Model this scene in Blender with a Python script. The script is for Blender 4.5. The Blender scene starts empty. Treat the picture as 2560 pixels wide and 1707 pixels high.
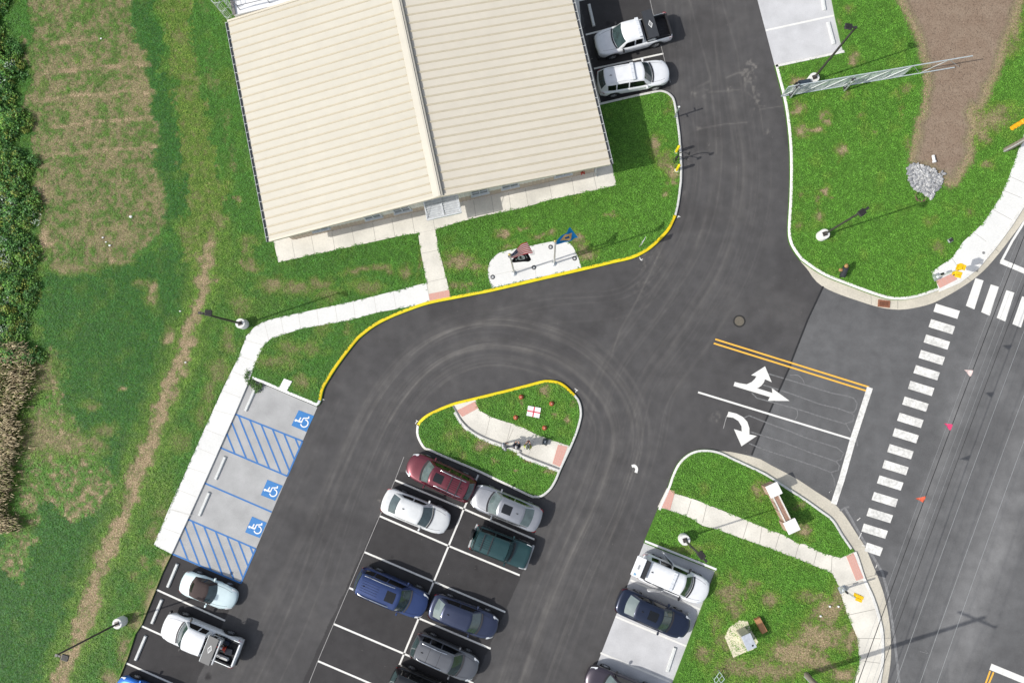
import bpy, bmesh, math, random
import numpy as np
from mathutils import Vector, Matrix, Quaternion
from mathutils.geometry import delaunay_2d_cdt
random.seed(7); rng = np.random.default_rng(7)
sc = bpy.context.scene
COL = sc.collection
R = math.radians

# ------------------------------------------------------------------ camera geometry
W_PX, H_PX, F_PX, CAM_H = 2560.0, 1707.0, 1850.0, 52.0
_n = Vector((1366-W_PX/2, -(1004-H_PX/2), -F_PX)).normalized()      # straight down, in camera space
CAM_Q = _n.rotation_difference(Vector((0, 0, -1)))
CAM_R = np.array(CAM_Q.to_matrix())

def unproject(px, py, z=0.0):
    px = np.asarray(px, float); py = np.asarray(py, float)
    d = np.stack([px-W_PX/2, -(py-H_PX/2), np.full_like(px, -F_PX)], -1) @ CAM_R.T
    t = (z-CAM_H)/d[..., 2]
    return d*t[..., None] + np.array([0, 0, CAM_H])
def P(px, py, z=0.0):
    return Vector(unproject(px, py, z))
def project(xyz):
    c = (np.asarray(xyz, float)-np.array([0, 0, CAM_H])) @ CAM_R
    return W_PX/2 - F_PX*c[..., 0]/c[..., 2], H_PX/2 + F_PX*c[..., 1]/c[..., 2]
K = 2195/700.0
def tl(ox, oy, pts):                       # coordinates read off enlarged crops of the survey photograph
    return [(ox+x/K, oy+y/K) for x, y in pts]
def t1(ox, oy, x, y): return (ox+x/K, oy+y/K)
def fv(pts): return [(x*1.0884, y*1.0884) for x, y in pts]
def w2(pts, z=0.0): return [P(x, y, z) for x, y in pts]

cam = bpy.data.cameras.new('camera'); cam.sensor_width = 36; cam.lens = F_PX/W_PX*36
cam.clip_end = 4000; cam.clip_start = 0.5
cam_o = bpy.data.objects.new('camera', cam); COL.objects.link(cam_o)
cam_o.location = (0, 0, CAM_H); cam_o.rotation_mode = 'QUATERNION'; cam_o.rotation_quaternion = CAM_Q
sc.camera = cam_o

# ------------------------------------------------------------------ light
a = P(1400, 900); b = P(1495, 869)
SH = (b-a).normalized(); ELEV = R(44)
ld = Vector((SH.x*math.cos(ELEV), SH.y*math.cos(ELEV), -math.sin(ELEV)))
sun = bpy.data.lights.new('sun', 'SUN'); sun.energy = 3.6; sun.angle = R(0.6); sun.color = (1, 0.965, 0.91)
so = bpy.data.objects.new('sun', sun); COL.objects.link(so)
so.rotation_mode = 'QUATERNION'; so.rotation_quaternion = Vector((0, 0, -1)).rotation_difference(ld)
so.location = (-30, -10, 60)
wd = bpy.data.worlds.new('World'); sc.world = wd; wd.use_nodes = True
nt = wd.node_tree; sky = nt.nodes.new('ShaderNodeTexSky'); sky.sky_type = 'NISHITA'; sky.sun_disc = False
sky.sun_elevation = ELEV; sky.sun_rotation = math.atan2(-SH.x, -SH.y); sky.air_density = 1.0; sky.dust_density = 2.0
bg = nt.nodes['Background']; hsv = nt.nodes.new('ShaderNodeHueSaturation'); hsv.inputs['Saturation'].default_value = .55; nt.links.new(sky.outputs[0], hsv.inputs['Color']); nt.links.new(hsv.outputs[0], bg.inputs[0]); bg.inputs[1].default_value = 0.165
sc.view_settings.view_transform = 'Standard'; sc.view_settings.look = 'None'; sc.view_settings.exposure = 0
sc.render.engine = 'CYCLES'
sc.cycles.max_bounces = 6

# ------------------------------------------------------------------ numpy noise
def _hash(i, j, s):
    h = (i.astype(np.int64)*374761393 + j.astype(np.int64)*668265263 + s*1442695041) & 0x7fffffff
    h = ((h ^ (h >> 13))*1274126177) & 0x7fffffff
    return ((h ^ (h >> 16)) & 0xffff)/65535.0
def vnoise(x, y, s=0):
    xi = np.floor(x); yi = np.floor(y); fx = x-xi; fy = y-yi
    fx = fx*fx*(3-2*fx); fy = fy*fy*(3-2*fy)
    i = xi.astype(np.int64); j = yi.astype(np.int64)
    a = _hash(i, j, s); b = _hash(i+1, j, s); c = _hash(i, j+1, s); d = _hash(i+1, j+1, s)
    return (a*(1-fx)+b*fx)*(1-fy) + (c*(1-fx)+d*fx)*fy
def fbm(x, y, s=0, o=4):
    v = 0; amp = .5; t = 0
    for k in range(o):
        v = v+amp*vnoise(x*2**k, y*2**k, s+k*17); t += amp; amp *= .5
    return v/t
def inpoly(px, py, poly):
    inside = np.zeros(px.shape, bool); n = len(poly)
    for i in range(n):
        x0, y0 = poly[i]; x1, y1 = poly[(i+1) % n]
        if y0 == y1: continue
        c = ((y0 > py) != (y1 > py)) & (px < (x1-x0)*(py-y0)/(y1-y0)+x0)
        inside ^= c
    return inside
def polydist(px, py, pts):
    d = np.full(px.shape, 1e9)
    for (x0, y0), (x1, y1) in zip(pts[:-1], pts[1:]):
        dx, dy = x1-x0, y1-y0; L = dx*dx+dy*dy+1e-9
        t = np.clip(((px-x0)*dx+(py-y0)*dy)/L, 0, 1)
        d = np.minimum(d, (px-x0-t*dx)**2+(py-y0-t*dy)**2)
    return np.sqrt(d)
def smooth(a, b, x):
    t = np.clip((x-a)/(b-a), 0, 1); return t*t*(3-2*t)
def resample(pts, step):
    pts = [np.array(p, float) for p in pts]; out = [pts[0]]
    for a, b in zip(pts[:-1], pts[1:]):
        n = max(1, int(np.linalg.norm(b-a)/step))
        for k in range(1, n+1): out.append(a+(b-a)*k/n)
    return out
def spline(pts, sub=6):
    p = [np.array(q, float) for q in pts]; p = [2*p[0]-p[1]]+p+[2*p[-1]-p[-2]]; o = []
    for i in range(1, len(p)-2):
        for k in range(sub):
            t = k/sub
            o.append(.5*((2*p[i])+(-p[i-1]+p[i+1])*t+(2*p[i-1]-5*p[i]+4*p[i+1]-p[i+2])*t*t+(-p[i-1]+3*p[i]-3*p[i+1]+p[i+2])*t**3))
    o.append(p[-2]); return [tuple(q) for q in o]

# ------------------------------------------------------------------ materials
def new_mat(name):
    m = bpy.data.materials.new(name); m.use_nodes = True
    return m, m.node_tree, m.node_tree.nodes['Principled BSDF']
MATS = {}
def mat(name, col, rough=.5, metal=0.0, coat=0.0, var=.12, scale=6.0, bump=0.0, bscale=40.0, spec=.5, var2=0.0, scale2=.6, emit=None):
    """surface with two octaves of procedural mottling and optional bump"""
    if name in MATS: return MATS[name]
    m, t, p = new_mat(name); N = t.nodes; Lk = t.links
    tc = N.new('ShaderNodeTexCoord'); nz = N.new('ShaderNodeTexNoise'); nz.inputs['Scale'].default_value = scale
    nz.inputs['Detail'].default_value = 6; Lk.new(tc.outputs['Object'], nz.inputs['Vector'])
    cr = N.new('ShaderNodeMapRange'); cr.inputs[1].default_value = .3; cr.inputs[2].default_value = .7
    cr.inputs[3].default_value = 1-var; cr.inputs[4].default_value = 1+var; Lk.new(nz.outputs[0], cr.inputs[0])
    last = cr.outputs[0]
    if var2:
        n2 = N.new('ShaderNodeTexNoise'); n2.inputs['Scale'].default_value = scale2; n2.inputs['Detail'].default_value = 5
        Lk.new(tc.outputs['Object'], n2.inputs['Vector'])
        c2 = N.new('ShaderNodeMapRange'); c2.inputs[1].default_value = .3; c2.inputs[2].default_value = .7
        c2.inputs[3].default_value = 1-var2; c2.inputs[4].default_value = 1+var2; Lk.new(n2.outputs[0], c2.inputs[0])
        ml = N.new('ShaderNodeMath'); ml.operation = 'MULTIPLY'; Lk.new(last, ml.inputs[0]); Lk.new(c2.outputs[0], ml.inputs[1]); last = ml.outputs[0]
    mx = N.new('ShaderNodeVectorMath'); mx.operation = 'SCALE'; mx.inputs[0].default_value = col[:3]; Lk.new(last, mx.inputs['Scale'])
    Lk.new(mx.outputs[0], p.inputs['Base Color'])
    p.inputs['Roughness'].default_value = rough; p.inputs['Metallic'].default_value = metal
    p.inputs['Coat Weight'].default_value = coat; p.inputs['Coat Roughness'].default_value = .04
    p.inputs['Specular IOR Level'].default_value = spec
    if bump:
        bn = N.new('ShaderNodeTexNoise'); bn.inputs['Scale'].default_value = bscale; bn.inputs['Detail'].default_value = 4
        Lk.new(tc.outputs['Object'], bn.inputs['Vector'])
        bp = N.new('ShaderNodeBump'); bp.inputs['Strength'].default_value = bump; bp.inputs['Distance'].default_value = .02
        Lk.new(bn.outputs[0], bp.inputs['Height']); Lk.new(bp.outputs[0], p.inputs['Normal'])
    MATS[name] = m; return m
def paint(name, col, metal=.0, rough=.3):
    return mat(name, col, rough=rough, metal=metal, coat=.8, var=.04, scale=3, var2=.03, scale2=1.2)

M_white = mat('white paint', (.74, .74, .73), .6, var=.06, scale=9)
M_mark = mat('road marking white', (.74, .73, .69), .7, var=.07, scale=14, var2=.05, scale2=2, bump=.3, bscale=90)
M_markworn = mat('worn road marking', (.68, .67, .63), .7, var=.22, scale=5.5, var2=.16, scale2=1.1, bump=.3, bscale=90)
M_ymark = mat('road marking yellow', (.80, .44, .06), .7, var=.07, scale=14)
M_blue = mat('road marking blue', (.035, .16, .42), .7, var=.10, scale=18)
M_yellow = mat('kerb paint yellow', (.82, .60, .006), .55, var=.07, scale=7, var2=.10, scale2=1.0)
M_conc = mat('concrete', (.66, .63, .555), .85, var=.06, scale=11, var2=.15, scale2=.55, bump=.15, bscale=60)
M_conc2 = mat('new concrete', (.70, .695, .665), .85, var=.05, scale=11, var2=.05, scale2=.5, bump=.12, bscale=60)
M_concg = mat('gutter concrete', (.54, .50, .41), .88, var=.09, scale=9, var2=.12, scale2=.7, bump=.2, bscale=50)
M_kerb = mat('kerb concrete', (.68, .67, .63), .85, var=.10, scale=9, var2=.10, scale2=1.1, bump=.2, bscale=50)
M_padw = mat('stall concrete', (.385, .385, .38), .88, var=.10, scale=26, var2=.12, scale2=.8, bump=.25, bscale=70)
M_padl = mat('light stall concrete', (.52, .52, .525), .88, var=.09, scale=22, var2=.10, scale2=.8, bump=.25, bscale=70)
M_joint = mat('joint', (.33, .31, .27), .9)
M_jointl = mat('hairline joint', (.52, .50, .45), .9)
M_tact = mat('tactile tile', (.60, .33, .27), .8, var=.07, scale=20)
M_tar = mat('tar', (.018, .018, .019), .6)
M_seal = mat('sealant', (.16, .16, .16), .8, var=.3, scale=8)
M_black = mat('black plastic', (.018, .018, .02), .5)
M_dark = mat('dark metal', (.045, .043, .042), .45, metal=.3)
M_bronze = mat('bronze pole', (.075, .068, .062), .45, metal=.4)
M_galv = mat('galvanised', (.50, .53, .54), .4, metal=.6, var=.1, scale=12)
M_chrome = mat('chrome', (.72, .73, .75), .18, metal=1.0)
M_glass = mat('car glass', (.034, .058, .060), .04, spec=.9, var=.35, scale=3.0, coat=.6)
M_glassd = mat('dark car glass', (.006, .007, .008), .05, spec=.7)
M_wglass = mat('window glass', (.20, .22, .21), .05, spec=.9, var=.1)
M_tyre = mat('tyre', (.02, .02, .021), .85)
M_rim = mat('alloy rim', (.52, .53, .55), .3, metal=.8)
M_red = mat('tail lamp', (.42, .015, .02), .15, coat=.6)
M_lamp = mat('head lamp', (.62, .64, .66), .1, coat=.8)
M_sig = mat('signal yellow', (.80, .50, .01), .45, coat=.2)
M_boll = mat('bollard yellow', (.84, .66, .005), .4, coat=.3)
M_wood = mat('pole wood', (.23, .20, .16), .9, var=.25, scale=9, bump=.4)

# ------------------------------------------------------------------ mesh builder / objects
def tag(o, label=None, cat=None, group=None, kind=None):
    if label: o['label'] = label
    if cat: o['category'] = cat
    if group: o['group'] = group
    if kind: o['kind'] = kind
    return o
def thing(name, loc, label, cat, group=None, rz=0.0):
    o = bpy.data.objects.new(name, None); COL.objects.link(o); o.location = loc; o.rotation_euler = (0, 0, rz)
    o.empty_display_size = .3
    return tag(o, label, cat, group)
def dup(o, loc=None, rz=None, parent=None, label=None):
    c = o.copy(); COL.objects.link(c)
    if parent: c.parent = parent
    for ch in list(o.children): dup(ch, parent=c)
    if loc is not None: c.location = loc
    if rz is not None: c.rotation_euler = (0, 0, rz)
    if label: c['label'] = label
    return c
class MB:
    def __init__(s): s.v = []; s.f = []; s.m = []; s.cur = 0
    def add(s, vs, fs):
        n = len(s.v); s.v += [tuple(v) for v in vs]
        for f in fs: s.f.append([n+i for i in f]); s.m.append(s.cur)
        return s
    def mtx(s, M, n0=0):
        for i in range(n0, len(s.v)): s.v[i] = tuple(M @ Vector(s.v[i]))
        return s
    def box(s, c, d, rz=0.0, M=None, taper=1.0):
        x, y, z = d[0]/2, d[1]/2, d[2]/2; t = taper
        vs = [(-x, -y, -z), (x, -y, -z), (x, y, -z), (-x, y, -z), (-x*t, -y*t, z), (x*t, -y*t, z), (x*t, y*t, z), (-x*t, y*t, z)]
        if M is None: M = Matrix.Translation(c) @ Matrix.Rotation(rz, 4, 'Z')
        else: M = Matrix.Translation(c) @ M
        return s.add([M @ Vector(v) for v in vs], [(3, 2, 1, 0), (4, 5, 6, 7), (0, 1, 5, 4), (1, 2, 6, 5), (2, 3, 7, 6), (3, 0, 4, 7)])
    def rbox(s, c, d, r=.03, rz=0.0, M=None):
        """box with chamfered top and vertical edges"""
        x, y, z = d[0]/2, d[1]/2, d[2]/2; r = min(r, x*.9, y*.9, z*.9)
        def ring(ax, ay, q): return [(-ax+q, -ay), (ax-q, -ay), (ax, -ay+q), (ax, ay-q), (ax-q, ay), (-ax+q, ay), (-ax, ay-q), (-ax, -ay+q)]
        vs = [(a, b, -z) for a, b in ring(x, y, r)]+[(a, b, z-r) for a, b in ring(x, y, r)]+[(a, b, z) for a, b in ring(x-r*.7, y-r*.7, r*.7)]
        M2 = Matrix.Translation(c) @ (M if M is not None else Matrix.Rotation(rz, 4, 'Z'))
        fs = [tuple(range(7, -1, -1)), tuple(range(16, 24))]
        for k in (0, 8):
            for i in range(8): fs.append((k+i, k+(i+1) % 8, k+8+(i+1) % 8, k+8+i))
        return s.add([M2 @ Vector(v) for v in vs], fs)
    def cyl(s, p0, p1, r0, r1=None, n=12, caps=True):
        p0 = Vector(p0); p1 = Vector(p1); r1 = r0 if r1 is None else r1
        q = Vector((0, 0, 1)).rotation_difference((p1-p0).normalized()).to_matrix() if (p1-p0).length > 1e-6 else Matrix.Identity(3)
        vs = []
        for p, r in ((p0, r0), (p1, r1)):
            for k in range(n): vs.append(p+q @ Vector((r*math.cos(2*math.pi*k/n), r*math.sin(2*math.pi*k/n), 0)))
        fs = [(k, (k+1) % n, n+(k+1) % n, n+k) for k in range(n)]
        if caps: fs += [tuple(range(n-1, -1, -1)), tuple(range(n, 2*n))]
        return s.add(vs, fs)
    def lathe(s, prof, c=(0, 0, 0), n=20, axis=None):
        vs = []; fs = []; m = len(prof); c = Vector(c)
        q = Vector((0, 0, 1)).rotation_difference(Vector(axis)).to_matrix() if axis else Matrix.Identity(3)
        for k in range(n):
            a = 2*math.pi*k/n
            for r, z in prof: vs.append(c+q @ Vector((r*math.cos(a), r*math.sin(a), z)))
        for k in range(n):
            for i in range(m-1):
                fs.append((k*m+i, ((k+1) % n)*m+i, ((k+1) % n)*m+i+1, k*m+i+1))
        fs.append(tuple(k*m+m-1 for k in range(n))); fs.append(tuple(k*m for k in range(n-1, -1, -1)))
        return s.add(vs, fs)
    def tube(s, pts, r, n=6):
        pts = [Vector(p) for p in pts]; vs = []; fs = []
        for i, p in enumerate(pts):
            d = (pts[min(i+1, len(pts)-1)]-pts[max(i-1, 0)]).normalized()
            q = Vector((0, 0, 1)).rotation_difference(d).to_matrix() if abs(d.z) > .9 else None
            if q is None:
                sx = d.cross(Vector((0, 0, 1))).normalized(); sy = sx.cross(d)
            else: sx = q @ Vector((1, 0, 0)); sy = q @ Vector((0, 1, 0))
            for k in range(n): vs.append(p+sx*(r*math.cos(2*math.pi*k/n))+sy*(r*math.sin(2*math.pi*k/n)))
        for i in range(len(pts)-1):
            for k in range(n): fs.append((i*n+k, i*n+(k+1) % n, (i+1)*n+(k+1) % n, (i+1)*n+k))
        fs += [tuple(range(n-1, -1, -1)), tuple((len(pts)-1)*n+k for k in range(n))]
        return s.add(vs, fs)
    def prism(s, poly, z0, z1):
        n = len(poly); A = sum(poly[i][0]*poly[(i+1) % n][1]-poly[(i+1) % n][0]*poly[i][1] for i in range(n))
        if A < 0: poly = poly[::-1]
        vs = [(p[0], p[1], z0) for p in poly]+[(p[0], p[1], z1) for p in poly]
        return s.add(vs, [tuple(range(n-1, -1, -1)), tuple(range(n, 2*n))]+[(i, (i+1) % n, n+(i+1) % n, n+i) for i in range(n)])
    def flat(s, poly, z):
        n = len(poly); A = sum(poly[i][0]*poly[(i+1) % n][1]-poly[(i+1) % n][0]*poly[i][1] for i in range(n))
        if A < 0: poly = poly[::-1]
        return s.add([(p[0], p[1], z) for p in poly], [tuple(range(n))])
    def strip(s, pts, w, z, off=0.0):
        """flat ribbon of width w along a ground polyline"""
        pts = [Vector((p[0], p[1])) for p in pts]; vs = []; fs = []
        for i, p in enumerate(pts):
            d = (pts[min(i+1, len(pts)-1)]-pts[max(i-1, 0)]).normalized(); nn = Vector((-d.y, d.x))
            for q in (off-w/2, off+w/2): vs.append((p.x+nn.x*q, p.y+nn.y*q, z))
        for i in range(len(pts)-1): fs.append((2*i, 2*i+2, 2*i+3, 2*i+1))
        return s.add(vs, fs)
    def profile(s, pts, prof, closed=False):
        """sweep a (offset, z) section along a ground polyline; offset grows to the left of travel"""
        pts = [Vector((p[0], p[1])) for p in pts]; vs = []; fs = []; m = len(prof); n = len(pts)
        for i, p in enumerate(pts):
            d0 = (pts[i]-pts[i-1]).normalized() if i > 0 else (pts[1]-pts[0]).normalized()
            d1 = (pts[i+1]-pts[i]).normalized() if i < n-1 else d0
            d = (d0+d1).normalized(); nn = Vector((-d.y, d.x)); k = 1/max(.5, d.dot(d0))
            for o, z in prof: vs.append((p.x+nn.x*o*k, p.y+nn.y*o*k, z))
        for i in range(n-1):
            for j in range(m-1): fs.append((i*m+j, (i+1)*m+j, (i+1)*m+j+1, i*m+j+1))
        fs += [tuple(range(m)), tuple((n-1)*m+j for j in range(m-1, -1, -1))]
        return s.add(vs, fs)
    def grid(s, fn, nu, nv, flip=False):
        vs = [fn(i/nu, j/nv) for i in range(nu+1) for j in range(nv+1)]; w = nv+1
        fs = [((i*w+j), (i+1)*w+j, (i+1)*w+j+1, i*w+j+1) for i in range(nu) for j in range(nv)]
        if flip: fs = [f[::-1] for f in fs]
        return s.add(vs, fs)
    def ball(s, c, r, n=12, m=8, sc3=(1, 1, 1)):
        prof = [(max(1e-4, r*math.sin(math.pi*k/m)), -r*math.cos(math.pi*k/m)) for k in range(m+1)]
        n0 = len(s.v); s.lathe(prof, (0, 0, 0), n)
        for i in range(n0, len(s.v)):
            v = s.v[i]; s.v[i] = (c[0]+v[0]*sc3[0], c[1]+v[1]*sc3[1], c[2]+v[2]*sc3[2])
        return s
    def build(s, name, mats, parent=None, smooth=None, sub=0, local=False, bevel=0.0):
        me = bpy.data.meshes.new(name); V = s.v
        if parent is not None and not local:
            o = Vector((0, 0, 0)); q = parent
            while q is not None: o = o+q.location; q = q.parent
            V = [(v[0]-o.x, v[1]-o.y, v[2]-o.z) for v in V]
        me.from_pydata(V, [], s.f)
        for m in (mats if isinstance(mats, (list, tuple)) else [mats]): me.materials.append(m)
        me.polygons.foreach_set('material_index', s.m)
        me.update()
        if smooth is not None:
            me.polygons.foreach_set('use_smooth', [True]*len(me.polygons))
            if smooth < 180: me.set_sharp_from_angle(angle=R(smooth))
        o = bpy.data.objects.new(name, me); COL.objects.link(o)
        if parent is not None: o.parent = parent
        if sub:
            md = o.modifiers.new('subdivision', 'SUBSURF'); md.levels = sub; md.render_levels = sub
        if bevel:
            md = o.modifiers.new('bevel', 'BEVEL'); md.width = bevel; md.segments = 2; md.limit_method = 'ANGLE'
        return o
def struct(o, label=None): return tag(o, label, None, None, 'structure')
# ================================================================== layout, in survey pixel coordinates
Z_LAWN, Z_WALK, Z_KERB, Z_PAD, Z_MARK = .12, .135, .15, .010, .016
kerb_west_white = tl(1300, 0, [(612, 812), (850, 757), (1000, 725), (1095, 708), (1155, 722), (1203, 763), (1222, 820), (1238, 920), (1255, 1040), (1266, 1180), (1272, 1300), (1270, 1420)]) + \
    tl(1200, 400, [(1580, 200), (1562, 340), (1540, 440)])
kerb_west_yellow = tl(1200, 400, [(1540, 440), (1490, 545), (1430, 615), (1350, 690), (1270, 742), (1180, 780), (1050, 810), (900, 846), (800, 870), (440, 953), (92, 1034)]) + \
    tl(600, 400, [(1860, 1056), (1660, 1095), (1480, 1132), (1330, 1182), (1180, 1242), (1060, 1305), (960, 1380)]) + \
    [(891, 855), (868.8, 883), (843.7, 917), (824, 947.5), (810, 972.6), (803.4, 1001.5)]
kerb_west_end = tl(600, 800, [(638, 632), (622, 662), (600, 676), (560, 656), (400, 590), (250, 525), (95, 462)])
walk_r = tl(0, 800, [(1945, 490), (1840, 735), (1600, 1275), (1480, 1540)]) + tl(0, 1207, [(1345, 555)])
field_r = tl(0, 1207, [(1335, 575), (1270, 710), (1215, 850), (1170, 960), (1110, 1110), (1060, 1185), (1000, 1370), (920, 1568)]) + [(255, 1800)]
kw_white = spline(kerb_west_white, 4); kw_yel = spline(kerb_west_yellow, 4)
lawn_west = kw_white+kw_yel[1:]+kerb_west_end[1:]+walk_r+field_r+[(-700, 1800), (-700, -500), (1200, -500), (1480, 200)]
east_kerb_a = tl(1860, 0, [(780, 397), (240, 512)])
east_kerb_b = spline(tl(1860, 0, [(240, 512), (262, 600), (298, 740), (325, 880), (345, 1040), (356, 1200), (358, 1400)]) +
    tl(1860, 400, [(352, 330), (345, 450), (341, 560), (352, 640), (385, 710), (440, 785)]), 4)
east_kerb_in = spline(tl(1860, 400, [(440, 785), (530, 850), (640, 915), (830, 990), (1050, 1070), (1180, 1097), (1340, 1083), (1530, 1022)]), 4)
east_gut_out = spline(tl(1860, 400, [(440, 790), (500, 860), (560, 945), (640, 1005), (760, 1057), (900, 1105), (1050, 1152), (1160, 1170), (1250, 1172), (1360, 1155), (1480, 1122), (1600, 1062), (1700, 1003), (1800, 935), (1900, 848), (2000, 732), (2100, 602), (2195, 470)]) + [(2640, 425), (2710, 280)], 4)
walk_ne_in = tl(1860, 400, [(1530, 1022), (1690, 952), (1830, 845), (1960, 690), (2090, 515), (2195, 350)]) + [(2640, 375), (2710, 240)]
lawn_east = tl(1860, 0, [(650, -160), (690, 0), (715, 130), (760, 330), (780, 397)]) + [east_kerb_a[1]] + east_kerb_b + east_kerb_in[1:] + walk_ne_in[1:] + [(3100, 100), (3100, -400), (2040, -400)]
pad_east = tl(1860, 0, [(240, 512), (105, 0), (60, -170), (650, -160), (690, 0), (715, 130), (760, 330), (780, 397)])
se_kerb = spline(tl(1200, 800, [(1395, 1480), (1470, 1312), (1500, 1225), (1545, 1130), (1610, 1060), (1690, 1020), (1780, 1012), (1880, 1030), (1990, 1080), (2195, 1175)]) +
    tl(1860, 800, [(200, 1215), (330, 1300), (470, 1390), (600, 1482), (700, 1560)]) + tl(1860, 1207, [(780, 410), (870, 540)]), 4)
se_gut_in = spline(tl(1200, 800, [(1880, 1030), (1990, 1080), (2195, 1175)]) + tl(1860, 800, [(200, 1215), (330, 1300), (470, 1390), (600, 1482), (700, 1560)]) +
    tl(1860, 1207, [(780, 410), (870, 540), (940, 745), (1010, 900), (1060, 1060), (1085, 1200), (1085, 1400), (1060, 1568)]) + [(2180, 1800)], 4)
se_gut_out = spline(tl(1200, 800, [(1870, 1024), (2000, 1038), (2195, 1088)]) + tl(1860, 800, [(200, 1130), (400, 1235), (560, 1340), (700, 1432), (790, 1530)]) +
    tl(1860, 1207, [(880, 392), (950, 500), (1010, 640), (1060, 760), (1105, 900), (1140, 1080), (1153, 1250), (1150, 1400), (1125, 1568)]) + [(2203, 1800)], 4)
pad_se = tl(1200, 1207, [(1285, 470), (1845, 690), (1510, 1568), (1430, 1780), (795, 1750), (860, 1568)])
se_left = tl(1200, 1207, [(1510, 1568), (1845, 690), (1285, 470), (1295, 440)])
lawn_se = [(1660, 1800)] + se_left + se_kerb + se_gut_in[len(se_gut_in)//2:]
_i = min(range(len(se_gut_in)), key=lambda k: (se_gut_in[k][0]-se_kerb[-1][0])**2+(se_gut_in[k][1]-se_kerb[-1][1])**2)
lawn_se = [(1660, 1800)] + se_left + se_kerb + se_gut_in[_i+1:]
isl_yel = spline(tl(600, 800, [(1385, 818), (1425, 768), (1500, 718), (1660, 650), (1850, 602), (2195, 517)]) + tl(1200, 800, [(480, 473), (540, 468), (590, 473), (640, 489), (690, 525), (748, 582)]), 4)
isl_wht = spline(tl(1200, 800, [(748, 582), (776, 620), (795, 670), (801, 740), (790, 800), (770, 870), (722, 990), (640, 1165), (600, 1260), (555, 1332), (490, 1384), (430, 1392), (370, 1375), (0, 1198)]) + tl(600, 800, [(1600, 1078), (1490, 1028), (1440, 1008), (1402, 950), (1382, 890), (1385, 818)]), 4)
lawn_isl = isl_yel+isl_wht[1:-1]
pad_acc = tl(0, 800, [(1945, 490)]) + tl(600, 800, [(110, 475), (250, 530), (400, 595), (560, 662), (606, 684)]) + tl(0, 1207, [(1890, 785), (1345, 555)]) + [walk_r[2], walk_r[1]]

walk_w = tl(0, 1207, [(1205, 485), (1265, 340), (1410, 0)]) + tl(0, 800, [(1300, 1568), (1390, 1340), (1480, 1130), (1600, 860), (1750, 530), (1870, 290), (1900, 210), (1930, 130)]) + \
    tl(600, 400, [(40, 1390), (110, 1312), (185, 1265), (320, 1230), (480, 1195), (750, 1138), (1040, 1070), (1460, 962), (1490, 1112), (1330, 1150), (1070, 1196), (860, 1256), (480, 1322), (340, 1368), (230, 1410), (188, 1452), (130, 1568)]) + walk_r
walk_ent = tl(600, 400, [(1395, 568), (1530, 543), (1558, 700), (1618, 930), (1655, 1088), (1488, 1115), (1462, 962), (1412, 690)])
apron = tl(600, 400, [(240, 560), (262, 640), (300, 802), (600, 737), (1000, 652), (1220, 602), (1400, 572), (1530, 545), (1700, 492), (1900, 440), (2195, 382)]) + tl(1300, 0, [(260, 1560), (600, 1490), (756, 1452), (700, 1200)])
flagpad = spline(tl(1200, 400, [(92, 1004), (66, 920), (62, 850), (85, 788), (135, 738), (200, 713), (400, 672), (610, 630), (670, 634), (720, 670), (760, 740), (780, 795), (795, 845)]), 3) + tl(1200, 400, [(440, 925)])
isl_path = spline(tl(600, 800, [(1845, 622), (1868, 690), (1900, 720), (2000, 770), (2195, 832)]) + tl(1200, 800, [(440, 895), (600, 952), (700, 985)]), 3) + tl(1200, 800, [(715, 985), (640, 1160), (600, 1160), (330, 1048), (0, 918)]) + tl(600, 800, [(1790, 832), (1725, 760), (1690, 705), (1662, 660)])
walk_se = spline(tl(1200, 1207, [(1468, 40), (1530, 82), (1700, 135), (2195, 335)]), 2) + tl(1860, 1207, [(210, 372), (300, 400), (420, 472), (480, 480), (600, 542), (720, 577), (760, 587), (850, 545)]) + \
    tl(1860, 1207, [(870, 540), (940, 745), (1010, 900), (1060, 1060), (1085, 1200), (1085, 1400), (1060, 1568)]) + [(2180, 1800), (2115, 1800)] + tl(1860, 1207, [(870, 1568), (905, 1420), (900, 1330), (890, 1210), (810, 1030), (760, 870), (740, 800), (690, 705), (440, 602), (200, 510), (0, 440)]) + \
    tl(1200, 1207, [(1880, 370), (1740, 332), (1650, 272), (1480, 212), (1395, 188)])
walk_ne = tl(1860, 400, [(1530, 1022), (1500, 930), (1470, 875), (1630, 770), (1720, 640), (1870, 500), (1940, 400), (2010, 290), (2080, 130), (2125, 0)]) + tl(1860, 0, [(2195, 1060)]) + [(2700, 60), (2710, 240), (2640, 375)] + tl(1860, 400, [(2195, 350), (2090, 515), (1960, 690), (1830, 845), (1690, 952)])
strip_bld = tl(1300, 0, [(380, -200), (445, -200), (480, 200), (632, 800), (600, 815), (560, 700)])

# ------------------------------------------------------------------ vegetation map (survey pixels -> dryness, tone)
brown_poly = fv([(75, -60), (310, -60), (330, 0), (325, 60), (345, 200), (375, 330), (385, 450), (375, 520), (300, 600), (180, 610), (110, 620), (95, 500), (70, 330), (60, 150)])
dark_strip = tl(0, 0, [(1040, -100), (1235, -100), (1180, 120), (1290, 300), (1260, 560), (1330, 700), (1390, 1000), (1440, 1300), (1480, 1568)]) + tl(0, 400, [(1440, 420), (1330, 620), (1290, 500), (1270, 200)]) + tl(0, 0, [(1250, 1400), (1230, 1100), (1190, 800), (1140, 600), (1090, 350), (1050, 200)])
dark_field = fv([(105, 620), (180, 615), (300, 605), (380, 560), (440, 600), (430, 700), (400, 800), (370, 890), (310, 1060), (230, 1250), (130, 1440), (60, 1600), (-60, 1600), (-60, 1250), (60, 1150), (150, 1010), (110, 850), (90, 700)])
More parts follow.
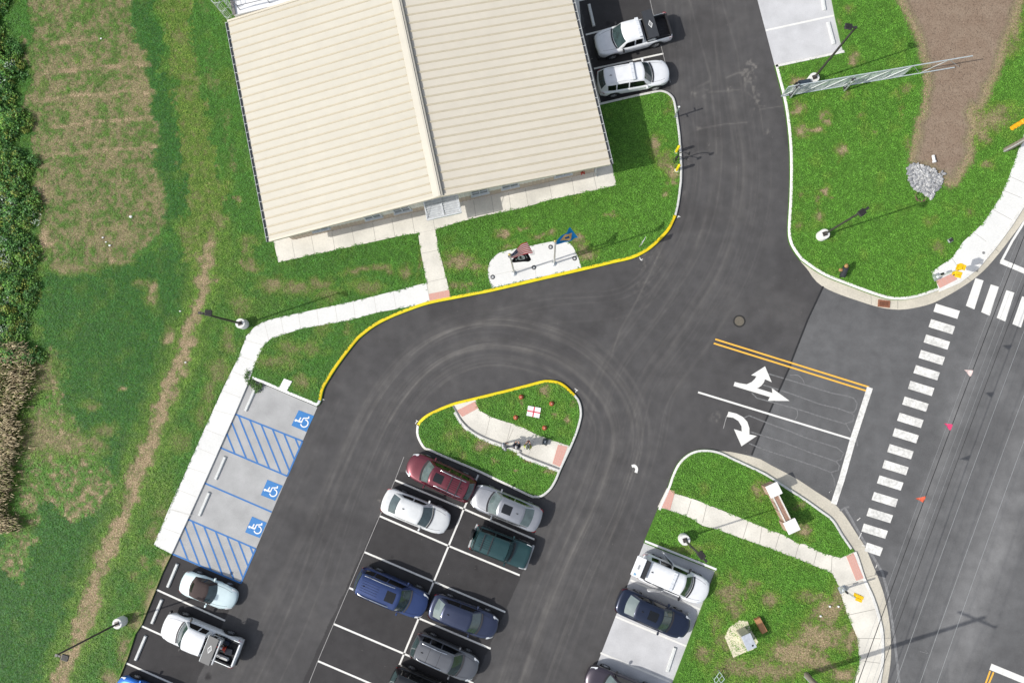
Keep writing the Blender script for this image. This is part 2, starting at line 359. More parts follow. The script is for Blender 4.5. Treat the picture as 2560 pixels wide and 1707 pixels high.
yel_strip = tl(0, 0, [(1245, -100), (1480, -100), (1500, 400), (1620, 900), (1720, 1300), (1800, 1568)]) + tl(0, 400, [(1650, 600), (1560, 900), (1420, 700), (1480, 300)]) + tl(0, 0, [(1400, 1000), (1330, 500)])
tan_path = fv([(487, 560), (470, 640), (452, 720), (430, 790), (405, 850), (378, 920), (350, 1000), (318, 1090), (285, 1180), (255, 1250), (222, 1320), (205, 1400), (175, 1470), (140, 1560), (120, 1640)])
track = tl(0, 0, [(1555, -50), (1600, 250), (1655, 500), (1690, 640), (1740, 860), (1790, 1080), (1810, 1320)])
dry2 = fv([(20, 820), (120, 800), (150, 950), (240, 1060), (270, 1120), (190, 1200), (100, 1150), (50, 1350), (0, 1300)])
dirt_east = tl(1860, 0, [(1180, -200), (1230, 0), (1290, 120), (1370, 280), (1400, 420), (1420, 470), (1440, 600), (1440, 700), (1430, 800), (1410, 900), (1370, 950), (1368, 1050), (1340, 1180), (1315, 1245), (1340, 1300), (1480, 1345), (1550, 1385), (1600, 1440), (1640, 1430), (1700, 1340), (1755, 1265), (1780, 1180), (1760, 1100), (1800, 1000), (1790, 940), (1770, 880), (1800, 835), (1860, 830), (1890, 760), (1900, 680), (1960, 600), (2000, 480), (2040, 330), (2100, 200), (2130, 100), (2165, 0), (2230, -200)])
dirt_lines = [tl(0, 0, q) for q in ([(400, 352), (560, 330), (760, 310)], [(350, 572), (700, 540), (1165, 505)], [(270, 802), (600, 760), (900, 725), (1190, 712)], [(400, 1000), (700, 965), (1130, 928)], [(450, 1215), (720, 1185), (1235, 1148)])]
PATCH = []
def pt(ox, oy, *rows):
    for r in rows:
        x, y = t1(ox, oy, r[0], r[1]); PATCH.append((x, y, r[2]/K, r[3]/K, r[4] if len(r) > 4 else .9, r[5] if len(r) > 5 else 0))
pt(600, 400, (950, 875, 170, 32, .75, -8), (1120, 850, 130, 30, .7), (1300, 880, 40, 70, .8), (270, 945, 110, 50, .8), (430, 1010, 150, 60, .7), (650, 965, 90, 50, .65), (980, 985, 130, 50, .5), (700, 1060, 100, 40, .5), (1410, 800, 20, 130, .7),
   (1720, 800, 130, 70, .85), (1850, 850, 70, 50, .8), (1690, 1000, 60, 25, .8), (1780, 985, 50, 20, .7), (40, 690, 60, 80, .5), (90, 820, 80, 40, .6), (410, 1480, 90, 70, .5), (560, 1470, 70, 60, .5), (650, 1300, 60, 80, .3), (860, 1300, 25, 50, .5))
pt(600, 800, (300, 330, 150, 60, .5), (480, 480, 90, 50, .6), (560, 210, 60, 40, .5), (370, 200, 80, 60, .5))
pt(1200, 400, (170, 578, 65, 26, 1), (350, 530, 50, 18, .9), (470, 602, 70, 18, .9), (580, 560, 50, 25, .9), (770, 610, 45, 70, .85), (840, 735, 60, 50, .85), (795, 690, 40, 60, .7), (1490, 90, 60, 70, .95), (1500, 180, 30, 30, .9), (1470, 262, 25, 25, 1), (1030, 442, 38, 16, 1), (210, 670, 50, 30, .7), (1440, 20, 60, 60, .7))
pt(1300, 0, (1060, 1110, 60, 70, .9), (1130, 1220, 60, 60, .6), (1170, 1350, 55, 70, .95), (1060, 1180, 40, 60, .7), (1190, 780, 40, 50, .6), (1160, 880, 30, 30, .6))
pt(1860, 0, (420, 650, 95, 50, 1), (435, 850, 50, 80, 1), (630, 920, 32, 60, 1, 20), (455, 1020, 60, 60, .95), (560, 1030, 70, 28, .95), (860, 460, 36, 55, .9), (1245, 850, 25, 35, .95), (1245, 920, 16, 25, .8), (765, 1185, 40, 55, .9), (740, 1270, 20, 16, .9), (630, 1500, 50, 45, 1), (1285, 690, 40, 30, .6), (1190, 740, 40, 25, .5), (1030, 1040, 30, 14, .8), (1275, 1120, 25, 40, .5), (1930, 950, 180, 100, .8), (1860, 1040, 80, 90, .8), (2130, 250, 60, 120, .8), (2100, 380, 60, 60, .6), (760, 250, 18, 130, .7), (810, 70, 40, 30, .5), (1900, 1300, 60, 30, .7), (820, 740, 40, 30, .5), (930, 920, 25, 20, .5), (2000, 870, 120, 60, .6))
pt(1860, 400, (590, 440, 40, 50, .9), (455, 290, 25, 20, .7), (430, 530, 40, 30, .6), (575, 320, 30, 50, .5), (1520, 680, 50, 40, .5), (1760, 420, 45, 30, .8), (1450, 470, 40, 40, .4))
pt(1200, 1207, (1960, 850, 100, 130, .75), (1985, 990, 90, 70, .7), (1760, 1340, 70, 70, .75), (2000, 1450, 190, 110, .7), (1620, 510, 200, 30, .4), (1790, 740, 40, 90, .4), (2150, 820, 50, 50, .6), (1850, 1100, 50, 90, .5), (1900, 1250, 60, 90, .6))
pt(1860, 1207, (210, 920, 80, 70, .8), (660, 1010, 160, 110, .9), (600, 1200, 270, 140, .9), (420, 1330, 260, 130, .9), (200, 1460, 300, 110, .8), (760, 1510, 120, 80, .95), (840, 1250, 60, 160, .85), (480, 380, 60, 70, .9), (120, 50, 50, 90, .8), (520, 890, 110, 50, .6), (740, 900, 60, 110, .8), (560, 1420, 150, 70, .85), (440, 170, 40, 30, .6), (15, 860, 40, 60, .8), (850, 1170, 50, 60, .8))
pt(1200, 800, (500, 550, 45, 60, .85), (50, 970, 90, 50, .85), (127, 1112, 22, 24, 1), (280, 1178, 22, 16, .9), (690, 787, 34, 30, 1), (597, 752, 18, 26, .8), (316, 640, 16, 60, .7), (550, 1182, 45, 30, .8), (385, 1090, 50, 18, .8), (720, 580, 30, 25, .9), (740, 650, 20, 25, .6), (2170, 1310, 30, 50, .7), (1750, 1310, 40, 40, .3), (300, 1030, 60, 30, .35))
pt(600, 800, (1660, 900, 60, 60, .4), (1780, 870, 80, 40, .6), (1720, 1040, 40, 40, .4))
pt(0, 400, (330, 230, 90, 90, 1), (350, 620, 60, 100, 1), (1170, 1010, 45, 70, .9, 10), (1170, 1100, 45, 60, .8), (1110, 960, 50, 25, .7), (870, 770, 45, 70, .9), (980, 810, 70, 25, .8), (1860, 330, 24, 26, 1), (1890, 800, 40, 30, .8), (1980, 830, 30, 25, .8), (1710, 470, 60, 80, .6), (1660, 590, 60, 40, .6), (1450, 570, 60, 60, .5), (1930, 640, 80, 60, .5), (2130, 970, 120, 70, .6), (1890, 1130, 90, 70, .5), (1620, 880, 30, 90, .9), (1900, 1190, 50, 60, .5), (1330, 1380, 60, 50, .9), (1780, 1390, 50, 100, .5), (560, 850, 250, 40, .8))
pt(0, 800, (940, 540, 26, 20, 1), (700, 665, 80, 40, .6), (1800, 220, 80, 60, .55), (1710, 400, 90, 110, .5), (1650, 580, 60, 130, .5), (1560, 760, 50, 100, .4), (1400, 950, 90, 90, .35), (1250, 1520, 80, 60, .6), (830, 860, 100, 60, .6), (760, 970, 90, 70, .7), (480, 960, 200, 100, .7), (330, 920, 200, 150, .75), (330, 420, 150, 140, .6))
pt(0, 1207, (1290, 640, 60, 110, .9), (1180, 900, 60, 150, .8), (1070, 1080, 70, 90, .8), (970, 1300, 60, 120, .8), (870, 1530, 70, 80, .8), (1200, 400, 60, 80, .6), (1130, 620, 60, 50, .6), (1040, 730, 50, 50, .6), (780, 590, 70, 70, .8))

def zones(px, py):
    n1 = fbm(px/26, py/26, 1, 4)-.5; n2 = fbm(px/26, py/26, 2, 4)-.5
    hf = fbm(px/9, py/9, 5, 4)
    wx = px+52*n1+16*(hf-.5)+22*(fbm(px/5, py/5, 6, 2)-.5); wy = py+52*n2+18*(fbm(px/8, py/8, 7, 3)-.5)
    dry = np.zeros(px.shape); dark = np.zeros(px.shape); yel = np.zeros(px.shape)
    west = smooth(760, 560, px)
    dark = .25+.45*smooth(1500, 700, px)
    br = inpoly(wx, wy, brown_poly).astype(float)
    big = fbm(px/52, py/52, 9, 4)
    cl = fbm(px/13, py/13, 15, 3)
    dry = np.maximum(dry, br*(1-.62*smooth(.55, .63, cl))*np.clip(.78+2.2*(hf-.5)+1.3*(big-.46), .15, .78))
    dk = np.maximum(inpoly(wx, wy, dark_strip), inpoly(wx, wy, dark_field)).astype(float)
    dry = np.where(dk > 0, dry*.15, dry); dark = np.maximum(dark, np.maximum(dk*.98, br*.55*smooth(.52, .6, cl)))
    ye = inpoly(wx, wy, yel_strip).astype(float)*(1-dk)
    yel = np.maximum(yel, ye*(.75+.5*(hf-.5))); dry = np.maximum(dry, ye*np.clip(1.7*(hf-.42), 0, .6))
    d2 = inpoly(wx, wy, dry2).astype(float)*(1-.0*dk)
    dry = np.maximum(dry, d2*(1-.7*smooth(.54, .62, cl))*np.clip(.50+2.6*(hf-.5)+1.2*(big-.5), 0, .95)); dark = np.where(d2 > 0, .35, dark)
    d = polydist(wx, wy, tan_path)
    dry = np.maximum(dry, smooth(29, 9, d)*np.clip(.95+.9*(hf-.5), 0, 1)); dark = dark*(1-.8*smooth(46, 20, d)); yel = np.maximum(yel, smooth(75, 30, d)*.5)
    d = polydist(wx, wy, track); dry = np.maximum(dry, smooth(9, 2, d)*.8*np.clip(2.2*(big-.3), 0, 1))
    for q in dirt_lines:
        d = polydist(px+16*n1, py+14*n2, q); dry = np.maximum(dry, smooth(9, 3, d)*np.clip(.95+1.2*(hf-.55), 0, 1))
    for (x, y, rx, ry, s, an) in PATCH:
        rr = 2.2*max(rx, ry)
        k = (abs(px-x) < rr) & (abs(py-y) < rr)
        if not k.any(): continue
        ca, sa = math.cos(R(an)), math.sin(R(an))
        ux = (wx[k]*.6+px[k]*.4-x)*ca+(wy[k]*.6+py[k]*.4-y)*sa; uy = -(wx[k]*.6+px[k]*.4-x)*sa+(wy[k]*.6+py[k]*.4-y)*ca
        q = np.sqrt((ux/rx)**2+(uy/ry)**2)+1.1*(hf[k]-.5)
        dry[k] = np.maximum(dry[k], s*smooth(1.15, .30, q)); yel[k] = np.maximum(yel[k], .6*smooth(1.7, .8, q))
    dirt = inpoly(px+10*n1, py+10*n2, dirt_east).astype(float)
    de = polydist(px+10*n1, py+10*n2, dirt_east+[dirt_east[0]]); rim_ = smooth(20, 5, de+10*(hf-.5)); dry = np.maximum(dry, rim_*.85); dirt = dirt*(1-.55*rim_)
    rough_w = smooth(770, 560, px)*.55+smooth(900, 1500, py)*smooth(1700, 1900, px)*.3
    yel = np.maximum(yel, br*.3*(1-dk)); yel = np.maximum(yel, rough_w*smooth(.45, .75, big)*(1-dk))
    yel = np.maximum(yel, .35*smooth(.58, .80, fbm(px/40, py/40, 31, 4)))
    return np.clip(dry, 0, 1), np.clip(dark, 0, 1), np.clip(yel, 0, 1), dirt

# ------------------------------------------------------------------ ground materials
def ground_mat(name='turf'):
    m, t, p = new_mat(name); N = t.nodes; L = t.links
    tc = N.new('ShaderNodeTexCoord')
    def noise(s, det=6): 
        n = N.new('ShaderNodeTexNoise'); n.inputs['Scale'].default_value = s; n.inputs['Detail'].default_value = det; L.new(tc.outputs['Object'], n.inputs['Vector']); return n
    def at(nm):
        n = N.new('ShaderNodeAttribute'); n.attribute_name = nm; return n.outputs['Fac']
    def mix(f, a, b):
        x = N.new('ShaderNodeMix'); x.data_type = 'RGBA'
        if hasattr(f, 'links'): L.new(f, x.inputs[0])
        else: x.inputs[0].default_value = f
        for i, v in ((6, a), (7, b)):
            if hasattr(v, 'links'): L.new(v, x.inputs[i])
            else: x.inputs[i].default_value = (*v, 1)
        return x.outputs[2]
    n1 = noise(9); n2 = noise(1.1); n3 = noise(38, 3)
    r1 = N.new('ShaderNodeMapRange'); r1.inputs[1].default_value = .35; r1.inputs[2].default_value = .65; L.new(n1.outputs[0], r1.inputs[0])
    green = mix(r1.outputs[0], (.050, .140, .018), (.095, .210, .030))
    soil = mix(r1.outputs[0], (.155, .108, .066), (.30, .22, .135))
    r3 = N.new('ShaderNodeMapRange'); r3.inputs[1].default_value = .3; r3.inputs[2].default_value = .7; L.new(n3.outputs[0], r3.inputs[0])
    soil = mix(r3.outputs[0], soil, (.21, .155, .095))
    straw = mix(r1.outputs[0], (.27, .205, .115), (.60, .46, .29))
    base = mix(at('dry'), green, mix(r3.outputs[0], soil, straw))
    dirt = mix(r3.outputs[0], mix(r1.outputs[0], (.180, .128, .090), (.310, .232, .172)), (.220, .160, .116))
    r2 = N.new('ShaderNodeMapRange'); r2.inputs[1].default_value = .35; r2.inputs[2].default_value = .68; r2.inputs[3].default_value = 0; r2.inputs[4].default_value = .55; L.new(n2.outputs[0], r2.inputs[0])
    dirt = mix(r2.outputs[0], dirt, (.30, .235, .175))
    base = mix(at('dirt'), base, dirt)
    L.new(base, p.inputs['Base Color']); p.inputs['Roughness'].default_value = .95; p.inputs['Specular IOR Level'].default_value = .2
    bp = N.new('ShaderNodeBump'); bp.inputs['Strength'].default_value = .7; bp.inputs['Distance'].default_value = .04
    L.new(n1.outputs[0], bp.inputs['Height']); L.new(bp.outputs[0], p.inputs['Normal'])
    return m
M_turf = ground_mat()

def attr(me, name, vals):
    a = me.attributes.new(name, 'FLOAT', 'POINT'); a.data.foreach_set('value', np.asarray(vals, np.float32))

def lawn(poly_px, step, seed):
    pts = unproject(np.array([p[0] for p in poly_px]), np.array([p[1] for p in poly_px]), Z_LAWN)[:, :2]
    n = len(pts)
    x0, y0 = pts.min(0); x1, y1 = pts.max(0)
    gx, gy = np.meshgrid(np.arange(x0, x1, step), np.arange(y0, y1, step)); gx = gx.ravel(); gy = gy.ravel()
    rg = np.random.default_rng(seed); gx = gx+rg.uniform(-.2, .2, gx.size)*step; gy = gy+rg.uniform(-.2, .2, gy.size)*step
    ppx, ppy = project(np.stack([gx, gy, np.full_like(gx, Z_LAWN)], -1))
    ok = inpoly(gx, gy, [tuple(p) for p in pts]) & (ppx > -140) & (ppx < 2700) & (ppy > -140) & (ppy < 1850)
    # keep grid points off the boundary
    d = polydist(gx[ok], gy[ok], [tuple(p) for p in pts]+[tuple(pts[0])])
    q = np.stack([gx[ok], gy[ok]], -1)[d > step*.35]
    vv = [Vector((float(a), float(b))) for a, b in np.concatenate([pts, q])]
    V, E, F, *_ = delaunay_2d_cdt(vv, [(i, (i+1) % n) for i in range(n)], [], 1, 1e-5)
    V = np.array([(v.x, v.y, Z_LAWN) for v in V])
    ppx, ppy = project(V)
    z = zones(ppx, ppy)
    V[:, 2] += -.04*fbm(V[:, 0]*.6, V[:, 1]*.6, 44, 3)*smooth(0, 1.2, polydist(V[:, 0], V[:, 1], [tuple(p) for p in pts]+[tuple(pts[0])]))
    nv = len(V); vs = [tuple(v) for v in V]; fs = [tuple(f) for f in F]
    # skirt down to the paving
    m = MB(); m.add(vs, fs)
    sk = [(p[0], p[1], Z_LAWN) for p in pts]+[(p[0], p[1], -.06) for p in pts]
    m.add(sk, [(i, n+i, n+(i+1) % n, (i+1) % n) for i in range(n)])
    o = m.build('lawn', M_turf, smooth=180); struct(o)
    me = o.data
    ext = lambda a: np.concatenate([a, np.zeros(2*n)])
    attr(me, 'dry', ext(z[0])); attr(me, 'dirt', ext(z[3]))
    return o
L_all = [lawn(lawn_west, .22, 1), lawn(lawn_east, .22, 2), lawn(lawn_se, .2, 3), lawn(lawn_isl, .2, 4)]

# one huge sheet of ground to the horizon
m = MB(); m.box((0, 0, -.30), (1600, 1600, .4)); g = m.build('ground', M_turf); struct(g)
attr(g.data, 'dry', [.25]*len(g.data.vertices)); attr(g.data, 'dirt', [0]*len(g.data.vertices))

# ------------------------------------------------------------------ asphalt with wear
def asphalt_mat(name, base, warm, bright):
    m, t, p = new_mat(name); N = t.nodes; L = t.links
    tc = N.new('ShaderNodeTexCoord')
    def noise(s, det=4): 
        n = N.new('ShaderNodeTexNoise'); n.inputs['Scale'].default_value = s; n.inputs['Detail'].default_value = det; L.new(tc.outputs['Object'], n.inputs['Vector']); return n.outputs[0]
    def rng_(x, a, b, c, d):
        r = N.new('ShaderNodeMapRange'); r.inputs[1].default_value = a; r.inputs[2].default_value = b; r.inputs[3].default_value = c; r.inputs[4].default_value = d; L.new(x, r.inputs[0]); return r.outputs[0]
    def mul(a, b):
        x = N.new('ShaderNodeMath'); x.operation = 'MULTIPLY'; L.new(a, x.inputs[0]); L.new(b, x.inputs[1]); return x.outputs[0]
    at = N.new('ShaderNodeAttribute'); at.attribute_name = 'wear'
    ad = N.new('ShaderNodeAttribute'); ad.attribute_name = 'deep'
    f = mul(mul(rng_(noise(34, 3), .3, .7, .78, 1.22), rng_(noise(1.3, 6), .3, .7, .88, 1.12)), rng_(noise(.18, 3), .3, .7, .93, 1.07))
    f = mul(f, rng_(noise(110, 2), .35, .65, .82, 1.18))
    mx = N.new('ShaderNodeMix'); mx.data_type = 'RGBA'; L.new(at.outputs['Fac'], mx.inputs[0]); mx.inputs[6].default_value = (*base, 1); mx.inputs[7].default_value = (*warm, 1)
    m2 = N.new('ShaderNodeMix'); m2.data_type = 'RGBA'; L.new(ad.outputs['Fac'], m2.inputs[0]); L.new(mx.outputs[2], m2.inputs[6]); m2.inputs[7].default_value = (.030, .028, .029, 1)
    sv = N.new('ShaderNodeVectorMath'); sv.operation = 'SCALE'; L.new(m2.outputs[2], sv.inputs[0]); L.new(f, sv.inputs['Scale'])
    # pale flecks of grit
    vo = N.new('ShaderNodeTexVoronoi'); vo.inputs['Scale'].default_value = 1.7; L.new(tc.outputs['Object'], vo.inputs['Vector'])
    fl = rng_(vo.outputs['Distance'], .018, .034, .8, 0)
    m3 = N.new('ShaderNodeMix'); m3.data_type = 'RGBA'; L.new(fl, m3.inputs[0]); L.new(sv.outputs[0], m3.inputs[6]); m3.inputs[7].default_value = (.32, .30, .27, 1)
    L.new(m3.outputs[2], p.inputs['Base Color']); p.inputs['Roughness'].default_value = .9; p.inputs['Specular IOR Level'].default_value = .25
    bp = N.new('ShaderNodeBump'); bp.inputs['Strength'].default_value = .35; bp.inputs['Distance'].default_value = .01
    nb = N.new('ShaderNodeTexNoise'); nb.inputs['Scale'].default_value = 70; L.new(tc.outputs['Object'], nb.inputs['Vector']); L.new(nb.outputs[0], bp.inputs['Height']); L.new(bp.outputs[0], p.inputs['Normal'])
    return m
M_asph = asphalt_mat('asphalt', (.076, .0735, .0735), (.155, .146, .136), 1)
M_road = asphalt_mat('older asphalt', (.119, .119, .120), (.215, .214, .212), 1)
lane = spline(fv([(560, 1700), (700, 1400), (790, 1130), (880, 930), (990, 810), (1130, 765), (1290, 800), (1400, 890), (1440, 1000), (1400, 1150), (1310, 1350), (1180, 1700)]), 8)
lane_n = spline(fv([(1600, -100), (1650, 200), (1680, 400), (1640, 580), (1560, 720), (1450, 880), (1410, 1040), (1340, 1250), (1190, 1700)]), 8)
lane_d = spline(fv([(1060, 760), (1250, 715), (1450, 690), (1560, 560), (1600, 400), (1590, 200), (1570, -60)]), 8)
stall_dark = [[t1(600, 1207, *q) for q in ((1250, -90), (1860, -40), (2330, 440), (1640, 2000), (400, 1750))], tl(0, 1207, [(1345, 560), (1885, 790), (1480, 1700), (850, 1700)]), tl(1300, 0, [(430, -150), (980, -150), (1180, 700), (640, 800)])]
def offset_poly(pts, o):
    pts = np.array(pts); d = np.gradient(pts, axis=0); d /= np.linalg.norm(d, axis=1)[:, None]
    return [tuple(q) for q in pts+np.stack([-d[:, 1], d[:, 0]], -1)*o]
def wear_fn(px, py):
    w = .10*smooth(.45, .8, fbm(px/60, py/60, 21, 5)); deep = np.zeros(px.shape)
    st = .5+.9*(fbm(px/30, py/30, 27, 3)-.3)
    rg = random.Random(5)
    def stroke(pts, wd, s):
        nonlocal w
        P_ = np.array(pts); k = (px > P_[:, 0].min()-20) & (px < P_[:, 0].max()+20) & (py > P_[:, 1].min()-20) & (py < P_[:, 1].max()+20)
        if not k.any(): return
        d = polydist(px[k], py[k], pts); w[k] += s*np.exp(-(d/wd)**2)*st[k]
    for base, lo, hi, n in ((lane, -75, 85, 44), (lane_n, -110, 110, 26), (lane_d, -60, 80, 14)):
        for i in range(n):
            o = rg.uniform(lo, hi); a = rg.randint(0, len(base)//2); b = min(len(base)-1, a+rg.randint(len(base)//4, len(base)))
            q = offset_poly(base, o)[a:b+1]; dx = rg.uniform(-18, 18)
            stroke([(x+dx*k/len(q), y-dx*k/len(q)) for k, (x, y) in enumerate(q)], rg.choice((1.3, 1.5, 1.7, 2.2, 4.0)), rg.uniform(.09, .34))
    for i in range(26):   # straight passes along the aisles
        x = rg.uniform(640, 860); stroke([(x+130, 1000), (x-60, 1400), (x-210, 1720)], rg.uniform(1.3, 6), rg.uniform(.04, .13))
        x = rg.uniform(1290, 1560); stroke([(x+80, 1130), (x-70, 1430), (x-200, 1720)], rg.uniform(1.3, 6), rg.uniform(.04, .13))
    for i in range(14):
        x = rg.uniform(1690, 1950); stroke([(x-30, -20), (x+10, 300), (x+15, 560)], rg.uniform(2, 8), rg.uniform(.05, .16))
    stroke([(2590-20, 600), (2480, 800), (2400, 1000), (2290, 1330)], 22, .8); stroke([(2590, 1000), (2470, 1330), (2330, 1720)], 45, .6); stroke([(2560, 1250), (2450, 1500), (2390, 1720)], 34, .6); stroke([(2540, 840), (2480, 1000), (2380, 1250), (2290, 1500)], 22, .25)
    stroke(tl(1300, 0, [(1330, 0), (1380, 200), (1490, 600), (1530, 960), (1540, 1200)]), 2.2, .5); stroke(tl(1300, 0, [(1580, 0), (1700, 400), (1750, 800)]), 2.2, .35)
    stroke(tl(1200, 400, [(1600, 250), (1500, 520), (1350, 850), (1230, 1100), (1100, 1330), (1040, 1500)]), 2.2, .55)
    for (x, y, r, s) in [(*t1(1300, 0, 1770, 590), 20, .9), (*t1(1300, 0, 1800, 500), 10, .8), (*t1(1300, 0, 1830, 550), 14, .9), (*t1(1300, 0, 1810, 690), 16, .6), (*t1(1300, 0, 1870, 830), 14, .7), (*t1(1300, 0, 1850, 760), 14, .5), (*t1(1300, 0, 1410, 1010), 9, .9), (*t1(1300, 0, 1950, 1050), 10, .7), (*t1(1300, 0, 1360, 740), 10, .6), (*t1(1300, 0, 1450, 735), 12, .5), (*t1(1300, 0, 1640, 705), 8, .6), (*t1(1300, 0, 1470, 1150), 9, .6), (*t1(1200, 400, 1330, 790), 30, .45), (*t1(1200, 400, 1270, 1000), 30, .2), (*t1(1200, 800, 1840, 755), 14, .6), (*t1(600, 1207, 1090, 138), 4, .9)]:
        q = np.hypot(px-x, py-y)/r; w += s*smooth(1.5, .4, q+.8*(fbm(px/6, py/6, 3, 3)-.5))*smooth(.50, .72, fbm(px/7, py/7, 13, 4))*1.3
    stroke(tl(1300, 0, [(1620, 610), (1700, 575), (1800, 560)]), 2.5, .8); stroke(tl(1300, 0, [(1400, 680), (1480, 640)]), 3, .5); stroke(tl(1300, 0, [(1420, 1008), (1600, 975), (1780, 960)]), 1.6, .8); stroke(tl(1300, 0, [(1480, 725), (1720, 705)]), 2, .6); stroke(tl(1300, 0, [(1800, 600), (1840, 760), (1880, 850), (1910, 1050)]), 1.6, .55); stroke(tl(1300, 0, [(1880, 860), (2070, 830)]), 1.2, .7)
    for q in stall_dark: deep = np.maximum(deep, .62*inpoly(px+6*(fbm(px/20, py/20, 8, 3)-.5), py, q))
    for (x, y) in ((1010, 1215), (1090, 1260), (1150, 1180), (1270, 1290), (1060, 1420), (980, 1390), (1120, 1460), (905, 1560), (960, 1620), (1240, 1450), (1190, 1420), (560, 1530), (450, 1640), (520, 1690), (1520, 60), (1640, 60), (1560, 240), (1650, 1360), (870, 1650)):
        q = np.hypot(px-x, py-y)/rg.uniform(5, 13); deep = np.maximum(deep, rg.uniform(.7, .95)*smooth(1.3, .2, q+1.2*(fbm(px/7, py/7, 19, 3)-.5)))
    deep = np.maximum(deep, .30*smooth(.5, .8, fbm(px/110, py/110, 77, 3)))
    return np.clip(w, 0, 1), deep
def sheet_grid(name, m_, x0, x1, y0, y1, step, z, keep=None):
    xs = np.arange(x0, x1+step*.5, step); ys = np.arange(y0, y1+step*.5, step); nx, ny = len(xs), len(ys)
    gx, gy = np.meshgrid(xs, ys); V = np.stack([gx.ravel(), gy.ravel(), np.full(gx.size, z)], -1)
    px, py = project(V); w, dp = wear_fn(px, py)
    i = np.arange(nx-1)[None, :]+nx*np.arange(ny-1)[:, None]; q = np.stack([i, i+1, i+1+nx, i+nx], -1).reshape(-1, 4)
    me = bpy.data.meshes.new(name); me.vertices.add(len(V)); me.vertices.foreach_set('co', V.astype(np.float32).ravel())
    me.loops.add(q.size); me.loops.foreach_set('vertex_index', q.astype(np.int32).ravel())
    me.polygons.add(len(q)); me.polygons.foreach_set('loop_start', np.arange(0, q.size, 4, dtype=np.int32)); me.polygons.foreach_set('loop_total', np.full(len(q), 4, np.int32))
    me.update(); me.validate(); me.materials.append(m_)
    attr(me, 'wear', w); attr(me, 'deep', dp)
    o = bpy.data.objects.new(name, me); COL.objects.link(o); return struct(o)
lot = sheet_grid('parking_lot', M_asph, -33, 26, -26, 32, .08, 0.0)
# the public road, an older surface laid against the lot along a tarred seam
seam = tl(1860, 400, [(622, 990), (500, 1250), (375, 1568)]) + tl(1860, 800, [(362, 360), (235, 640), (130, 880), (60, 1058)])
road_px = east_gut_out[8:] + [(2900, -300), (3300, 900), (3000, 2000), (2203, 2000)] + se_gut_out[::-1] + seam[::-1]
def road_sheet():
    pts = unproject(np.array([p[0] for p in road_px]), np.array([p[1] for p in road_px]), .004)[:, :2]; n = len(pts); step = .16
    x0, y0 = pts.min(0); x1, y1 = pts.max(0)
    gx, gy = np.meshgrid(np.arange(x0, x1, step), np.arange(y0, y1, step)); gx = gx.ravel(); gy = gy.ravel()
    px, py = project(np.stack([gx, gy, np.zeros_like(gx)], -1))
    ok = inpoly(gx, gy, [tuple(p) for p in pts]) & (px < 2640) & (py > -60) & (py < 1780)
    d = polydist(gx[ok], gy[ok], [tuple(p) for p in pts]+[tuple(pts[0])]); q = np.stack([gx[ok], gy[ok]], -1)[d > step*.4]
    V, E, F, *_ = delaunay_2d_cdt([Vector((float(a), float(b))) for a, b in np.concatenate([pts, q])], [(i, (i+1) % n) for i in range(n)], [], 1, 1e-5)
    V = np.array([(v.x, v.y, .004) for v in V]); m = MB(); m.add([tuple(v) for v in V], [tuple(f) for f in F])
    o = m.build('road', M_road); px, py = project(V); w, dp = wear_fn(px, py); attr(o.data, 'wear', w); attr(o.data, 'deep', dp*.5); return struct(o)
road = road_sheet()

# ------------------------------------------------------------------ concrete: stalls, walks, kerbs, gutters
def slab(name, poly_px, z, mats, joints=(), z0=-.02, jw=.025, parent=None):
    m = MB(); p = w2(poly_px, z); m.prism([(v.x, v.y) for v in p], z0, z)
    m.cur = 1
    for j in joints:
        q = w2(j, z); m.strip([(v.x, v.y) for v in q], jw, z+.002)
    return struct(m.build(name, mats, parent))
slab('concrete_stalls', pad_east, Z_PAD, [M_padl, M_joint], z0=.002)
acc = slab('concrete_stalls', pad_acc, Z_PAD, [M_padw, M_joint], z0=.002)
slab('concrete_stalls', pad_se, Z_PAD, [M_padl, M_joint], z0=.002)
J_w = [tl(0, 800, q) for q in ([(1880, 282), (2035, 335)], [(1822, 400), (1985, 475)], [(1740, 550), (1890, 610)], [(1665, 700), (1835, 745)], [(1600, 850), (1755, 912)], [(1550, 1000), (1690, 1060)], [(1475, 1155), (1615, 1200)], [(1400, 1330), (1540, 1385)], [(1325, 1480), (1490, 1530)])] + \
    [tl(0, 1207, [(1345, 205), (1500, 250)]), tl(0, 1207, [(1265, 345), (1415, 400)])] + \
    [tl(600, 400, q) for q in ([(40, 1410), (180, 1450)], [(190, 1265), (225, 1410)], [(318, 1232), (345, 1368)], [(458, 1200), (475, 1325)], [(602, 1170), (618, 1300)], [(745, 1140), (765, 1278)], [(885, 1105), (905, 1245)], [(1050, 1068), (1070, 1196)], [(1200, 1030), (1225, 1165)])]
slab('sidewalk', walk_w, Z_WALK, [M_conc2, M_jointl], J_w)
slab('sidewalk', walk_ent, Z_WALK+.003, [M_conc, M_joint], [tl(600, 400, q) for q in ([(1400, 572), (1530, 545)], [(1415, 735), (1562, 705)], [(1455, 960), (1620, 925)], [(1462, 962), (1490, 1112)])])
J_a = [tl(600, 400, q) for q in ([(405, 628), (432, 775)], [(558, 595), (585, 742)], [(720, 565), (745, 708)], [(875, 530), (900, 672)], [(1040, 495), (1065, 640)], [(1190, 460), (1215, 603)], [(1345, 425), (1370, 578)], [(1500, 395), (1528, 545)], [(1830, 315), (1850, 452)], [(1970, 285), (1990, 420)], [(2105, 258), (2125, 395)])] + \
    [tl(1300, 0, q) for q in ([(42, 1480), (62, 1600)], [(228, 1440), (252, 1560)], [(405, 1400), (428, 1525)], [(575, 1362), (603, 1490)])]
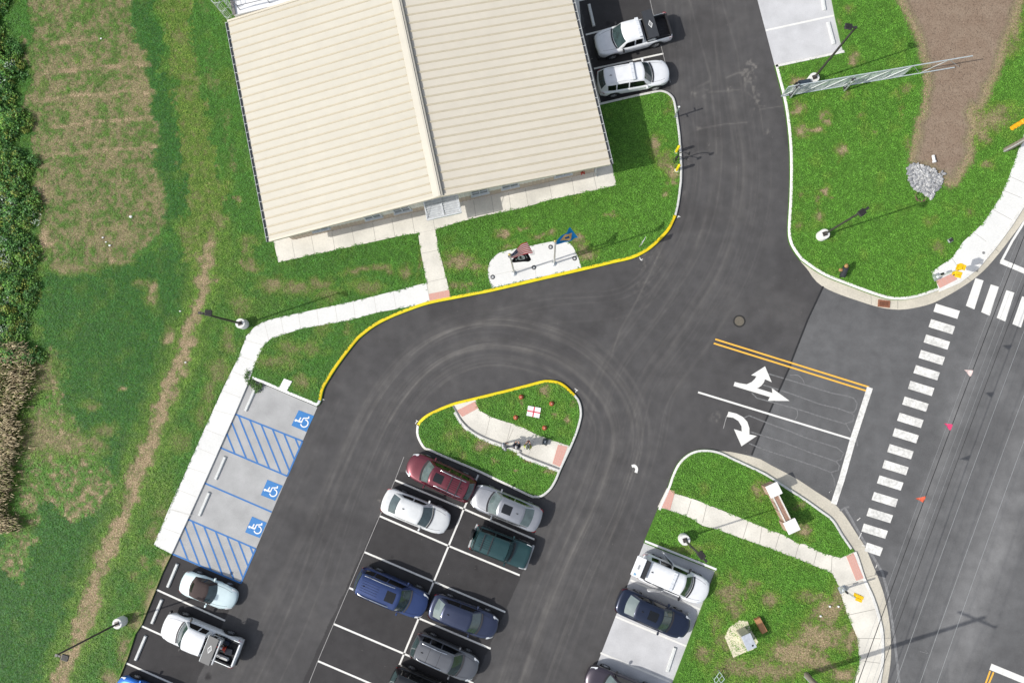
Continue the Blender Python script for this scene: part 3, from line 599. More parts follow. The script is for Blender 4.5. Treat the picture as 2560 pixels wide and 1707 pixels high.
slab('apron', apron, Z_WALK+.006, [M_conc, M_joint], J_a)
slab('flag_pad', flagpad, Z_WALK, [M_conc2, M_jointl], [tl(1200, 400, [(430, 820), (440, 925)]), tl(1200, 400, [(120, 900), (700, 770)])])
slab('sidewalk', isl_path, Z_WALK+.004, [M_conc, M_joint], [tl(600, 800, [(1960, 760), (1925, 905)]), tl(600, 800, [(2125, 815), (2090, 960)]), tl(1200, 800, [(262, 850), (200, 990)]), tl(1200, 800, [(440, 900), (380, 1060)]), tl(1200, 800, [(440, 895), (600, 952), (700, 985)])])
slab('sidewalk', walk_se, Z_WALK, [M_conc, M_joint], [tl(1200, 1207, q) for q in ([(1655, 135), (1622, 245)], [(1778, 168), (1745, 310)], [(2098, 310), (2060, 440)])] + [tl(1860, 1207, q) for q in ([(140, 345), (122, 470)], [(280, 395), (240, 530)], [(430, 480), (400, 590)], [(575, 530), (545, 640)], [(690, 575), (685, 700)], [(810, 1035), (1025, 988)], [(890, 1215), (1070, 1218)], [(910, 1390), (1065, 1410)], [(745, 815), (940, 765)])], jw=.035)
slab('sidewalk', walk_ne, Z_WALK, [M_conc2, M_joint], [tl(1860, 400, q) for q in ([(1630, 770), (1680, 840)], [(1945, 385), (2100, 470)], [(2085, 130), (2195, 180)], [(2035, 240), (2180, 300)], [(1790, 560), (1900, 640)])])
slab('foundation_strip', strip_bld, Z_WALK-.01, [M_kerb, M_joint], [tl(1300, 0, [(478, 222), (500, 216)]), tl(1300, 0, [(545, 470), (570, 460)])])
# darker border rail along the island path
def px_strip(name, pts, w, z, m_, parent, label=None):
    m = MB(); q = w2(pts, z); m.strip([(v.x, v.y) for v in q], w, z); o = m.build(name, m_, parent, local=True); return o
edge = spline(tl(600, 800, [(1668, 672), (1700, 725), (1735, 785), (1800, 850), (1900, 910), (2040, 965), (2195, 1020)]) + tl(1200, 800, [(330, 1052), (620, 1165)]), 3)
m = MB(); q = w2(edge, .15); m.profile([(v.x, v.y) for v in q], [(-.04, .10), (-.04, .205), (.04, .205), (.04, .10)]); struct(m.build('path_edging', mat('edging', (.20, .20, .20), .7)))
m = MB(); q = w2([(x-2.5, y+5) for x, y in edge[2:]], .14); m.profile([(v.x, v.y) for v in q], [(-.10, .08), (-.10, .143), (.10, .143), (.10, .08)]); struct(m.build('kerb', M_kerb))

def kerb(pts, mats, width=.17, side=1, closed=False):
    p = w2(resample(pts, 14), 0.06); m = MB(); s = side
    pr = [(0, -.02), (s*.012, Z_KERB-.02), (s*.035, Z_KERB), (s*width, Z_KERB), (s*width, .05)]
    if s < 0: pr = pr[::-1]
    m.profile([(v.x, v.y) for v in p], pr); return struct(m.build('kerb', mats, smooth=50))
kerb(kw_white, M_kerb, side=-1) if False else None
def kerb_auto(pts, mats, poly, width=.17):
    """kerb whose body lies on the lawn's side of the traced edge"""
    a, b = np.array(pts[len(pts)//2-1]), np.array(pts[len(pts)//2]); d = (b-a)/np.linalg.norm(b-a); mid = (a+b)/2
    left = mid+np.array([d[1], -d[0]])*5           # left of travel in world axes (image y is flipped)
    ins = inpoly(np.array([left[0]]), np.array([left[1]]), poly)[0]
    kerb(pts, mats, width, 1 if ins else -1)
kerb_auto(kw_white, M_kerb, lawn_west); kerb_auto(kw_yel, M_yellow, lawn_west, .22); kerb_auto(kerb_west_end, M_white, lawn_west, .2)
kerb_auto(east_kerb_a, M_kerb, lawn_east, .2); kerb_auto(east_kerb_b, M_kerb, lawn_east, .2); kerb_auto(east_kerb_in, M_kerb, lawn_east, .2)
kerb_auto(se_kerb[:-1], M_kerb, lawn_se, .17); kerb_auto(tl(1200, 1207, [(1290, 463), (1848, 684)]), M_white, lawn_se, .16)
kerb_auto(isl_yel, M_yellow, lawn_isl, .2); kerb_auto(isl_wht, M_kerb, lawn_isl, .17)
# small painted return beside the accessible stalls
m = MB(); m.prism([(v.x, v.y) for v in w2(tl(600, 800, [(345, 458), (408, 480), (365, 555), (308, 525)]), .16)], .1, .158); struct(m.build('concrete_pad', M_white))
def gutter(inner, outer, z=.022):
    n = 60
    def rs(p):
        p = np.array(p); s = np.r_[0, np.cumsum(np.linalg.norm(np.diff(p, axis=0), axis=1))]; t = np.linspace(0, s[-1], n)
        return np.stack([np.interp(t, s, p[:, 0]), np.interp(t, s, p[:, 1])], -1)
    a, b = rs(inner), rs(outer); m = MB(); A = w2(a, z); B = w2(b, z)
    m.add([tuple(v) for v in A]+[(v.x, v.y, .008) for v in B], [(i, i+1, n+i+1, n+i) for i in range(n-1)])
    for f in list(range(len(m.f))): 
        i0, i1, i2 = m.f[f][:3]; va, vb, vc = (Vector(m.v[k]) for k in (i0, i1, i2))
        if (vb-va).cross(vc-va).z < 0: m.f[f] = m.f[f][::-1]
    return m
m = gutter(east_kerb_in + walk_ne_in[1:], east_gut_out); m.cur = 1
for q in ([(440, 785), (455, 770)], [(995, 1050), (998, 1132)], [(1205, 1098), (1205, 1168)], [(1720, 900), (1785, 950)], [(1950, 680), (2000, 722)]):
    e = w2(tl(1860, 400, q), .03); m.strip([(v.x, v.y) for v in e], .03, .027)
struct(m.build('gutter', [M_concg, M_joint]))
m = gutter(se_gut_in, se_gut_out); m.cur = 1
for q in ([(1085, 1215), (1155, 1215)], [(940, 745), (1050, 715)]):
    e = w2(tl(1860, 1207, q), .03); m.strip([(v.x, v.y) for v in e], .03, .027)
struct(m.build('gutter', [M_concg, M_joint]))
m = MB(); q = w2(se_gut_in[_i:], .14); m.profile([(v.x, v.y) for v in q], [(-.09, .02), (-.09, Z_KERB-.005), (.09, Z_KERB-.005), (.09, .02)]); struct(m.build('kerb', M_kerb))
m = MB(); q = w2(walk_ne_in, .14); m.profile([(v.x, v.y) for v in q], [(-.10, .01), (-.10, Z_KERB-.006), (.09, Z_KERB-.006), (.09, .01)]); struct(m.build('kerb', M_kerb))
# tactile warning tiles at the ramps
def tactile(corners, n=4):
    z = Z_WALK+.014; c = w2(corners, z); m = MB(); m.prism([(v.x, v.y) for v in c], .09, z); m.cur = 1
    for k in range(1, n):
        a = c[0].lerp(c[1], k/n); b = c[3].lerp(c[2], k/n); m.strip([a, b], .02, z+.002)
    m.cur = 0
    nu, nv = 18, 8
    for i in range(nu):
        for j in range(nv):
            q = (c[0].lerp(c[1], (i+.5)/nu)).lerp(c[3].lerp(c[2], (i+.5)/nu), (j+.5)/nv); m.cyl((q.x, q.y, z), (q.x, q.y, z+.006), .013, .008, 5)
    return struct(m.build('tactile_paving', [M_tact, mat('tile joint', (.55, .42, .36), .9)]))
tactile(tl(600, 400, [(1480, 1050), (1640, 1018), (1652, 1078), (1490, 1112)]))
tactile(tl(600, 800, [(1700, 708), (1842, 636), (1868, 690), (1742, 758)]))
tactile(tl(1200, 800, [(612, 976), (686, 990), (628, 1150), (568, 1124)][::-1]))
tactile(tl(1200, 1207, [(1470, 50), (1530, 62), (1490, 212), (1420, 190)][::-1]))
tactile(tl(1860, 1207, [(802, 572), (858, 548), (938, 745), (880, 765)][::-1]))
tactile(tl(1860, 400, [(1505, 948), (1640, 885), (1672, 935), (1535, 1005)]))

# ------------------------------------------------------------------ painted markings
def mk(name, pts, w, m_, parent=lot, z=Z_MARK):
    m = MB(); q = w2(pts, z); m.strip([(v.x, v.y) for v in q], w, z); return m.build(name, m_, parent, local=True)
def mkpoly(name, polys, m_, parent=lot, z=Z_MARK):
    m = MB()
    for k, p in enumerate(polys): m.flat([(v.x, v.y) for v in w2(p, z)], z+.002*k)
    return m.build(name, m_, parent, local=True)
G6 = lambda *q: tl(600, 1207, q)
for q in ([(1868, -64), (1755, 203), (1190, 1568), (1090, 1810)], [(1215, -23), (1755, 203), (2308, 441)], [(1095, 258), (1635, 492), (2193, 722)], [(975, 540), (1520, 772), (2080, 1010)], [(855, 820), (1402, 1058), (1965, 1297)], [(735, 1103), (1282, 1335), (1830, 1568)], [(610, 1393), (1165, 1630), (1700, 1860)]):
    mk('parking_line', G6(*q), .125, M_mark)
mk('chalk_line', G6((1285, -205), (1215, -23), (1095, 258), (855, 820), (610, 1393), (540, 1570)), .035, mat('chalk', (.36, .35, .34), .8))
for q in ([(1228, 835), (1765, 1078)], [(1110, 1120), (1650, 1362)], [(985, 1408), (1520, 1645)]): mk('parking_line', tl(0, 1207, q), .125, M_mark)
for q in ([(515, 275), (1060, 135)], [(580, 540), (1125, 422)], [(440, 12), (990, -120)]): mk('parking_line', tl(1300, 0, q), .125, M_mark)
mk('chalk_line', tl(1300, 0, [(1015, -20), (1050, 140), (1120, 420), (1180, 650)]), .035, MATS['chalk'])
for q in ([(1180, 760), (1730, 990)], [(1062, 1045), (1620, 1278)], [(945, 1330), (1500, 1562)]): mk('parking_line', tl(1200, 1207, q), .13, M_mark)
mk('parking_line', tl(1860, 0, [(170, 240), (705, 124)]), .14, M_mark)
# accessible stalls in blue
A0, A1 = t1(0, 800, 1840, 735), t1(600, 800, 490, 948); B0, B1 = t1(0, 800, 1725, 998), t1(600, 800, 370, 1222)
D0, D1 = t1(0, 1207, 1475, 285), t1(0, 1207, 2005, 515); E0, E1 = t1(0, 1207, 1348, 553), t1(0, 1207, 1888, 783)
def clipseg(p, d, poly):
    n = len(poly); ar = sum(poly[i][0]*poly[(i+1) % n][1]-poly[(i+1) % n][0]*poly[i][1] for i in range(n)); sg = 1 if ar > 0 else -1
    t0, tb = -1e9, 1e9
    for i in range(n):
        a, b = poly[i], poly[(i+1) % n]; nx, ny = -(b[1]-a[1])*sg, (b[0]-a[0])*sg
        num = (a[0]-p[0])*nx+(a[1]-p[1])*ny; den = d[0]*nx+d[1]*ny
        if abs(den) < 1e-9: 
            if num > 0: return None
            continue
        t = num/den
        if den > 0: t0 = max(t0, t)
        else: tb = min(tb, t)
    return None if t0 >= tb-.03 else [(p[0]+d[0]*t0, p[1]+d[1]*t0), (p[0]+d[0]*tb, p[1]+d[1]*tb)]
for q in ((A0, A1), (B0, B1), (D0, D1), (E0, E1), (A1, B1), (D1, E1)): mk('blue_line', q, .115, M_blue, acc)
mk('blue_line', tl(0, 800, [(1600, 1275), (2130, 1503)]), .115, M_blue, acc)
for quad, s0, dv in (((A0, A1, B1, B0), t1(0, 800, 1870, 750), (145, 358)), ((D0, D1, E1, E0), t1(0, 1207, 1508, 300), (138, 362))):
    for k in range(-2, 8):
        c = clipseg((s0[0]+k*90/K*1.0, s0[1]+k*38/K), dv, quad)
        if c: mk('hatch_line', c, .115, M_blue, acc, Z_MARK+.004)
M_sym = mat('symbol blue', (.018, .17, .45), .6, var=.08, scale=10); M_symw = mat('symbol white', (.76, .76, .74), .6, var=.05, scale=10)
def symbol(cr):
    c = w2(cr, Z_MARK+.006); m = MB(); m.flat([(v.x, v.y) for v in c], Z_MARK+.006); o = m.build('accessible_symbol', M_sym, acc, local=True)
    ctr = (c[0]+c[1]+c[2]+c[3])/4; e1 = ((c[1]-c[0])+(c[2]-c[3]))/2; e2 = ((c[3]-c[0])+(c[2]-c[1]))/2
    f = lambda up, fw: ctr-e1*up-e2*fw
    m = MB(); z = Z_MARK+.010; w = .085
    m.flat([(lambda q: (q.x, q.y))(f(.385+.075*math.cos(a), -.12+.075*math.sin(a))) for a in np.linspace(0, 2*math.pi, 17)[:-1]], z)
    m.strip([f(.30, -.11), f(.05, -.10), f(.02, -.08)], w*1.35, z+.001)
    m.strip([f(.20, -.08), f(.18, .14)], w, z+.002)
    m.strip([f(.03, -.10), f(.02, .16), f(-.27, .27), f(-.30, .27)], w, z+.003)
    m.strip([f(-.27, .25), f(-.23, .37)], w, z+.004)
    m.strip([f(-.17+.215*math.cos(a), -.10+.215*math.sin(a)) for a in np.linspace(R(75), R(330), 22)], w*.95, z+.005)
    m.build('pictogram', M_symw, o, local=True)
symbol(tl(600, 800, [(460, 705), (580, 750), (520, 875), (403, 825)]))
symbol(tl(600, 800, [(215, 1250), (335, 1297), (275, 1415), (163, 1370)]))
symbol(tl(600, 1207, [(95, 262), (210, 310), (155, 430), (40, 385)]))
# lane arrows and lines near the exit
mkpoly('turn_arrow', [tl(1860, 800, [(-72, 484), (35, 512), (222, 571), (218, 532), (358, 633), (187, 632), (203, 603), (-82, 516)]),
                      tl(1860, 800, [(-30, 494), (20, 503), (60, 485), (85, 460), (97, 440), (55, 432), (165, 362), (218, 487), (165, 463), (155, 490), (135, 515), (110, 532), (60, 540)])], M_mark)
mkpoly('turn_arrow', [tl(1200, 800, [(1948, 717), (2010, 732), (2060, 758), (2095, 795), (2112, 845), (2112, 895), (2170, 907), (2050, 988), (1990, 853), (2052, 872), (2050, 832), (2025, 790), (1985, 765), (1935, 757)])], M_mark)
mk('centre_line', tl(1860, 800, [(-225, 150), (980, 525)]), .115, M_ymark); mk('centre_line', tl(1860, 800, [(-237, 182), (965, 556)]), .115, M_ymark)
mk('lane_line', tl(1860, 800, [(-360, 565), (845, 933)]), .13, M_mark); mk('stop_line', tl(1860, 800, [(988, 528), (850, 950), (765, 1250), (703, 1440)]), .40, M_markworn, road, Z_MARK+.002)
mk('chalk_line', tl(1200, 800, [(1935, 750), (1920, 800), (1908, 850)]), .04, MATS['chalk'])
_w = 0
for (x, y) in [(1505, -129), (1467, -8), (1428, 112), (1388, 233), (1348, 352), (1305, 475), (1260, 598), (1220, 725), (1183, 845), (1142, 970), (1103, 1095), (1062, 1215), (1020, 1345), (980, 1470), (940, 1592)]:
    mkpoly('crosswalk_stripe', [tl(1860, 800, [(x, y), (x+188, y+58), (x+167, y+120), (x-20, y+62)])], M_mark if _w == 0 else M_markworn, road); _w += 1
mkpoly('crosswalk_stripe', [tl(1860, 1207, [(965, 465), (1090, 507), (1066, 572), (945, 532)])], M_markworn, road)
for (x, y) in [(1815, 925), (1935, 975), (2057, 1020), (2180, 1068), (2302, 1112)]:
    mkpoly('crosswalk_stripe', [tl(1860, 400, [(x, y), (x+63, y+20), (x-9, y+246), (x-76, y+217)])], M_mark, road)
mk('edge_line', tl(1860, 400, [(2290, 330), (2195, 490), (2100, 640), (2015, 800)]), .16, M_mark, road, Z_MARK+.002)
mk('stop_line', tl(1860, 400, [(2012, 792), (2200, 872), (2320, 922)]), .36, M_mark, road)
mk('stop_line', tl(1860, 1207, [(1932, 1437), (2195, 1545), (2400, 1630)]), .42, M_mark, road)
mk('centre_line', tl(1860, 1207, [(1930, 1470), (1895, 1568), (1830, 1760)]), .11, M_ymark, road); mk('centre_line', tl(1860, 1207, [(1957, 1480), (1920, 1568), (1855, 1760)]), .11, M_ymark, road)
mk('seam', seam, .12, M_tar, road, .009)
M_scr = mat('scrubbed marking', (.20, .20, .20), .9, var=.25, scale=6)
mk('old_marking', tl(1860, 1207, [(740, 222), (800, 190), (825, 188)]), .12, M_scr, road, .009)
mk('old_marking', tl(1860, 1207, [(790, 195), (960, 490), (1085, 700), (1130, 870), (1175, 1180), (1218, 1568), (1230, 1700)]), .17, M_scr, road, .011)
for i, q in enumerate(([(190, 420), (330, 462), (520, 520), (700, 575), (800, 592), (860, 612), (886, 650), (880, 690), (862, 722), (830, 725)], [(150, 508), (350, 570), (600, 660), (740, 692), (830, 725)], [(60, 570), (100, 610), (300, 665), (470, 712), (620, 762), (790, 812), (855, 790), (862, 745), (835, 725)], [(800, 815), (840, 880), (885, 950), (890, 985)],
                    [(0, 765), (40, 748), (200, 812), (360, 870), (500, 927), (730, 1000), (782, 1042), (760, 1092), (715, 1105)], [(50, 875), (300, 952), (500, 1030), (715, 1105)], [(40, 965), (150, 1012), (400, 1092), (580, 1152), (680, 1192), (740, 1175), (748, 1140), (718, 1100)], [(685, 1200), (705, 1240), (715, 1300)])):
    mk('loop_cut', tl(1860, 800, q), .09, M_seal, road, .008+.0008*i)
mk('loop_cut', spline(tl(1860, 800, [(360, 432), (420, 432), (460, 465), (472, 495)]), 4), .05, M_scr, road, .015); mk('loop_cut', spline(tl(1860, 800, [(365, 680), (412, 700), (420, 745), (400, 780)]), 4), .05, M_scr, road, .015)
# little white stencilled ticks where the yellow kerb paint stops
for (ox, oy, q) in ((1200, 400, [(1250, 762), (1262, 785), (1275, 775)]), (1200, 400, [(1545, 452), (1560, 445)]), (600, 800, [(632, 640), (650, 622)]), (600, 800, [(1374, 812), (1388, 792)]), (1200, 800, [(742, 535), (758, 550), (748, 566)])):
    mk('kerb_tick', tl(ox, oy, q), .05, M_mark); c = q[len(q)//2]; mk('kerb_tick', tl(ox, oy, [(c[0]-9, c[1]-8), (c[0]+10, c[1]+3)]), .05, M_mark, z=Z_MARK+.003)
mk('paint_spill', spline(tl(1200, 800, [(1190, 1145), (1212, 1142), (1228, 1165), (1222, 1195)]), 3), .2, M_mark)
for q in ([(668, 75), (690, 52), (672, 72)], [(885, 295), (912, 272)], [(898, 440), (922, 388)], [(1032, 665), (1042, 640)], [(925, 488), (955, 492)]): mk('survey_mark', tl(1860, 1207, q), .04, M_mark, road, .018)
mk('survey_mark', tl(1860, 1207, [(1378, 1318), (1440, 1332)]), .04, M_scr, road, .018); mk('survey_mark', tl(1860, 1207, [(1422, 1312), (1445, 1333), (1425, 1335)]), .04, M_scr, road, .0195)
# ================================================================== building
ZE = 3.5
RL, RR = P(673.3, 602.5, ZE), P(1526, 410, ZE)
f = (RR-RL); FW = f.length; f.normalize(); nb = Vector((-f.y, f.x, 0))
lo, hi = 3.5, 9.0
for _ in range(50):
    mid = (lo+hi)/2; q = P(1097.5, 484.5, mid)
    if (q-RL).dot(nb) < 0: hi = mid          # too near the front -> lower
    else: lo = mid
ZR = (lo+hi)/2-.55
RM = P(1097.5, 484.5, ZR); TR = (RM-RL).dot(f)

DL = (P(566, 55.8, ZE)-RL).dot(nb)           # depth of the gabled part
wl, wr = P(732, 600, .13), P(1484, 430, .13)
WF = ((wl-RL).dot(nb)+(wr-RL).dot(nb))/2
WF = max(.25, WF)
OV = .10
def B(s, d, z): return Vector((RL.x+f.x*s+nb.x*d, RL.y+f.y*s+nb.y*d, z))
def roofz(s): return ZE+(ZR-ZE)*(s/TR if s < TR else (FW-s)/(FW-TR))
ox = max(0, (wl-RL).dot(f)); oxr = min(1.2, max(.2, FW-(wr-RL).dot(f)))
bld = thing('metal_building', B(FW/2, 8, 0), 'low tan metal building with a cream ribbed gable roof', 'building')
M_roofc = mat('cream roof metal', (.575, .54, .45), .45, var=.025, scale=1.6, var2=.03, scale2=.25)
M_roofc2 = mat('cream roof metal shade offset', (.635, .585, .485), .45, var=.025, scale=1.6, var2=.03, scale2=.25)  # right slope coloured paler to offset the weaker sun it gets
M_roofr = mat('tan roof seam with shade', (.54, .48, .355), .45, var=.04, scale=3)  # shadow side of the ribs is put into this darker tan
M_trim = mat('pale trim', (.62, .60, .54), .45, var=.05)
M_gut = mat('gutter metal', (.66, .68, .67), .4, metal=.2); M_wallc = mat('cream wall metal', (.70, .69, .63), .5, var=.05, scale=2)
M_wallt = mat('tan wall metal', (.46, .38, .29), .5, var=.06, scale=2)
DB = DL
def roof_side(s0, s1, nm):
    m = MB(); pitch = .58; w = .035; h = .045; th = .05
    cols = [0.0]; d = .40
    seams = []
    while d < DB-.1: seams.append(d); d += pitch
    pr = [(-.02, 0)]
    for d in seams: pr += [(d-w-.035, 0), (d-w, h), (d+w, h), (d+w+.035, 0)]
    pr.append((DB, 0))
    nseg = 14
    for i in range(nseg+1):
        s = s0+(s1-s0)*i/nseg
        for d, hh in pr: m.v.append(tuple(B(s, d, roofz(s)+hh)))
    np_ = len(pr)
    for i in range(nseg):
        for j in range(np_-1):
            a, b = i*np_+j, (i+1)*np_+j
            m.f.append([a, b, b+1, a+1]); m.m.append(1 if abs(pr[j][1]-pr[j+1][1]) > .01 or pr[j][1] > .01 else 0)
    # soffit and edges
    e = [B(s0, -.02, roofz(s0)-th), B(s1, -.02, roofz(s1)-th), B(s1, DB, roofz(s1)-th), B(s0, DB, roofz(s0)-th)]
    m.add(e, [(3, 2, 1, 0)])
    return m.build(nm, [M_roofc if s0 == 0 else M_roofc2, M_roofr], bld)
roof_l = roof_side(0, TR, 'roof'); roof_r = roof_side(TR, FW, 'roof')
# ridge cap with vent lips
m = MB()
prof = [(-.42, .085), (-.40, .135), (-.02, .185), (.02, .185), (.10, .20), (.13, .155), (.19, .155), (.21, .19), (.25, .175), (.29, .085)]
for d in (-.03, DB):
    for o, z in prof: m.v.append(tuple(B(TR+o, d, roofz(TR+o)+z)))
n_ = len(prof)
for j in range(n_-1): m.f.append([j, n_+j, n_+j+1, j+1][::-1]); m.m.append(1 if j in (4, 6, 8) else 0)
m.add([B(TR+o, -.03, roofz(TR+o)+z) for o, z in prof], [tuple(range(n_))])
m.build('ridge_cap', [M_roofc, mat('vent slot', (.20, .195, .18), .7)], bld)
# rake trim on the gable edges
m = MB()
for s0, s1 in ((0, TR), (TR, FW)):
    for z0, z1, d0, d1 in ((-.14, .085, -.06, .10),):
        a = [B(s0, d0, roofz(s0)+z0), B(s1, d0, roofz(s1)+z0), B(s1, d1, roofz(s1)+z0), B(s0, d1, roofz(s0)+z0)]
        b = [B(s0, d0, roofz(s0)+z1), B(s1, d0, roofz(s1)+z1), B(s1, d1, roofz(s1)+z1), B(s0, d1, roofz(s0)+z1)]
        m.add(a+b, [(3, 2, 1, 0), (4, 5, 6, 7), (0, 1, 5, 4), (2, 3, 7, 6), (1, 2, 6, 5), (3, 0, 4, 7)])
m.build('rake_trim', mat('rake cream', (.64, .585, .47), .45, var=.03), bld)
m = MB()
for s0, s1 in ((0, TR), (TR, FW)):
    for d0 in (DB-.06,):
        a = [B(s0, d0, roofz(s0)-.15), B(s1, d0, roofz(s1)-.15), B(s1, d0+.14, roofz(s1)-.15), B(s0, d0+.14, roofz(s0)-.15)]
        b = [v+Vector((0, 0, .24)) for v in a]
        m.add(a+b, [(3, 2, 1, 0), (4, 5, 6, 7), (0, 1, 5, 4), (2, 3, 7, 6), (1, 2, 6, 5), (3, 0, 4, 7)])
m.build('rake_trim', MATS['rake cream'], bld)
# eave gutters: an open channel with hanger straps
for s, sg in ((0, -1), (FW, 1)):
    m = MB(); g0, g1 = .01, .19
    sec = [(g0, .02), (g0, -.12), (g1, -.12), (g1, .03), (g1-.02, .03), (g1-.02, -.10), (g0+.02, -.10)]
    for d in (-.02, DB): 
        for o, z in sec: m.v.append(tuple(B(s+sg*o, d, ZE+z)))
    k = len(sec)
    for j in range(k-1): m.f.append([j, k+j, k+j+1, j+1]); m.m.append(1 if j in (5, 4) else 0)
    d = .3
    while d < DB: m.box(B(s+sg*.1, d, ZE+.02), (.2, .03, .015), math.atan2(f.y, f.x)); d += .62
    m.build('gutter', [M_gut, mat('gutter inside', (.16, .165, .17), .6)], bld)
# corrugated walls: front gable and the two long sides
def wall(a, b, ztop, nm, z0=.1, z1=None):
    L = (b-a).length; d = (b-a)/L; nn = Vector((d.y, -d.x, 0)); m = MB(); st = []
    x = 0.0
    while x < L:
        st += [(x, 0), (x+.20, 0), (x+.225, .03), (x+.275, .03)]; x += .30
    st.append((L, 0)); st = [q for q in st if q[0] <= L]
    zs = [z0, 1.15, 1.151]
    for x, o in st:
        p = a+d*x+nn*o
        for z in zs: m.v.append((p.x, p.y, z))
        m.v.append((p.x, p.y, ztop(x)))
    for i in range(len(st)-1):
        for j in range(3): m.f.append([i*4+j, (i+1)*4+j, (i+1)*4+j+1, i*4+j+1]); m.m.append(0 if j < 1 else 1)
    return m.build(nm, [M_wallt, M_wallc], bld)
a, b = B(ox, WF, 0), B(FW-oxr, WF, 0)
wf = wall(a, b, lambda x: roofz(ox+x)-.06, 'wall')
wall(B(ox, DB-.1, 0), B(ox, WF, 0), lambda x: roofz(ox)-.06, 'wall'); wall(B(FW-oxr, WF, 0), B(FW-oxr, DB-.1, 0), lambda x: roofz(FW-oxr)-.06, 'wall')
wang = math.atan2(f.y, f.x)
def on_wall(px, py, z):           # position along the front wall of a point seen at height z
    q = P(px, py, z); return (q-RL).dot(f)
M_frame = mat('window frame', (.60, .62, .63), .4)
for (tx, ty, ox_, oy_) in ((620, 543, 600, 400), (1035, 440, 600, 400), (1265, 386, 600, 400), (1875, 240, 600, 400), (2115, 190, 600, 400), (655, 108, 1200, 400)):
    s = on_wall(*t1(ox_, oy_, tx, ty), 1.75); zc, ww, hh = 1.75, 1.15, 1.0
    m = MB(); c = B(s, WF-.05, zc)
    for dx, dz, sx, sz in ((-ww/2, 0, .07, hh+.14), (ww/2, 0, .07, hh+.14), (0, hh/2+.035, ww-.07, .07), (0, -hh/2-.035, ww-.07, .07), (0, 0, .05, hh), ):
        m.box((c.x+f.x*dx, c.y+f.y*dx, zc+dz), (sx, .10, sz), wang)
    for dx in (-ww/4, ww/4): m.box((c.x+f.x*dx, c.y+f.y*dx, zc), (ww/2-.08, .08, .035), wang)
    m.box((c.x-nb.x*.06, c.y-nb.y*.06, zc-hh/2-.09), (ww+.2, .16, .04), wang)
    fr = m.build('window', M_frame, bld)
    m = MB(); m.box((c.x+nb.x*.02, c.y+nb.y*.02, zc), (ww-.05, .02, hh), wang); m.build('pane', M_wglass, fr)
# entrance door below the canopy
sd = on_wall(*t1(600, 400, 1580, 395), 1.1); m = MB()
for dx in (-.95, 0, .95): m.box(B(sd+dx, WF-.05, 1.2), (.07, .1, 2.15), wang)
m.box(B(sd, WF-.05, 2.25), (1.95, .1, .07), wang); dr = m.build('door', M_frame, bld)
m = MB()
for dx in (-.475, .475): m.box(B(sd+dx, WF-.02, 1.19), (.84, .03, 2.02), wang)
m.build('pane', M_wglass, dr)
# canopy with angled blades over the entrance
c0, c1, c2, c3 = [P(*t1(600, 400, *q), 2.75) for q in ((1433, 305), (1700, 248), (1742, 413), (1465, 478))]
M_can = mat('canopy aluminium', (.70, .72, .74), .35, metal=.25)
m = MB(); ex = ((c1-c0)+(c2-c3)).normalized(); ey = ((c3-c0)+(c2-c1)).normalized(); Lx = ((c1-c0).length+(c2-c3).length)/2; Ly = ((c3-c0).length+(c2-c1).length)/2; cc = (c0+c1+c2+c3)/4; ca = math.atan2(ex.y, ex.x)
for sgn in (-1, 1):
    m.box(cc+ex*(sgn*(Lx/2-.03)), (.06, Ly, .18), ca); m.box(cc+ey*(sgn*(Ly/2-.04)), (Lx-.12, .08, .18), ca)
m.box(cc, (.06, Ly-.16, .16), ca); cn = m.build('canopy', M_can, bld)
for half in (-1, 1):
    for k in range(8):
        m = MB(); yy = -Ly/2+.16+(Ly-.3)*k/7.5
        M_ = Matrix.Rotation(ca, 4, 'Z') @ Matrix.Rotation(R(-26), 4, 'X')
        m.box(cc+ex*(half*(Lx/4-.015))+ey*(yy+.02), (Lx/2-.10, .225, .018), M=M_); m.build('blade', M_can, cn)
for sgn in (-.46, .46):
    m = MB(); m.cyl(cc+ex*(sgn*Lx)+ey*(Ly*.42), cc+ex*(sgn*Lx)-ey*(Ly*.5)+Vector((0, 0, .75)), .018, n=6); m.build('hanger_rod', M_can, cn)
# downspout at the right end, red fire fitting, wall lamps
m = MB(); q = B(FW-oxr+.25, WF-.05, 0); m.tube([B(FW+.02, .2, ZE-.1), B(FW-.35, .25, ZE-.55), B(FW-oxr+.1, WF-.08, ZE-.9), B(FW-oxr+.1, WF-.08, .4), B(FW-oxr+.12, WF-.4, .22)], .05, 8); m.build('downspout', M_gut, bld, smooth=40)
s = on_wall(*t1(1300, 0, 490, 1352), .8); m = MB(); m.cyl(B(s, WF, .85), B(s, WF-.16, .85), .05, n=8); m.cyl(B(s-.1, WF-.08, .85), B(s-.1, WF-.22, .8), .045, n=8); m.cyl(B(s+.1, WF-.08, .85), B(s+.1, WF-.22, .8), .045, n=8); m.box(B(s, WF-.08, .85), (.3, .06, .08), wang); m.build('fire_connection', mat('fire red', (.42, .05, .03), .5), bld)
for (x, y) in ((1130, 398), ):
    s = on_wall(*t1(600, 400, x, y), 2.6); m = MB(); m.rbox(B(s, WF-.1, 2.6), (.28, .2, .16), .03, wang); m.build('wall_lamp', M_trim, bld)
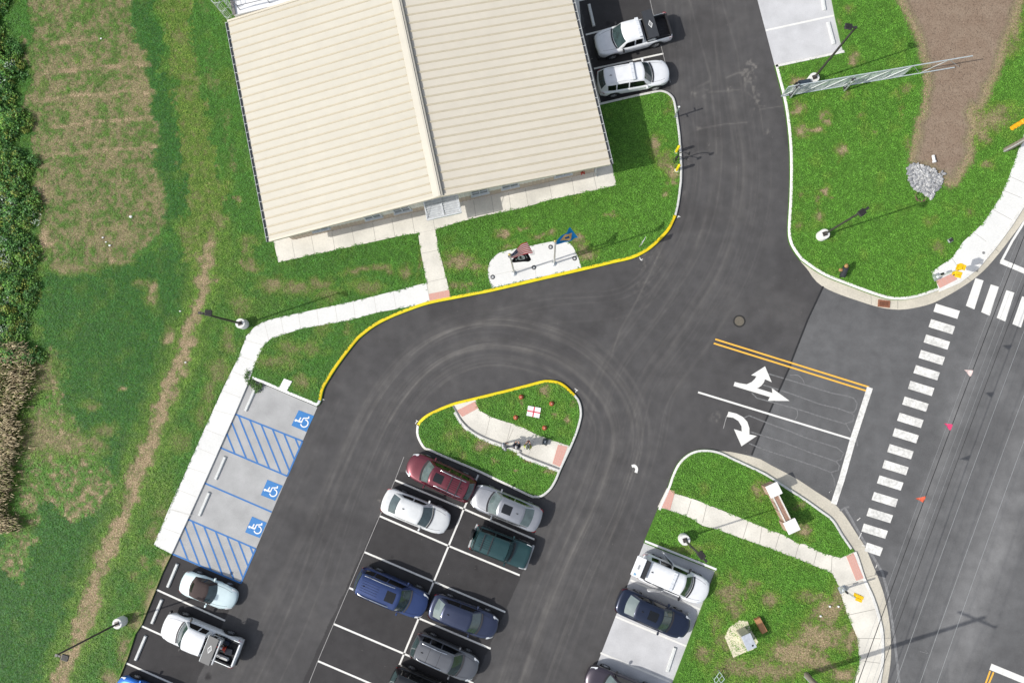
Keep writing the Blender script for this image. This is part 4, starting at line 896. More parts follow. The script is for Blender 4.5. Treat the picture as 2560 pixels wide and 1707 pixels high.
# flat-roofed wing behind, with a white membrane roof, parapet and caged ladder
ZB = 3.9
qa = P(*t1(0, 0, 1822, 60), ZB); sa = (qa-RL).dot(f)
m = MB(); x0, x1, y0, y1 = sa, FW-.6, DB+.12, DB+16
ring = [B(x0, y0, 0), B(x1, y0, 0), B(x1, y1, 0), B(x0, y1, 0)]
m.prism([(v.x, v.y) for v in ring], .05, ZB-.1); m.build('wall', M_wallc, bld)
m = MB(); m.prism([(v.x, v.y) for v in [B(x0-.02, y0, 0), B(x1+.02, y0, 0), B(x1+.02, y1+.02, 0), B(x0-.02, y1+.02, 0)]], ZB-.099, ZB); rf = m.build('roof', mat('white membrane', (.80, .80, .79), .6, var=.03, scale=1, var2=.03), bld)
m = MB(); m.box(B(x0+.06, (y0+y1)/2, ZB+.06), (.20, y1-y0, .12), wang); m.build('coping', mat('coping', (.20, .19, .18), .5), rf)
m = MB()
def tube_b(pts, r): m.tube([B(*p) for p in pts], r, 6)
zt = ZB+1.1
for (s0, d0) in ((x0+.5, y0+.25), (x0+.5, y0+1.9), (x0+4.6, y0+.25), (x0+2.6, y0+.25)): tube_b([(s0, d0, ZB), (s0, d0, zt)], .03)
for zz in (ZB+.55, zt): tube_b([(x0+.5, y0+.25, zz), (x0+4.6, y0+.25, zz)], .025); tube_b([(x0+.5, y0+1.2, zz), (x0+.5, y0+3.4, zz)], .025)
tube_b([(x0+4.6, y0+.25, zt), (x0+4.6, y0+.9, zt), (x0+2.6, y0+.9, zt)], .02)
m.build('guard_rail', mat('rail grey', (.20, .20, .21), .5, metal=.4), rf)
m = MB(); m.cyl(B(x0+1.05, y0+1.25, ZB), B(x0+1.05, y0+1.25, ZB+.1), .26, .22, 16); m.cyl(B(x0+1.05, y0+1.25, ZB+.1), B(x0+1.05, y0+1.25, ZB+.3), .1, n=12); m.build('roof_drain', mat('drain', (.45, .50, .49), .5), rf)
m = MB(); lx = x0-.18; ly = y0+.75; zb = 2.3; zh = ZB+1.15
for dd in (-.24, .24): tube_b([(lx, ly+dd, .35), (lx, ly+dd, zh)], .03)
z = .5
while z < zh: tube_b([(lx, ly-.24, z), (lx, ly+.24, z)], .016); z += .3
lad = m.build('ladder', mat('ladder green grey', (.56, .62, .56), .45, metal=.4), bld)
m = MB()
for z in (zb, zb+.85, zb+1.7, zh): tube_b([(lx-.40+.40*math.cos(t), ly+.36*math.sin(t), z) for t in np.linspace(R(60), R(300), 15)], .022)
for t in np.linspace(R(80), R(280), 7): tube_b([(lx-.40+.40*math.cos(t), ly+.36*math.sin(t), z) for z in (zb, zh)], .018)
m.build('safety_cage', MATS['ladder green grey'], lad)
# ================================================================== vehicles
def lerp_key(keys, x):
    if x <= keys[0][0]: return keys[0][1]
    for (a, va), (b, vb) in zip(keys[:-1], keys[1:]):
        if x <= b: return va+(vb-va)*(x-a)/(b-a)
    return keys[-1][1]
SPEC = {
 # L W H | windscreen base, top, rear-roof, rear-glass base (fractions of L from the nose) | belt, hood z, tail z
 'sedan':    dict(L=4.75, W=1.83, H=1.45, x=(.285, .425, .73, .885), belt=.93, hood=(.66, .86, .93), tail=(.98, .96), ang=1.0, wr=.335, fo=.93, ro=1.05),
 'hatch':    dict(L=4.6, W=1.82, H=1.52, x=(.275, .41, .78, .925), belt=.96, hood=(.68, .90, .97), tail=(1.0, .98), ang=1.0, wr=.34, fo=.9, ro=.95),
 'suv':      dict(L=4.75, W=1.88, H=1.72, x=(.27, .40, .90, .985), belt=1.06, hood=(.80, 1.0, 1.06), tail=(1.06, 1.0), ang=1.0, wr=.37, fo=.92, ro=.95),
 'bigsuv':   dict(L=5.0, W=1.97, H=1.88, x=(.265, .385, .925, .985), belt=1.16, hood=(.95, 1.12, 1.17), tail=(1.15, 1.05), ang=1.0, wr=.39, fo=.92, ro=1.05),
 'jeep':     dict(L=4.05, W=1.74, H=1.74, x=(.31, .385, .93, .97), belt=1.06, hood=(.94, 1.02, 1.06), tail=(1.05, .95), ang=.3, wr=.37, fo=.62, ro=.72),
 'pickup':   dict(L=5.4, W=1.93, H=1.82, x=(.26, .37, .585, .62), belt=1.14, hood=(.95, 1.10, 1.15), tail=(1.12, 1.12), ang=.8, wr=.40, fo=.95, ro=1.15),
 'roadster': dict(L=3.95, W=1.72, H=1.25, x=(.37, .50, .665, .775), belt=.80, hood=(.55, .74, .80), tail=(.82, .74), ang=1.0, wr=.31, fo=.78, ro=.82),
}
def make_car(kind, front_px, rear_px, paint_m, label, cat, group='vehicles parked in the lot', zref=.7, name=None, roof_m=None, glass=None, opts=(), L=None, W=None, rail_m=None):
    S = dict(SPEC[kind]); a = P(*front_px, zref); b = P(*rear_px, zref); d = (a-b); ang = math.atan2(d.y, d.x)
    L = L or S['L']; W = W or S['W']; H = S['H']; hl = L/2; c = (a+b)/2
    wet = thing(name or {'pickup': 'pickup_truck', 'roadster': 'convertible_car'}.get(kind, 'parked_car'), (c.x, c.y, .0), label, cat, group, ang)
    G = glass or M_glass; roof_m = roof_m or paint_m
    xs = [hl-L*q for q in S['x']]; xwb, xwt, xrt, xrb = xs; belt = S['belt']; h0, h1, h2 = S['hood']; tl0, tl1 = S['tail']; r = S['wr']
    xf, xr = hl-S['fo'], -hl+S['ro']
    deck = sorted([(hl, h0), (hl-.10, h0+.06), (hl-.30, h0+(h1-h0)*.75), (hl-.75, h1), (xwb-.05, h2), (xrb, tl0), (-hl+.12, (tl0+tl1)/2+.01), (-hl, tl1-.08)])
    xbelt = sorted(deck)
    fr_r, rr_r = (.85, .55) if kind not in ('jeep',) else (.25, .15)
    if kind == 'pickup': rr_r = .14
    if kind in ('roadster',): fr_r, rr_r = 1.1, .9
    def hw(x):
        w = W/2; k = 1.0
        e = hl-x
        if e < fr_r: t = 1-e/fr_r; k *= 1-.30*t**2.2 if fr_r > .3 else 1-.06*t
        e = x+hl
        if e < rr_r: t = 1-e/rr_r; k *= 1-.22*t**2.4 if rr_r > .3 else 1-.05*t
        if kind == 'roadster': k *= 1-.035*math.exp(-((x-0)/.7)**2)
        return w*k
    bow_f, bow_r = {'jeep': (.07, .02), 'pickup': (.20, .05), 'roadster': (.22, .22)}.get(kind, (.20, .14))
    # ---- body shell
    st = [hl+.02, hl-.02, hl-.10, hl-.22, hl-.4, hl-.6]+list(np.arange(hl-.75, -hl+.6, -.12))+[-hl+.5, -hl+.35, -hl+.2, -hl+.1, -hl+.03, -hl-.01]
    st = sorted(set(round(float(q), 3) for q in st), reverse=True)
    m = MB(); bed = None
    if kind == 'pickup': bed = (-hl+.12, xrb-.16)
    rows = []; nose = bow = .16 if kind not in ('jeep', 'pickup') else .06
    ra = r+.075
    for i, x in enumerate(st):
        w = hw(x); zd = lerp_key(deck, x); zb = .24 if kind not in ('pickup', 'jeep') else .36
        zl = zb+.06
        for xa in (xf, xr):
            if abs(x-xa) < ra: zl = max(zl, r+math.sqrt(ra*ra-(x-xa)**2)-.02)
        zs = zd-.05
        if i in (0, len(st)-1): w *= .93; zs -= .08; zd -= .06; zb += .05; zl = max(zl, zb+.04)
        zm = zl+.4*(zs-zl)
        crown = .035 if kind != 'jeep' else .012
        row = [(0, zb), (.78*w, zb), (.955*w, zl), (.995*w, zm), (1.0*w, zs-.12), (.975*w, zs-.02), (.88*w, zd), (.45*w, zd+crown*.8), (0, zd+crown)]
        full = [(-y, z) for y, z in row[::-1]]+row[1:]       # right-to-left over the top is not needed; closed ring below
        ring = row+[(-y, z) for y, z in row[-2:0:-1]]
        rows.append([(x+(nose*(1-(y/(w+1e-6))**2)*(1 if x > 0 else -.6)*smooth(hl-.8, hl, abs(x)) if True else 0), y, z) for y, z in ring])
    nr = len(rows[0])
    for row in rows: m.v += [tuple(map(float, q)) for q in row]
    for i in range(len(rows)-1):
        for j in range(nr):
            if bed and st[i] <= bed[1]+.06 and st[i+1] >= bed[0]-.06 and j in (6, 7, 8, 9): continue
            m.f.append([i*nr+j, i*nr+(j+1) % nr, (i+1)*nr+(j+1) % nr, (i+1)*nr+j][::-1]); m.m.append(0)
    m.f.append(list(range(nr))); m.m.append(0); m.f.append([(len(rows)-1)*nr+j for j in range(nr-1, -1, -1)]); m.m.append(0)
    body = m.build('body', paint_m, wet, smooth=62, local=True, sub=0 if kind in ('pickup', 'jeep') else 1)
    # ---- greenhouse surface: S(x, v) with v in -1..1 across
    wb = .90*W/2; tum = .30 if kind not in ('jeep', 'pickup', 'bigsuv') else .17
    top = sorted([(xrb-.02, belt-.04), (xrt, H-.05), ((xwt+xrt)/2, H), (xwt, H-.045), (xwb+.02, belt-.05)])
    if kind == 'roadster': tum = .42
    def ztop(x):
        z = lerp_key(top, x)
        return z
    def taper(x):
        k = 1.0
        if x < xrt+.5: k -= .10*smooth(xrt+.5, xrb, x) if rr_r > .3 else .02
        if x > xwt-.2: k -= .04*smooth(xwt-.2, xwb, x)
        return k
    def bowx(x, y):
        bf = bow_f*smooth(xwt-.9, xwt-.1, x); br = bow_r*smooth(xrt+.7, xrt, x)
        return (bf-br)*(1-(y/wb)**2)
    def side(x, z): return (wb-(z-belt)*tum)*taper(x)
    def Sx(x, u, up=0.0):
        """u in 0..1 from the belt on the left, over the roof, to the belt on the right"""
        zt = ztop(x); e = min(.09, max(.005, (zt-belt)*.4)); y1 = side(x, zt-e); y2 = side(x, zt)-.075
        pts = [(side(x, belt-.05), belt-.06), (y1, zt-e), (y2, zt), (y2*.5, zt+.022), (0, zt+.03)]
        pts = pts+[(-y, z) for y, z in pts[-2::-1]]
        t = u*8; i = min(7, int(t)); t -= i
        y = pts[i][0]*(1-t)+pts[i+1][0]*t; z = pts[i][1]*(1-t)+pts[i+1][1]*t
        return Vector((x+bowx(x, y), y, z+up))
    gx = sorted(set([xwb+.02, xwb-.1, (xwb+xwt)/2, xwt+.08, xwt, xwt-.15]+list(np.arange(xwt-.35, xrt+.2, -.3))+[xrt+.12, xrt, xrt-.06, (xrt+xrb)/2, xrb+.06, xrb-.02]), reverse=True)
    m = MB()
    for x in gx:
        for k in range(9): m.v.append(tuple(Sx(x, k/8)))
    for i in range(len(gx)-1):
        for k in range(8): m.f.append([i*9+k, i*9+k+1, (i+1)*9+k+1, (i+1)*9+k]); m.m.append(0)
    for f_ in m.f:
        v = [Vector(m.v[q]) for q in f_]
        nrm = (v[1]-v[0]).cross(v[3]-v[0]); cen = sum(v, Vector())/4
        if nrm.dot(cen-Vector(((xwt+xrt)/2, 0, belt-.4))) < 0: f_.reverse()
    cab = m.build('roof', roof_m, wet, smooth=50, local=True)
    def over(nm, fn, nu, nv, mt, par=wet, th=.012):
        mm = MB(); mm.grid(fn, nu, nv)
        for f_ in mm.f:
            v = [Vector(mm.v[q]) for q in f_]
            if (v[1]-v[0]).cross(v[3]-v[0]).dot(sum(v, Vector())/4-Vector(((xwt+xrt)/2, 0, belt-.5))) < 0: f_.reverse()
        o_ = mm.build(nm, mt, par, smooth=180, local=True); return o_
    def outw(p, k=.012):
        d_ = Vector((p.x-(xwt+xrt)/2 if abs(p.x-(xwt+xrt)/2) > .6 else 0, p.y*2, .9)).normalized(); return p+d_*k
    u0, u1 = .255, .745
    over('windshield', lambda a_, b_: outw(Sx(xwb-.03+(xwt-xwb+.05)*a_, u0+(u1-u0)*b_), .016), 5, 8, G)
    if kind == 'roadster':
        over('rear_window', lambda a_, b_: outw(Sx(xrt-.06+(xrb+.12-xrt)*a_*.55, .36+.28*b_), .014), 3, 6, M_glassd)
    elif kind == 'pickup':
        over('rear_window', lambda a_, b_: outw(Sx(xrt-.03+(xrb+.02-xrt)*a_, .30+.4*b_), .02), 3, 6, M_glassd)
    elif 'open_hatch' not in opts:
        over('rear_window', lambda a_, b_: outw(Sx(xrt-.03+(xrb+.10-xrt)*a_, .265+.47*b_), .016), 4, 8, opts[0] if opts and not isinstance(opts[0], str) else G)
    SG = M_glassd
    segs = [(xwt+.05, (xwt+xrt)/2+.07), ((xwt+xrt)/2-.03, xrt+.10)]
    if kind in ('suv', 'bigsuv'): segs = [(xwt+.05, xwt-(xwt-xrt)*.36), (xwt-(xwt-xrt)*.36-.09, xwt-(xwt-xrt)*.72), (xwt-(xwt-xrt)*.72-.09, xrt+.06)]
    if kind == 'roadster': segs = [(xwt+.12, xrt+.12)]
    if kind == 'pickup': segs = [(xwt+.08, (xwt+xrt)/2+.04), ((xwt+xrt)/2-.05, xrt+.05)]
    for sg in (1, -1):
        for k, (xa, xb) in enumerate(segs):
            def fn(a_, b_, xa=xa, xb=xb, sg=sg, k=k):
                x = xa+(xb-xa)*a_
                lo_ = belt+.03; hi_ = ztop(x)-.10
                ext = .34*(1-b_) if k == 0 else 0          # front glass runs forward along the pillar
                x2 = x+ext*(1-a_); hi2 = max(lo_+.01, min(hi_, ztop(x2)-.10))
                if k == len(segs)-1 and kind in ('sedan', 'hatch'): x2 -= .32*(1-b_)*a_; hi2 = min(hi2, max(lo_+.01, ztop(x2)-.09))
                z = lo_+(hi2-lo_)*b_; y = side(x2, z)+.012
                return Vector((x2+bowx(x2, y), sg*y, z))
            over('side_window', fn, 4, 3, SG)
    if kind != 'roadster': 
        over('cowl', lambda a_, b_: Sx(xwb+.0+.10*(1-a_), .25+.5*b_)*1.0+Vector((.02+.0*a_, 0, max(0, lerp_key(deck, xwb+.05)+.03-Sx(xwb+.0+.10*(1-a_), .25+.5*b_).z)+.014)), 1, 8, M_black)
    # ---- wheels
    tw = .21
    for xa in (xf, xr):
        for sg in (1, -1):
            y = sg*(W/2-tw/2-.005); m = MB()
            m.lathe([(r*.62, -tw/2), (r*.93, -tw/2), (r, -tw/2+.035), (r, tw/2-.035), (r*.93, tw/2), (r*.62, tw/2)], (xa, y, r), 22, axis=(0, 1, 0)); w_ = m.build('wheel', M_tyre, wet, smooth=45, local=True)
            m = MB(); m.lathe([(r*.60, -.01), (r*.62, .008), (r*.52, .0), (r*.16, .012), (r*.05, .02)], (xa, y+sg*(tw/2-.004), r), 20, axis=(0, sg, 0))
            for k in range(5):
                t = 2*math.pi*k/5; m.box((xa+r*.36*math.cos(t), y+sg*(tw/2+.008), r+r*.36*math.sin(t)), (r*.42, .012, .06), M=Matrix.Rotation(-t, 4, 'Y'))
            m.build('rim', M_rim, w_, local=True)
    # ---- mirrors, lamps, handles, plates
    for sg in (1, -1):
        m = MB(); x = xwt+(xwb-xwt)*.52; m.rbox((x, sg*(W/2+.09), belt+.03), (.13, .20, .13), .03); m.box((x, sg*(W/2-.03), belt-.0), (.07, .14, .05)); m.build('mirror', M_black if 'black_mirror' in opts else paint_m, wet, local=True)
        wl_ = hw(hl-.18)
        def hl_fn(a_, b_, sg=sg):
            x = hl-.02-.38*a_; y = hw(x)*(.97-.26*b_*(1-.4*a_)); return Vector((x+nose*.75*(1-(y/(hw(x)+1e-6))**2)*smooth(hl-.8, hl, x)+.012, sg*y, lerp_key(deck, x)-.03-.02*(1-b_)+.012))
        over('headlight', hl_fn, 4, 3, M_lamp)
        def tl_fn(a_, b_, sg=sg):
            x = -hl+.01+.24*a_; y = hw(x)*(1.0-.0*b_)+.006-.16*(1-a_)*b_; return Vector((x-.0-.02*(1-a_), sg*y, lerp_key(deck, x)-.04-.22*(b_)))
        over('taillight', tl_fn, 3, 3, M_red)
    if kind not in ('roadster', 'pickup', 'jeep'):
        m = MB(); m.tube([Vector((xrt+.38, .0, ztop(xrt+.38)+.03)), Vector((xrt+.28, 0, ztop(xrt+.3)+.09)), Vector((xrt+.24, 0, ztop(xrt+.28)+.04))], .025, 6); m.build('antenna', M_black, wet, local=True)
    # hood and door shut lines as shallow dark grooves
    def groove(nm, pts, w_=.016):
        m = MB(); m.tube(pts, w_*.5, 4); m.build(nm, M_black, body, local=True)
    if kind != 'jeep':
        for sg in (1, -1):
            groove('shut_line', [Vector((x+nose*.5*(1-.5)*smooth(hl-.8, hl, x)*(.6), sg*hw(x)*(.76-.10*smooth(xwb, hl, x)), lerp_key(deck, x)+.012+(.03-.035*.9)*0)) for x in np.linspace(xwb-.05, hl-.30, 8)], .014)
    R_ = rail_m or M_chrome
    if 'rails' in opts:
        for sg in (1, -1):
            m = MB(); m.tube([Vector((x, sg*(side(x, ztop(x))-.10), ztop(x)+(.055 if 0 < i < 9 else .0))) for i, x in enumerate(np.linspace(xwt-.35, xrt+.12, 10))], .026, 6); m.build('roof_rail', R_, wet, smooth=60, local=True)
    if 'crossbars' in opts:
        for x in ((xwt*.42+xrt*.58)+.1, xrt*.80+xwt*.2):
            m = MB(); m.box((x, 0, H+.07), (.055, 2*(side(x, H)-.06), .03)); m.build('crossbar', M_black, wet, local=True)
    if 'sunroof' in opts:
        x = xwt-.52; over('sunroof', lambda a_, b_: Sx(x+.24-.5*a_, .37+.26*b_, .008), 3, 6, M_glassd)
    if 'ribs' in opts:
        for k in range(5):
            u = .38+.06*k; m = MB(); m.tube([Sx(x, u, .004) for x in np.linspace(xwt*.25+xrt*.75+.7 if kind == 'bigsuv' else (xwt+xrt)/2+.1, xrt+.22, 6)], .011, 4); m.build('roof_rib', mat('rib shadow '+paint_m.name, tuple(c_*.35 for c_ in opts[-1]) if isinstance(opts[-1], tuple) else (.02, .03, .05), .5), cab, local=True)
    if 'bands' in opts:
        for x in (xwt*.66+xrt*.34, xwt*.33+xrt*.67): 
            m = MB(); m.tube([Sx(x, u, .003) for u in np.linspace(.27, .73, 9)], .011, 4); m.build('roof_seam', M_black, cab, local=True)
    if 'lightbar' in opts:
        x = xwt-.62 if kind != 'pickup' else xrt+.16
        m = MB(); m.rbox((x, 0, H+.10), (.26, 2*(side(x, H))-.04, .09), .03); lb = m.build('light_bar', mat('light bar', (.66, .68, .70), .25, coat=.5), wet, local=True)
        for y in (-.45, -.15, .15, .45):
            m = MB(); m.box((x, y, H+.148), (.20, .012, .006)); m.build('lens_divider', mat('lens divider', (.35, .37, .39), .4), lb, local=True)
        m = MB(); m.box((x, 0, H+.04), (.12, 1.1, .05)); m.build('bar_mount', M_black, wet, local=True)
    if kind == 'pickup':
        x0, x1 = bed; bw = .80*W/2; zf = .72; zt = 1.125; xm = (x0+x1)/2
        m = MB(); t = .03
        m.box((xm, 0, zf), (x1-x0, 2*bw, .04))
        for sg in (1, -1): m.box((xm, sg*(bw), (zf+zt)/2), (x1-x0+.08, .05, zt-zf+.06)); m.box((xm, sg*(bw-.12), zf+.02), (x1-x0, .012, .03))
        m.box((x0-.03, 0, (zf+zt)/2), (.05, 2*bw, zt-zf+.06)); m.box((x1+.03, 0, (zf+zt)/2), (.05, 2*bw, zt-zf+.06))
        for k in range(7): m.box((xm, -bw+.2+k*(2*bw-.4)/6, zf+.028), (x1-x0-.1, .05, .016))
        m.build('cargo_bed', mat('bed liner', (.022, .022, .025), .75, var=.3), wet, local=True)
        m = MB(); m.rbox((-hl+.05, 0, 1.155), (.11, 1.6*W/2, .045), .015); m.build('tailgate_cap', paint_m if 'white_gate' in opts else M_black, wet, local=True)
        for bx_, bd_ in (((hl+.03, 0, .52), (.16, W*.86, .24)), ((-hl-.04, 0, .55), (.16, W*.9, .16))):
            m = MB(); m.rbox(bx_, bd_, .04); m.build('bumper', M_black, wet, local=True)
        for sg in (1, -1):
            m = MB()
            if not ('black_rails' in opts and sg < 0): m.box((xm, sg*(W/2-.09), 1.135), (x1-x0, .05, .02)); m.build('bed_rail', M_black if 'black_rails' in opts else M_galv, wet, local=True)
    if kind == 'jeep':
        for bx_, bd_ in (((hl+.07, 0, .62), (.18, W*1.0, .2)), ((-hl-.06, 0, .62), (.16, W*.98, .18))):
            m = MB(); m.rbox(bx_, bd_, .05); m.build('bumper', mat('bumper grey', (.40, .41, .41), .5), wet, local=True)
        m = MB(); m.lathe([(r*.5, -.10), (r*.95, -.10), (r, -.06), (r, .06), (r*.95, .10), (r*.5, .10)], (-hl-.16, .12, 1.0), 22, axis=(1, 0, 0)); m.build('spare_wheel', M_tyre, wet, smooth=45, local=True)
        for sg in (1, -1):
            m = MB()
            for xa in (xf, xr): m.rbox((xa, sg*(W/2+.02), .80), (.86, .16, .05), .02)
            m.build('fender_flare', M_black, wet, local=True)
    return wet, dict(xs=xs, hl=hl, W=W, H=H, belt=belt, ztop=ztop, side=side, S=Sx, bed=bed)

C = lambda ox, oy, s: (lambda x, y: (ox+x/s, oy+y/s))
cA = C(1460, 20, 6.535); cB = C(1010, 1110, 5.058); cC = C(880, 1390, 4.946); cD = C(290, 1400, 5.108); cE = C(1460, 1360, 4.52); c6 = C(600, 1207, K)
M_wind_mid = mat('car glass with sky painted in', (.105, .14, .135), .05, spec=.9, var=.25, scale=2.5)  # paler base colour stands in for the sky reflected in windscreens
V_white = paint('white car paint', (.76, .77, .78)); V_mar = paint('maroon car paint', (.13, .018, .030), .45); V_sil = paint('silver car paint', (.36, .37, .39), .7)
V_pearl = paint('pearl car paint', (.70, .71, .70), .15); V_green = paint('dark green car paint', (.018, .060, .062), .4); V_blue = paint('blue car paint', (.025, .050, .155), .45)
V_ink = paint('ink blue car paint', (.032, .042, .085), .45); V_grey = paint('grey car paint', (.15, .155, .165), .6); V_black = paint('black car paint', (.012, .013, .014), .2)
V_sky = paint('pale blue car paint', (.60, .725, .74), .15); V_bright = paint('bright blue car paint', (.006, .14, .55), .4); V_navy = paint('navy car paint', (.012, .020, .046), .4); V_plum = paint('plum car paint', (.055, .045, .060), .5)
M_brown = mat('brown soft top', (.050, .033, .030), .85, var=.15, scale=25)
M_wind_pale = mat('car glass with bright sky painted in', (.16, .20, .195), .06, spec=.9, var=.15, scale=2)  # stronger sky reflection put into the colour, for rear windows

tA, iA = make_car('pickup', cA(190, 640), cA(1400, 305), V_white, 'white pickup with black folded panel over its empty black bed, nosed toward the building', 'pickup truck', opts=('lightbar', 'black_mirror', 'black_rails'), L=5.3)
s2, _ = make_car('suv', cA(1335, 1050), cA(255, 1235), V_white, 'white SUV with a roof light bar parked beside the curved kerb next to the building', 'SUV', opts=('lightbar', 'rails'), rail_m=V_white, L=4.9)
make_car('suv', cB(85, 240), cB(855, 595), V_mar, 'maroon SUV with chrome roof rails and black crossbars beside the island', 'SUV', glass=M_wind_mid, opts=('rails', 'crossbars', 'sunroof', 'ribs', (.13, .018, .03)), L=4.75)
make_car('sedan', c6(1612, 318), c6(1142, 128), V_pearl, 'white sedan with a plain white roof in the stall below the maroon SUV', 'car', L=4.65)
make_car('sedan', cB(900, 640), cB(1695, 965), V_sil, 'silver sedan with a dark sunroof parked across from the maroon SUV', 'car', glass=M_wind_mid, opts=('sunroof',), L=4.85)
make_car('jeep', cB(1550, 1420), cB(905, 1170), V_green, 'boxy dark green off-roader with a ribbed roof and silver front bumper', 'off-roader', opts=('crossbars', 'ribs', (.018, .06, .062)), L=3.95)
make_car('bigsuv', cC(875, 605), cC(115, 280), V_blue, 'large blue SUV with chrome roof rails standing on the white stall line', 'SUV', opts=('rails', 'ribs', 'sunroof', (.025, .05, .155)), L=4.95)
make_car('hatch', cC(1740, 885), cC(1015, 605), V_ink, 'dark blue car with red tail lamps and pale rear window beside the large blue SUV', 'car', opts=(M_wind_pale,), L=4.6)
make_car('suv', cC(1495, 1395), cC(800, 1085), V_grey, 'grey SUV with two seams across its roof in the bottom row of the lot', 'SUV', opts=('bands', 'rails'), L=4.5)
make_car('suv', (1133, 1757), (990, 1694), V_black, 'black SUV cut off by the bottom edge of the photo', 'SUV', L=4.7)
tR, iR = make_car('roadster', cD(1490, 515), cD(850, 270), V_sky, 'pale blue two-seat convertible with a closed brown soft top', 'convertible', roof_m=M_brown, L=3.9)
tB, iB = make_car('pickup', cD(635, 800), cD(1575, 1190), V_white, 'white pickup truck with tools, a red cone and a white roll in its open bed', 'pickup truck', opts=('black_mirror', 'white_gate'), L=5.55)
make_car('hatch', (292, 1713), (440, 1776), V_bright, 'bright blue car at the bottom left corner of the lot', 'car', L=4.4)
s14, i14 = make_car('suv', cE(1350, 540), cE(650, 235), V_white, 'white SUV with its rear hatch and both rear doors open on the concrete stall', 'SUV', opts=('lightbar', 'open_hatch', 'black_mirror'), L=4.75)
make_car('sedan', cE(1130, 940), cE(425, 630), V_navy, 'navy sedan with a rear window coloured sky-bright on the concrete stall', 'car', opts=(M_wind_pale, 'sunroof'), L=4.9)
make_car('suv', (1474, 1690), (1638, 1760), V_plum, 'dark plum SUV nosed out at the bottom edge beside the concrete stalls', 'SUV', glass=M_wind_mid, opts=('black_mirror',), L=4.9)

# accessories carried by the two pickups and the open SUV
def emblem(parent, c, rz, z, s=1.0):
    m = MB(); ca, sa = math.cos(rz), math.sin(rz)
    def q(u, v): return (c[0]+(u*ca-v*sa)*s, c[1]+(u*sa+v*ca)*s)
    o1 = [q(.30, 0), q(0, .15), q(-.30, 0), q(0, -.15)]; i1 = [q(.20, 0), q(0, .10), q(-.20, 0), q(0, -.10)]
    for k in range(4): m.add([(*o1[k], z), (*o1[(k+1) % 4], z), (*i1[(k+1) % 4], z), (*i1[k], z)], [(0, 1, 2, 3)])
    m.flat([q(.09, .015), q(.01, .06), q(-.10, .015), q(-.07, -.01), q(.0, .03), q(.07, -.02)], z)
    m.build('emblem', mat('emblem white', (.72, .72, .70), .5), parent, local=True)
M_panel = mat('panel black', (.035, .038, .043), .45, var=.08)
for T, I, off in ((tA, iA, 0), (tB, iB, .0)):
    xb = I['bed'][1]-.32; hw_ = 1.02 if T is tA else .92
    m = MB(); M_ = Matrix.Rotation(R(4), 4, 'Y'); m.rbox((xb, 0, 1.93), (.74, 2*hw_, .07), .02, M=M_); pn = m.build('folded_panel', M_panel, T, local=True)
    emblem(pn, (xb, .05 if T is tA else -.1), R(90), 1.975+.005)
    m = MB()
    for sg in (-1, 1):
        for dx in (-.28, .28): m.cyl((xb+dx, sg*.78, .75), (xb+dx, sg*.78, 1.9), .025, n=8)
        m.cyl((xb-.28, sg*.78, 1.3), (xb+.28, sg*.78, 1.3), .02, n=6)
    m.cyl((xb+.40, -hw_, 1.86), (xb+.40, hw_, 1.86), .03, n=8); m.build('panel_rack', M_dark if T is tA else M_galv, T, local=True)
m = MB(); m.rbox((iA['xs'][3]+.05, 0, 1.50), (.06, .6, .12), .02); m.build('rear_lamp', mat('dark red lamp', (.16, .01, .01), .3), tA, local=True)
m = MB(); m.rbox((iA['bed'][1]-.35, .72, 1.13), (.6, .28, .12), .02); m.build('toolbox', M_galv, tA, local=True)
m = MB(); m.rbox((iB['bed'][1]-.78, 0, 1.80), (.12, 1.7, .14), .03); m.build('rack_bar', M_white, tB, local=True)
def in_bed(T, x, y, z): return T.matrix_basis @ Vector((x, y, z))
bx0, bx1 = iB['bed']; tB_r = tB.rotation_euler.z
tB.matrix_basis
def tmat(T): return Matrix.Translation(T.location) @ Matrix.Rotation(T.rotation_euler.z, 4, 'Z')
TM = tmat(tB)
q = TM @ Vector((bx1-1.02, -.02, .76)); t = thing('traffic_cone', q, 'red and white traffic cone lying in the bed of the lower white pickup', 'traffic cone', rz=tB_r)
m = MB(); M_ = Matrix.Rotation(R(-78), 4, 'Y'); n0 = 0; m.lathe([(.15, 0), (.145, .03), (.10, .22), (.055, .46), (.03, .62), (.02, .62)], (0, 0, 0), 16); m.mtx(Matrix.Translation((0, 0, .16)) @ Matrix.Rotation(R(78), 4, 'Y')); m.build('cone_body', mat('cone red', (.58, .05, .02), .45), t, smooth=50, local=True)
m = MB(); m.lathe([(.105, .22), (.108, .23), (.075, .38), (.068, .38)], (0, 0, 0), 16); m.mtx(Matrix.Translation((0, 0, .16)) @ Matrix.Rotation(R(78), 4, 'Y')); m.build('reflective_band', M_white, t, smooth=50, local=True)
m = MB(); m.rbox((0, 0, 0), (.36, .36, .04), .03); m.mtx(Matrix.Translation((0, 0, .17)) @ Matrix.Rotation(R(78), 4, 'Y')); m.build('cone_base', mat('cone red', (.58, .05, .02)), t, local=True)
q = TM @ Vector((bx1-.55, -.52, .76)); t = thing('generator', q, 'white machine on a frame at the front of the pickup bed beside the panel', 'generator', rz=tB_r)
m = MB(); m.rbox((0, 0, .42), (.44, .40, .40), .05); m.build('housing', M_white, t, local=True)
m = MB()
for sx in (-.3, .3):
    m.tube([(sx, -.26, .02), (sx, -.26, .66), (sx, .26, .66), (sx, .26, .02)], .02, 6)
m.tube([(-.3, -.26, .66), (.3, -.26, .66)], .02, 6); m.tube([(-.3, .26, .66), (.3, .26, .66)], .02, 6); m.build('frame', M_black, t, local=True)
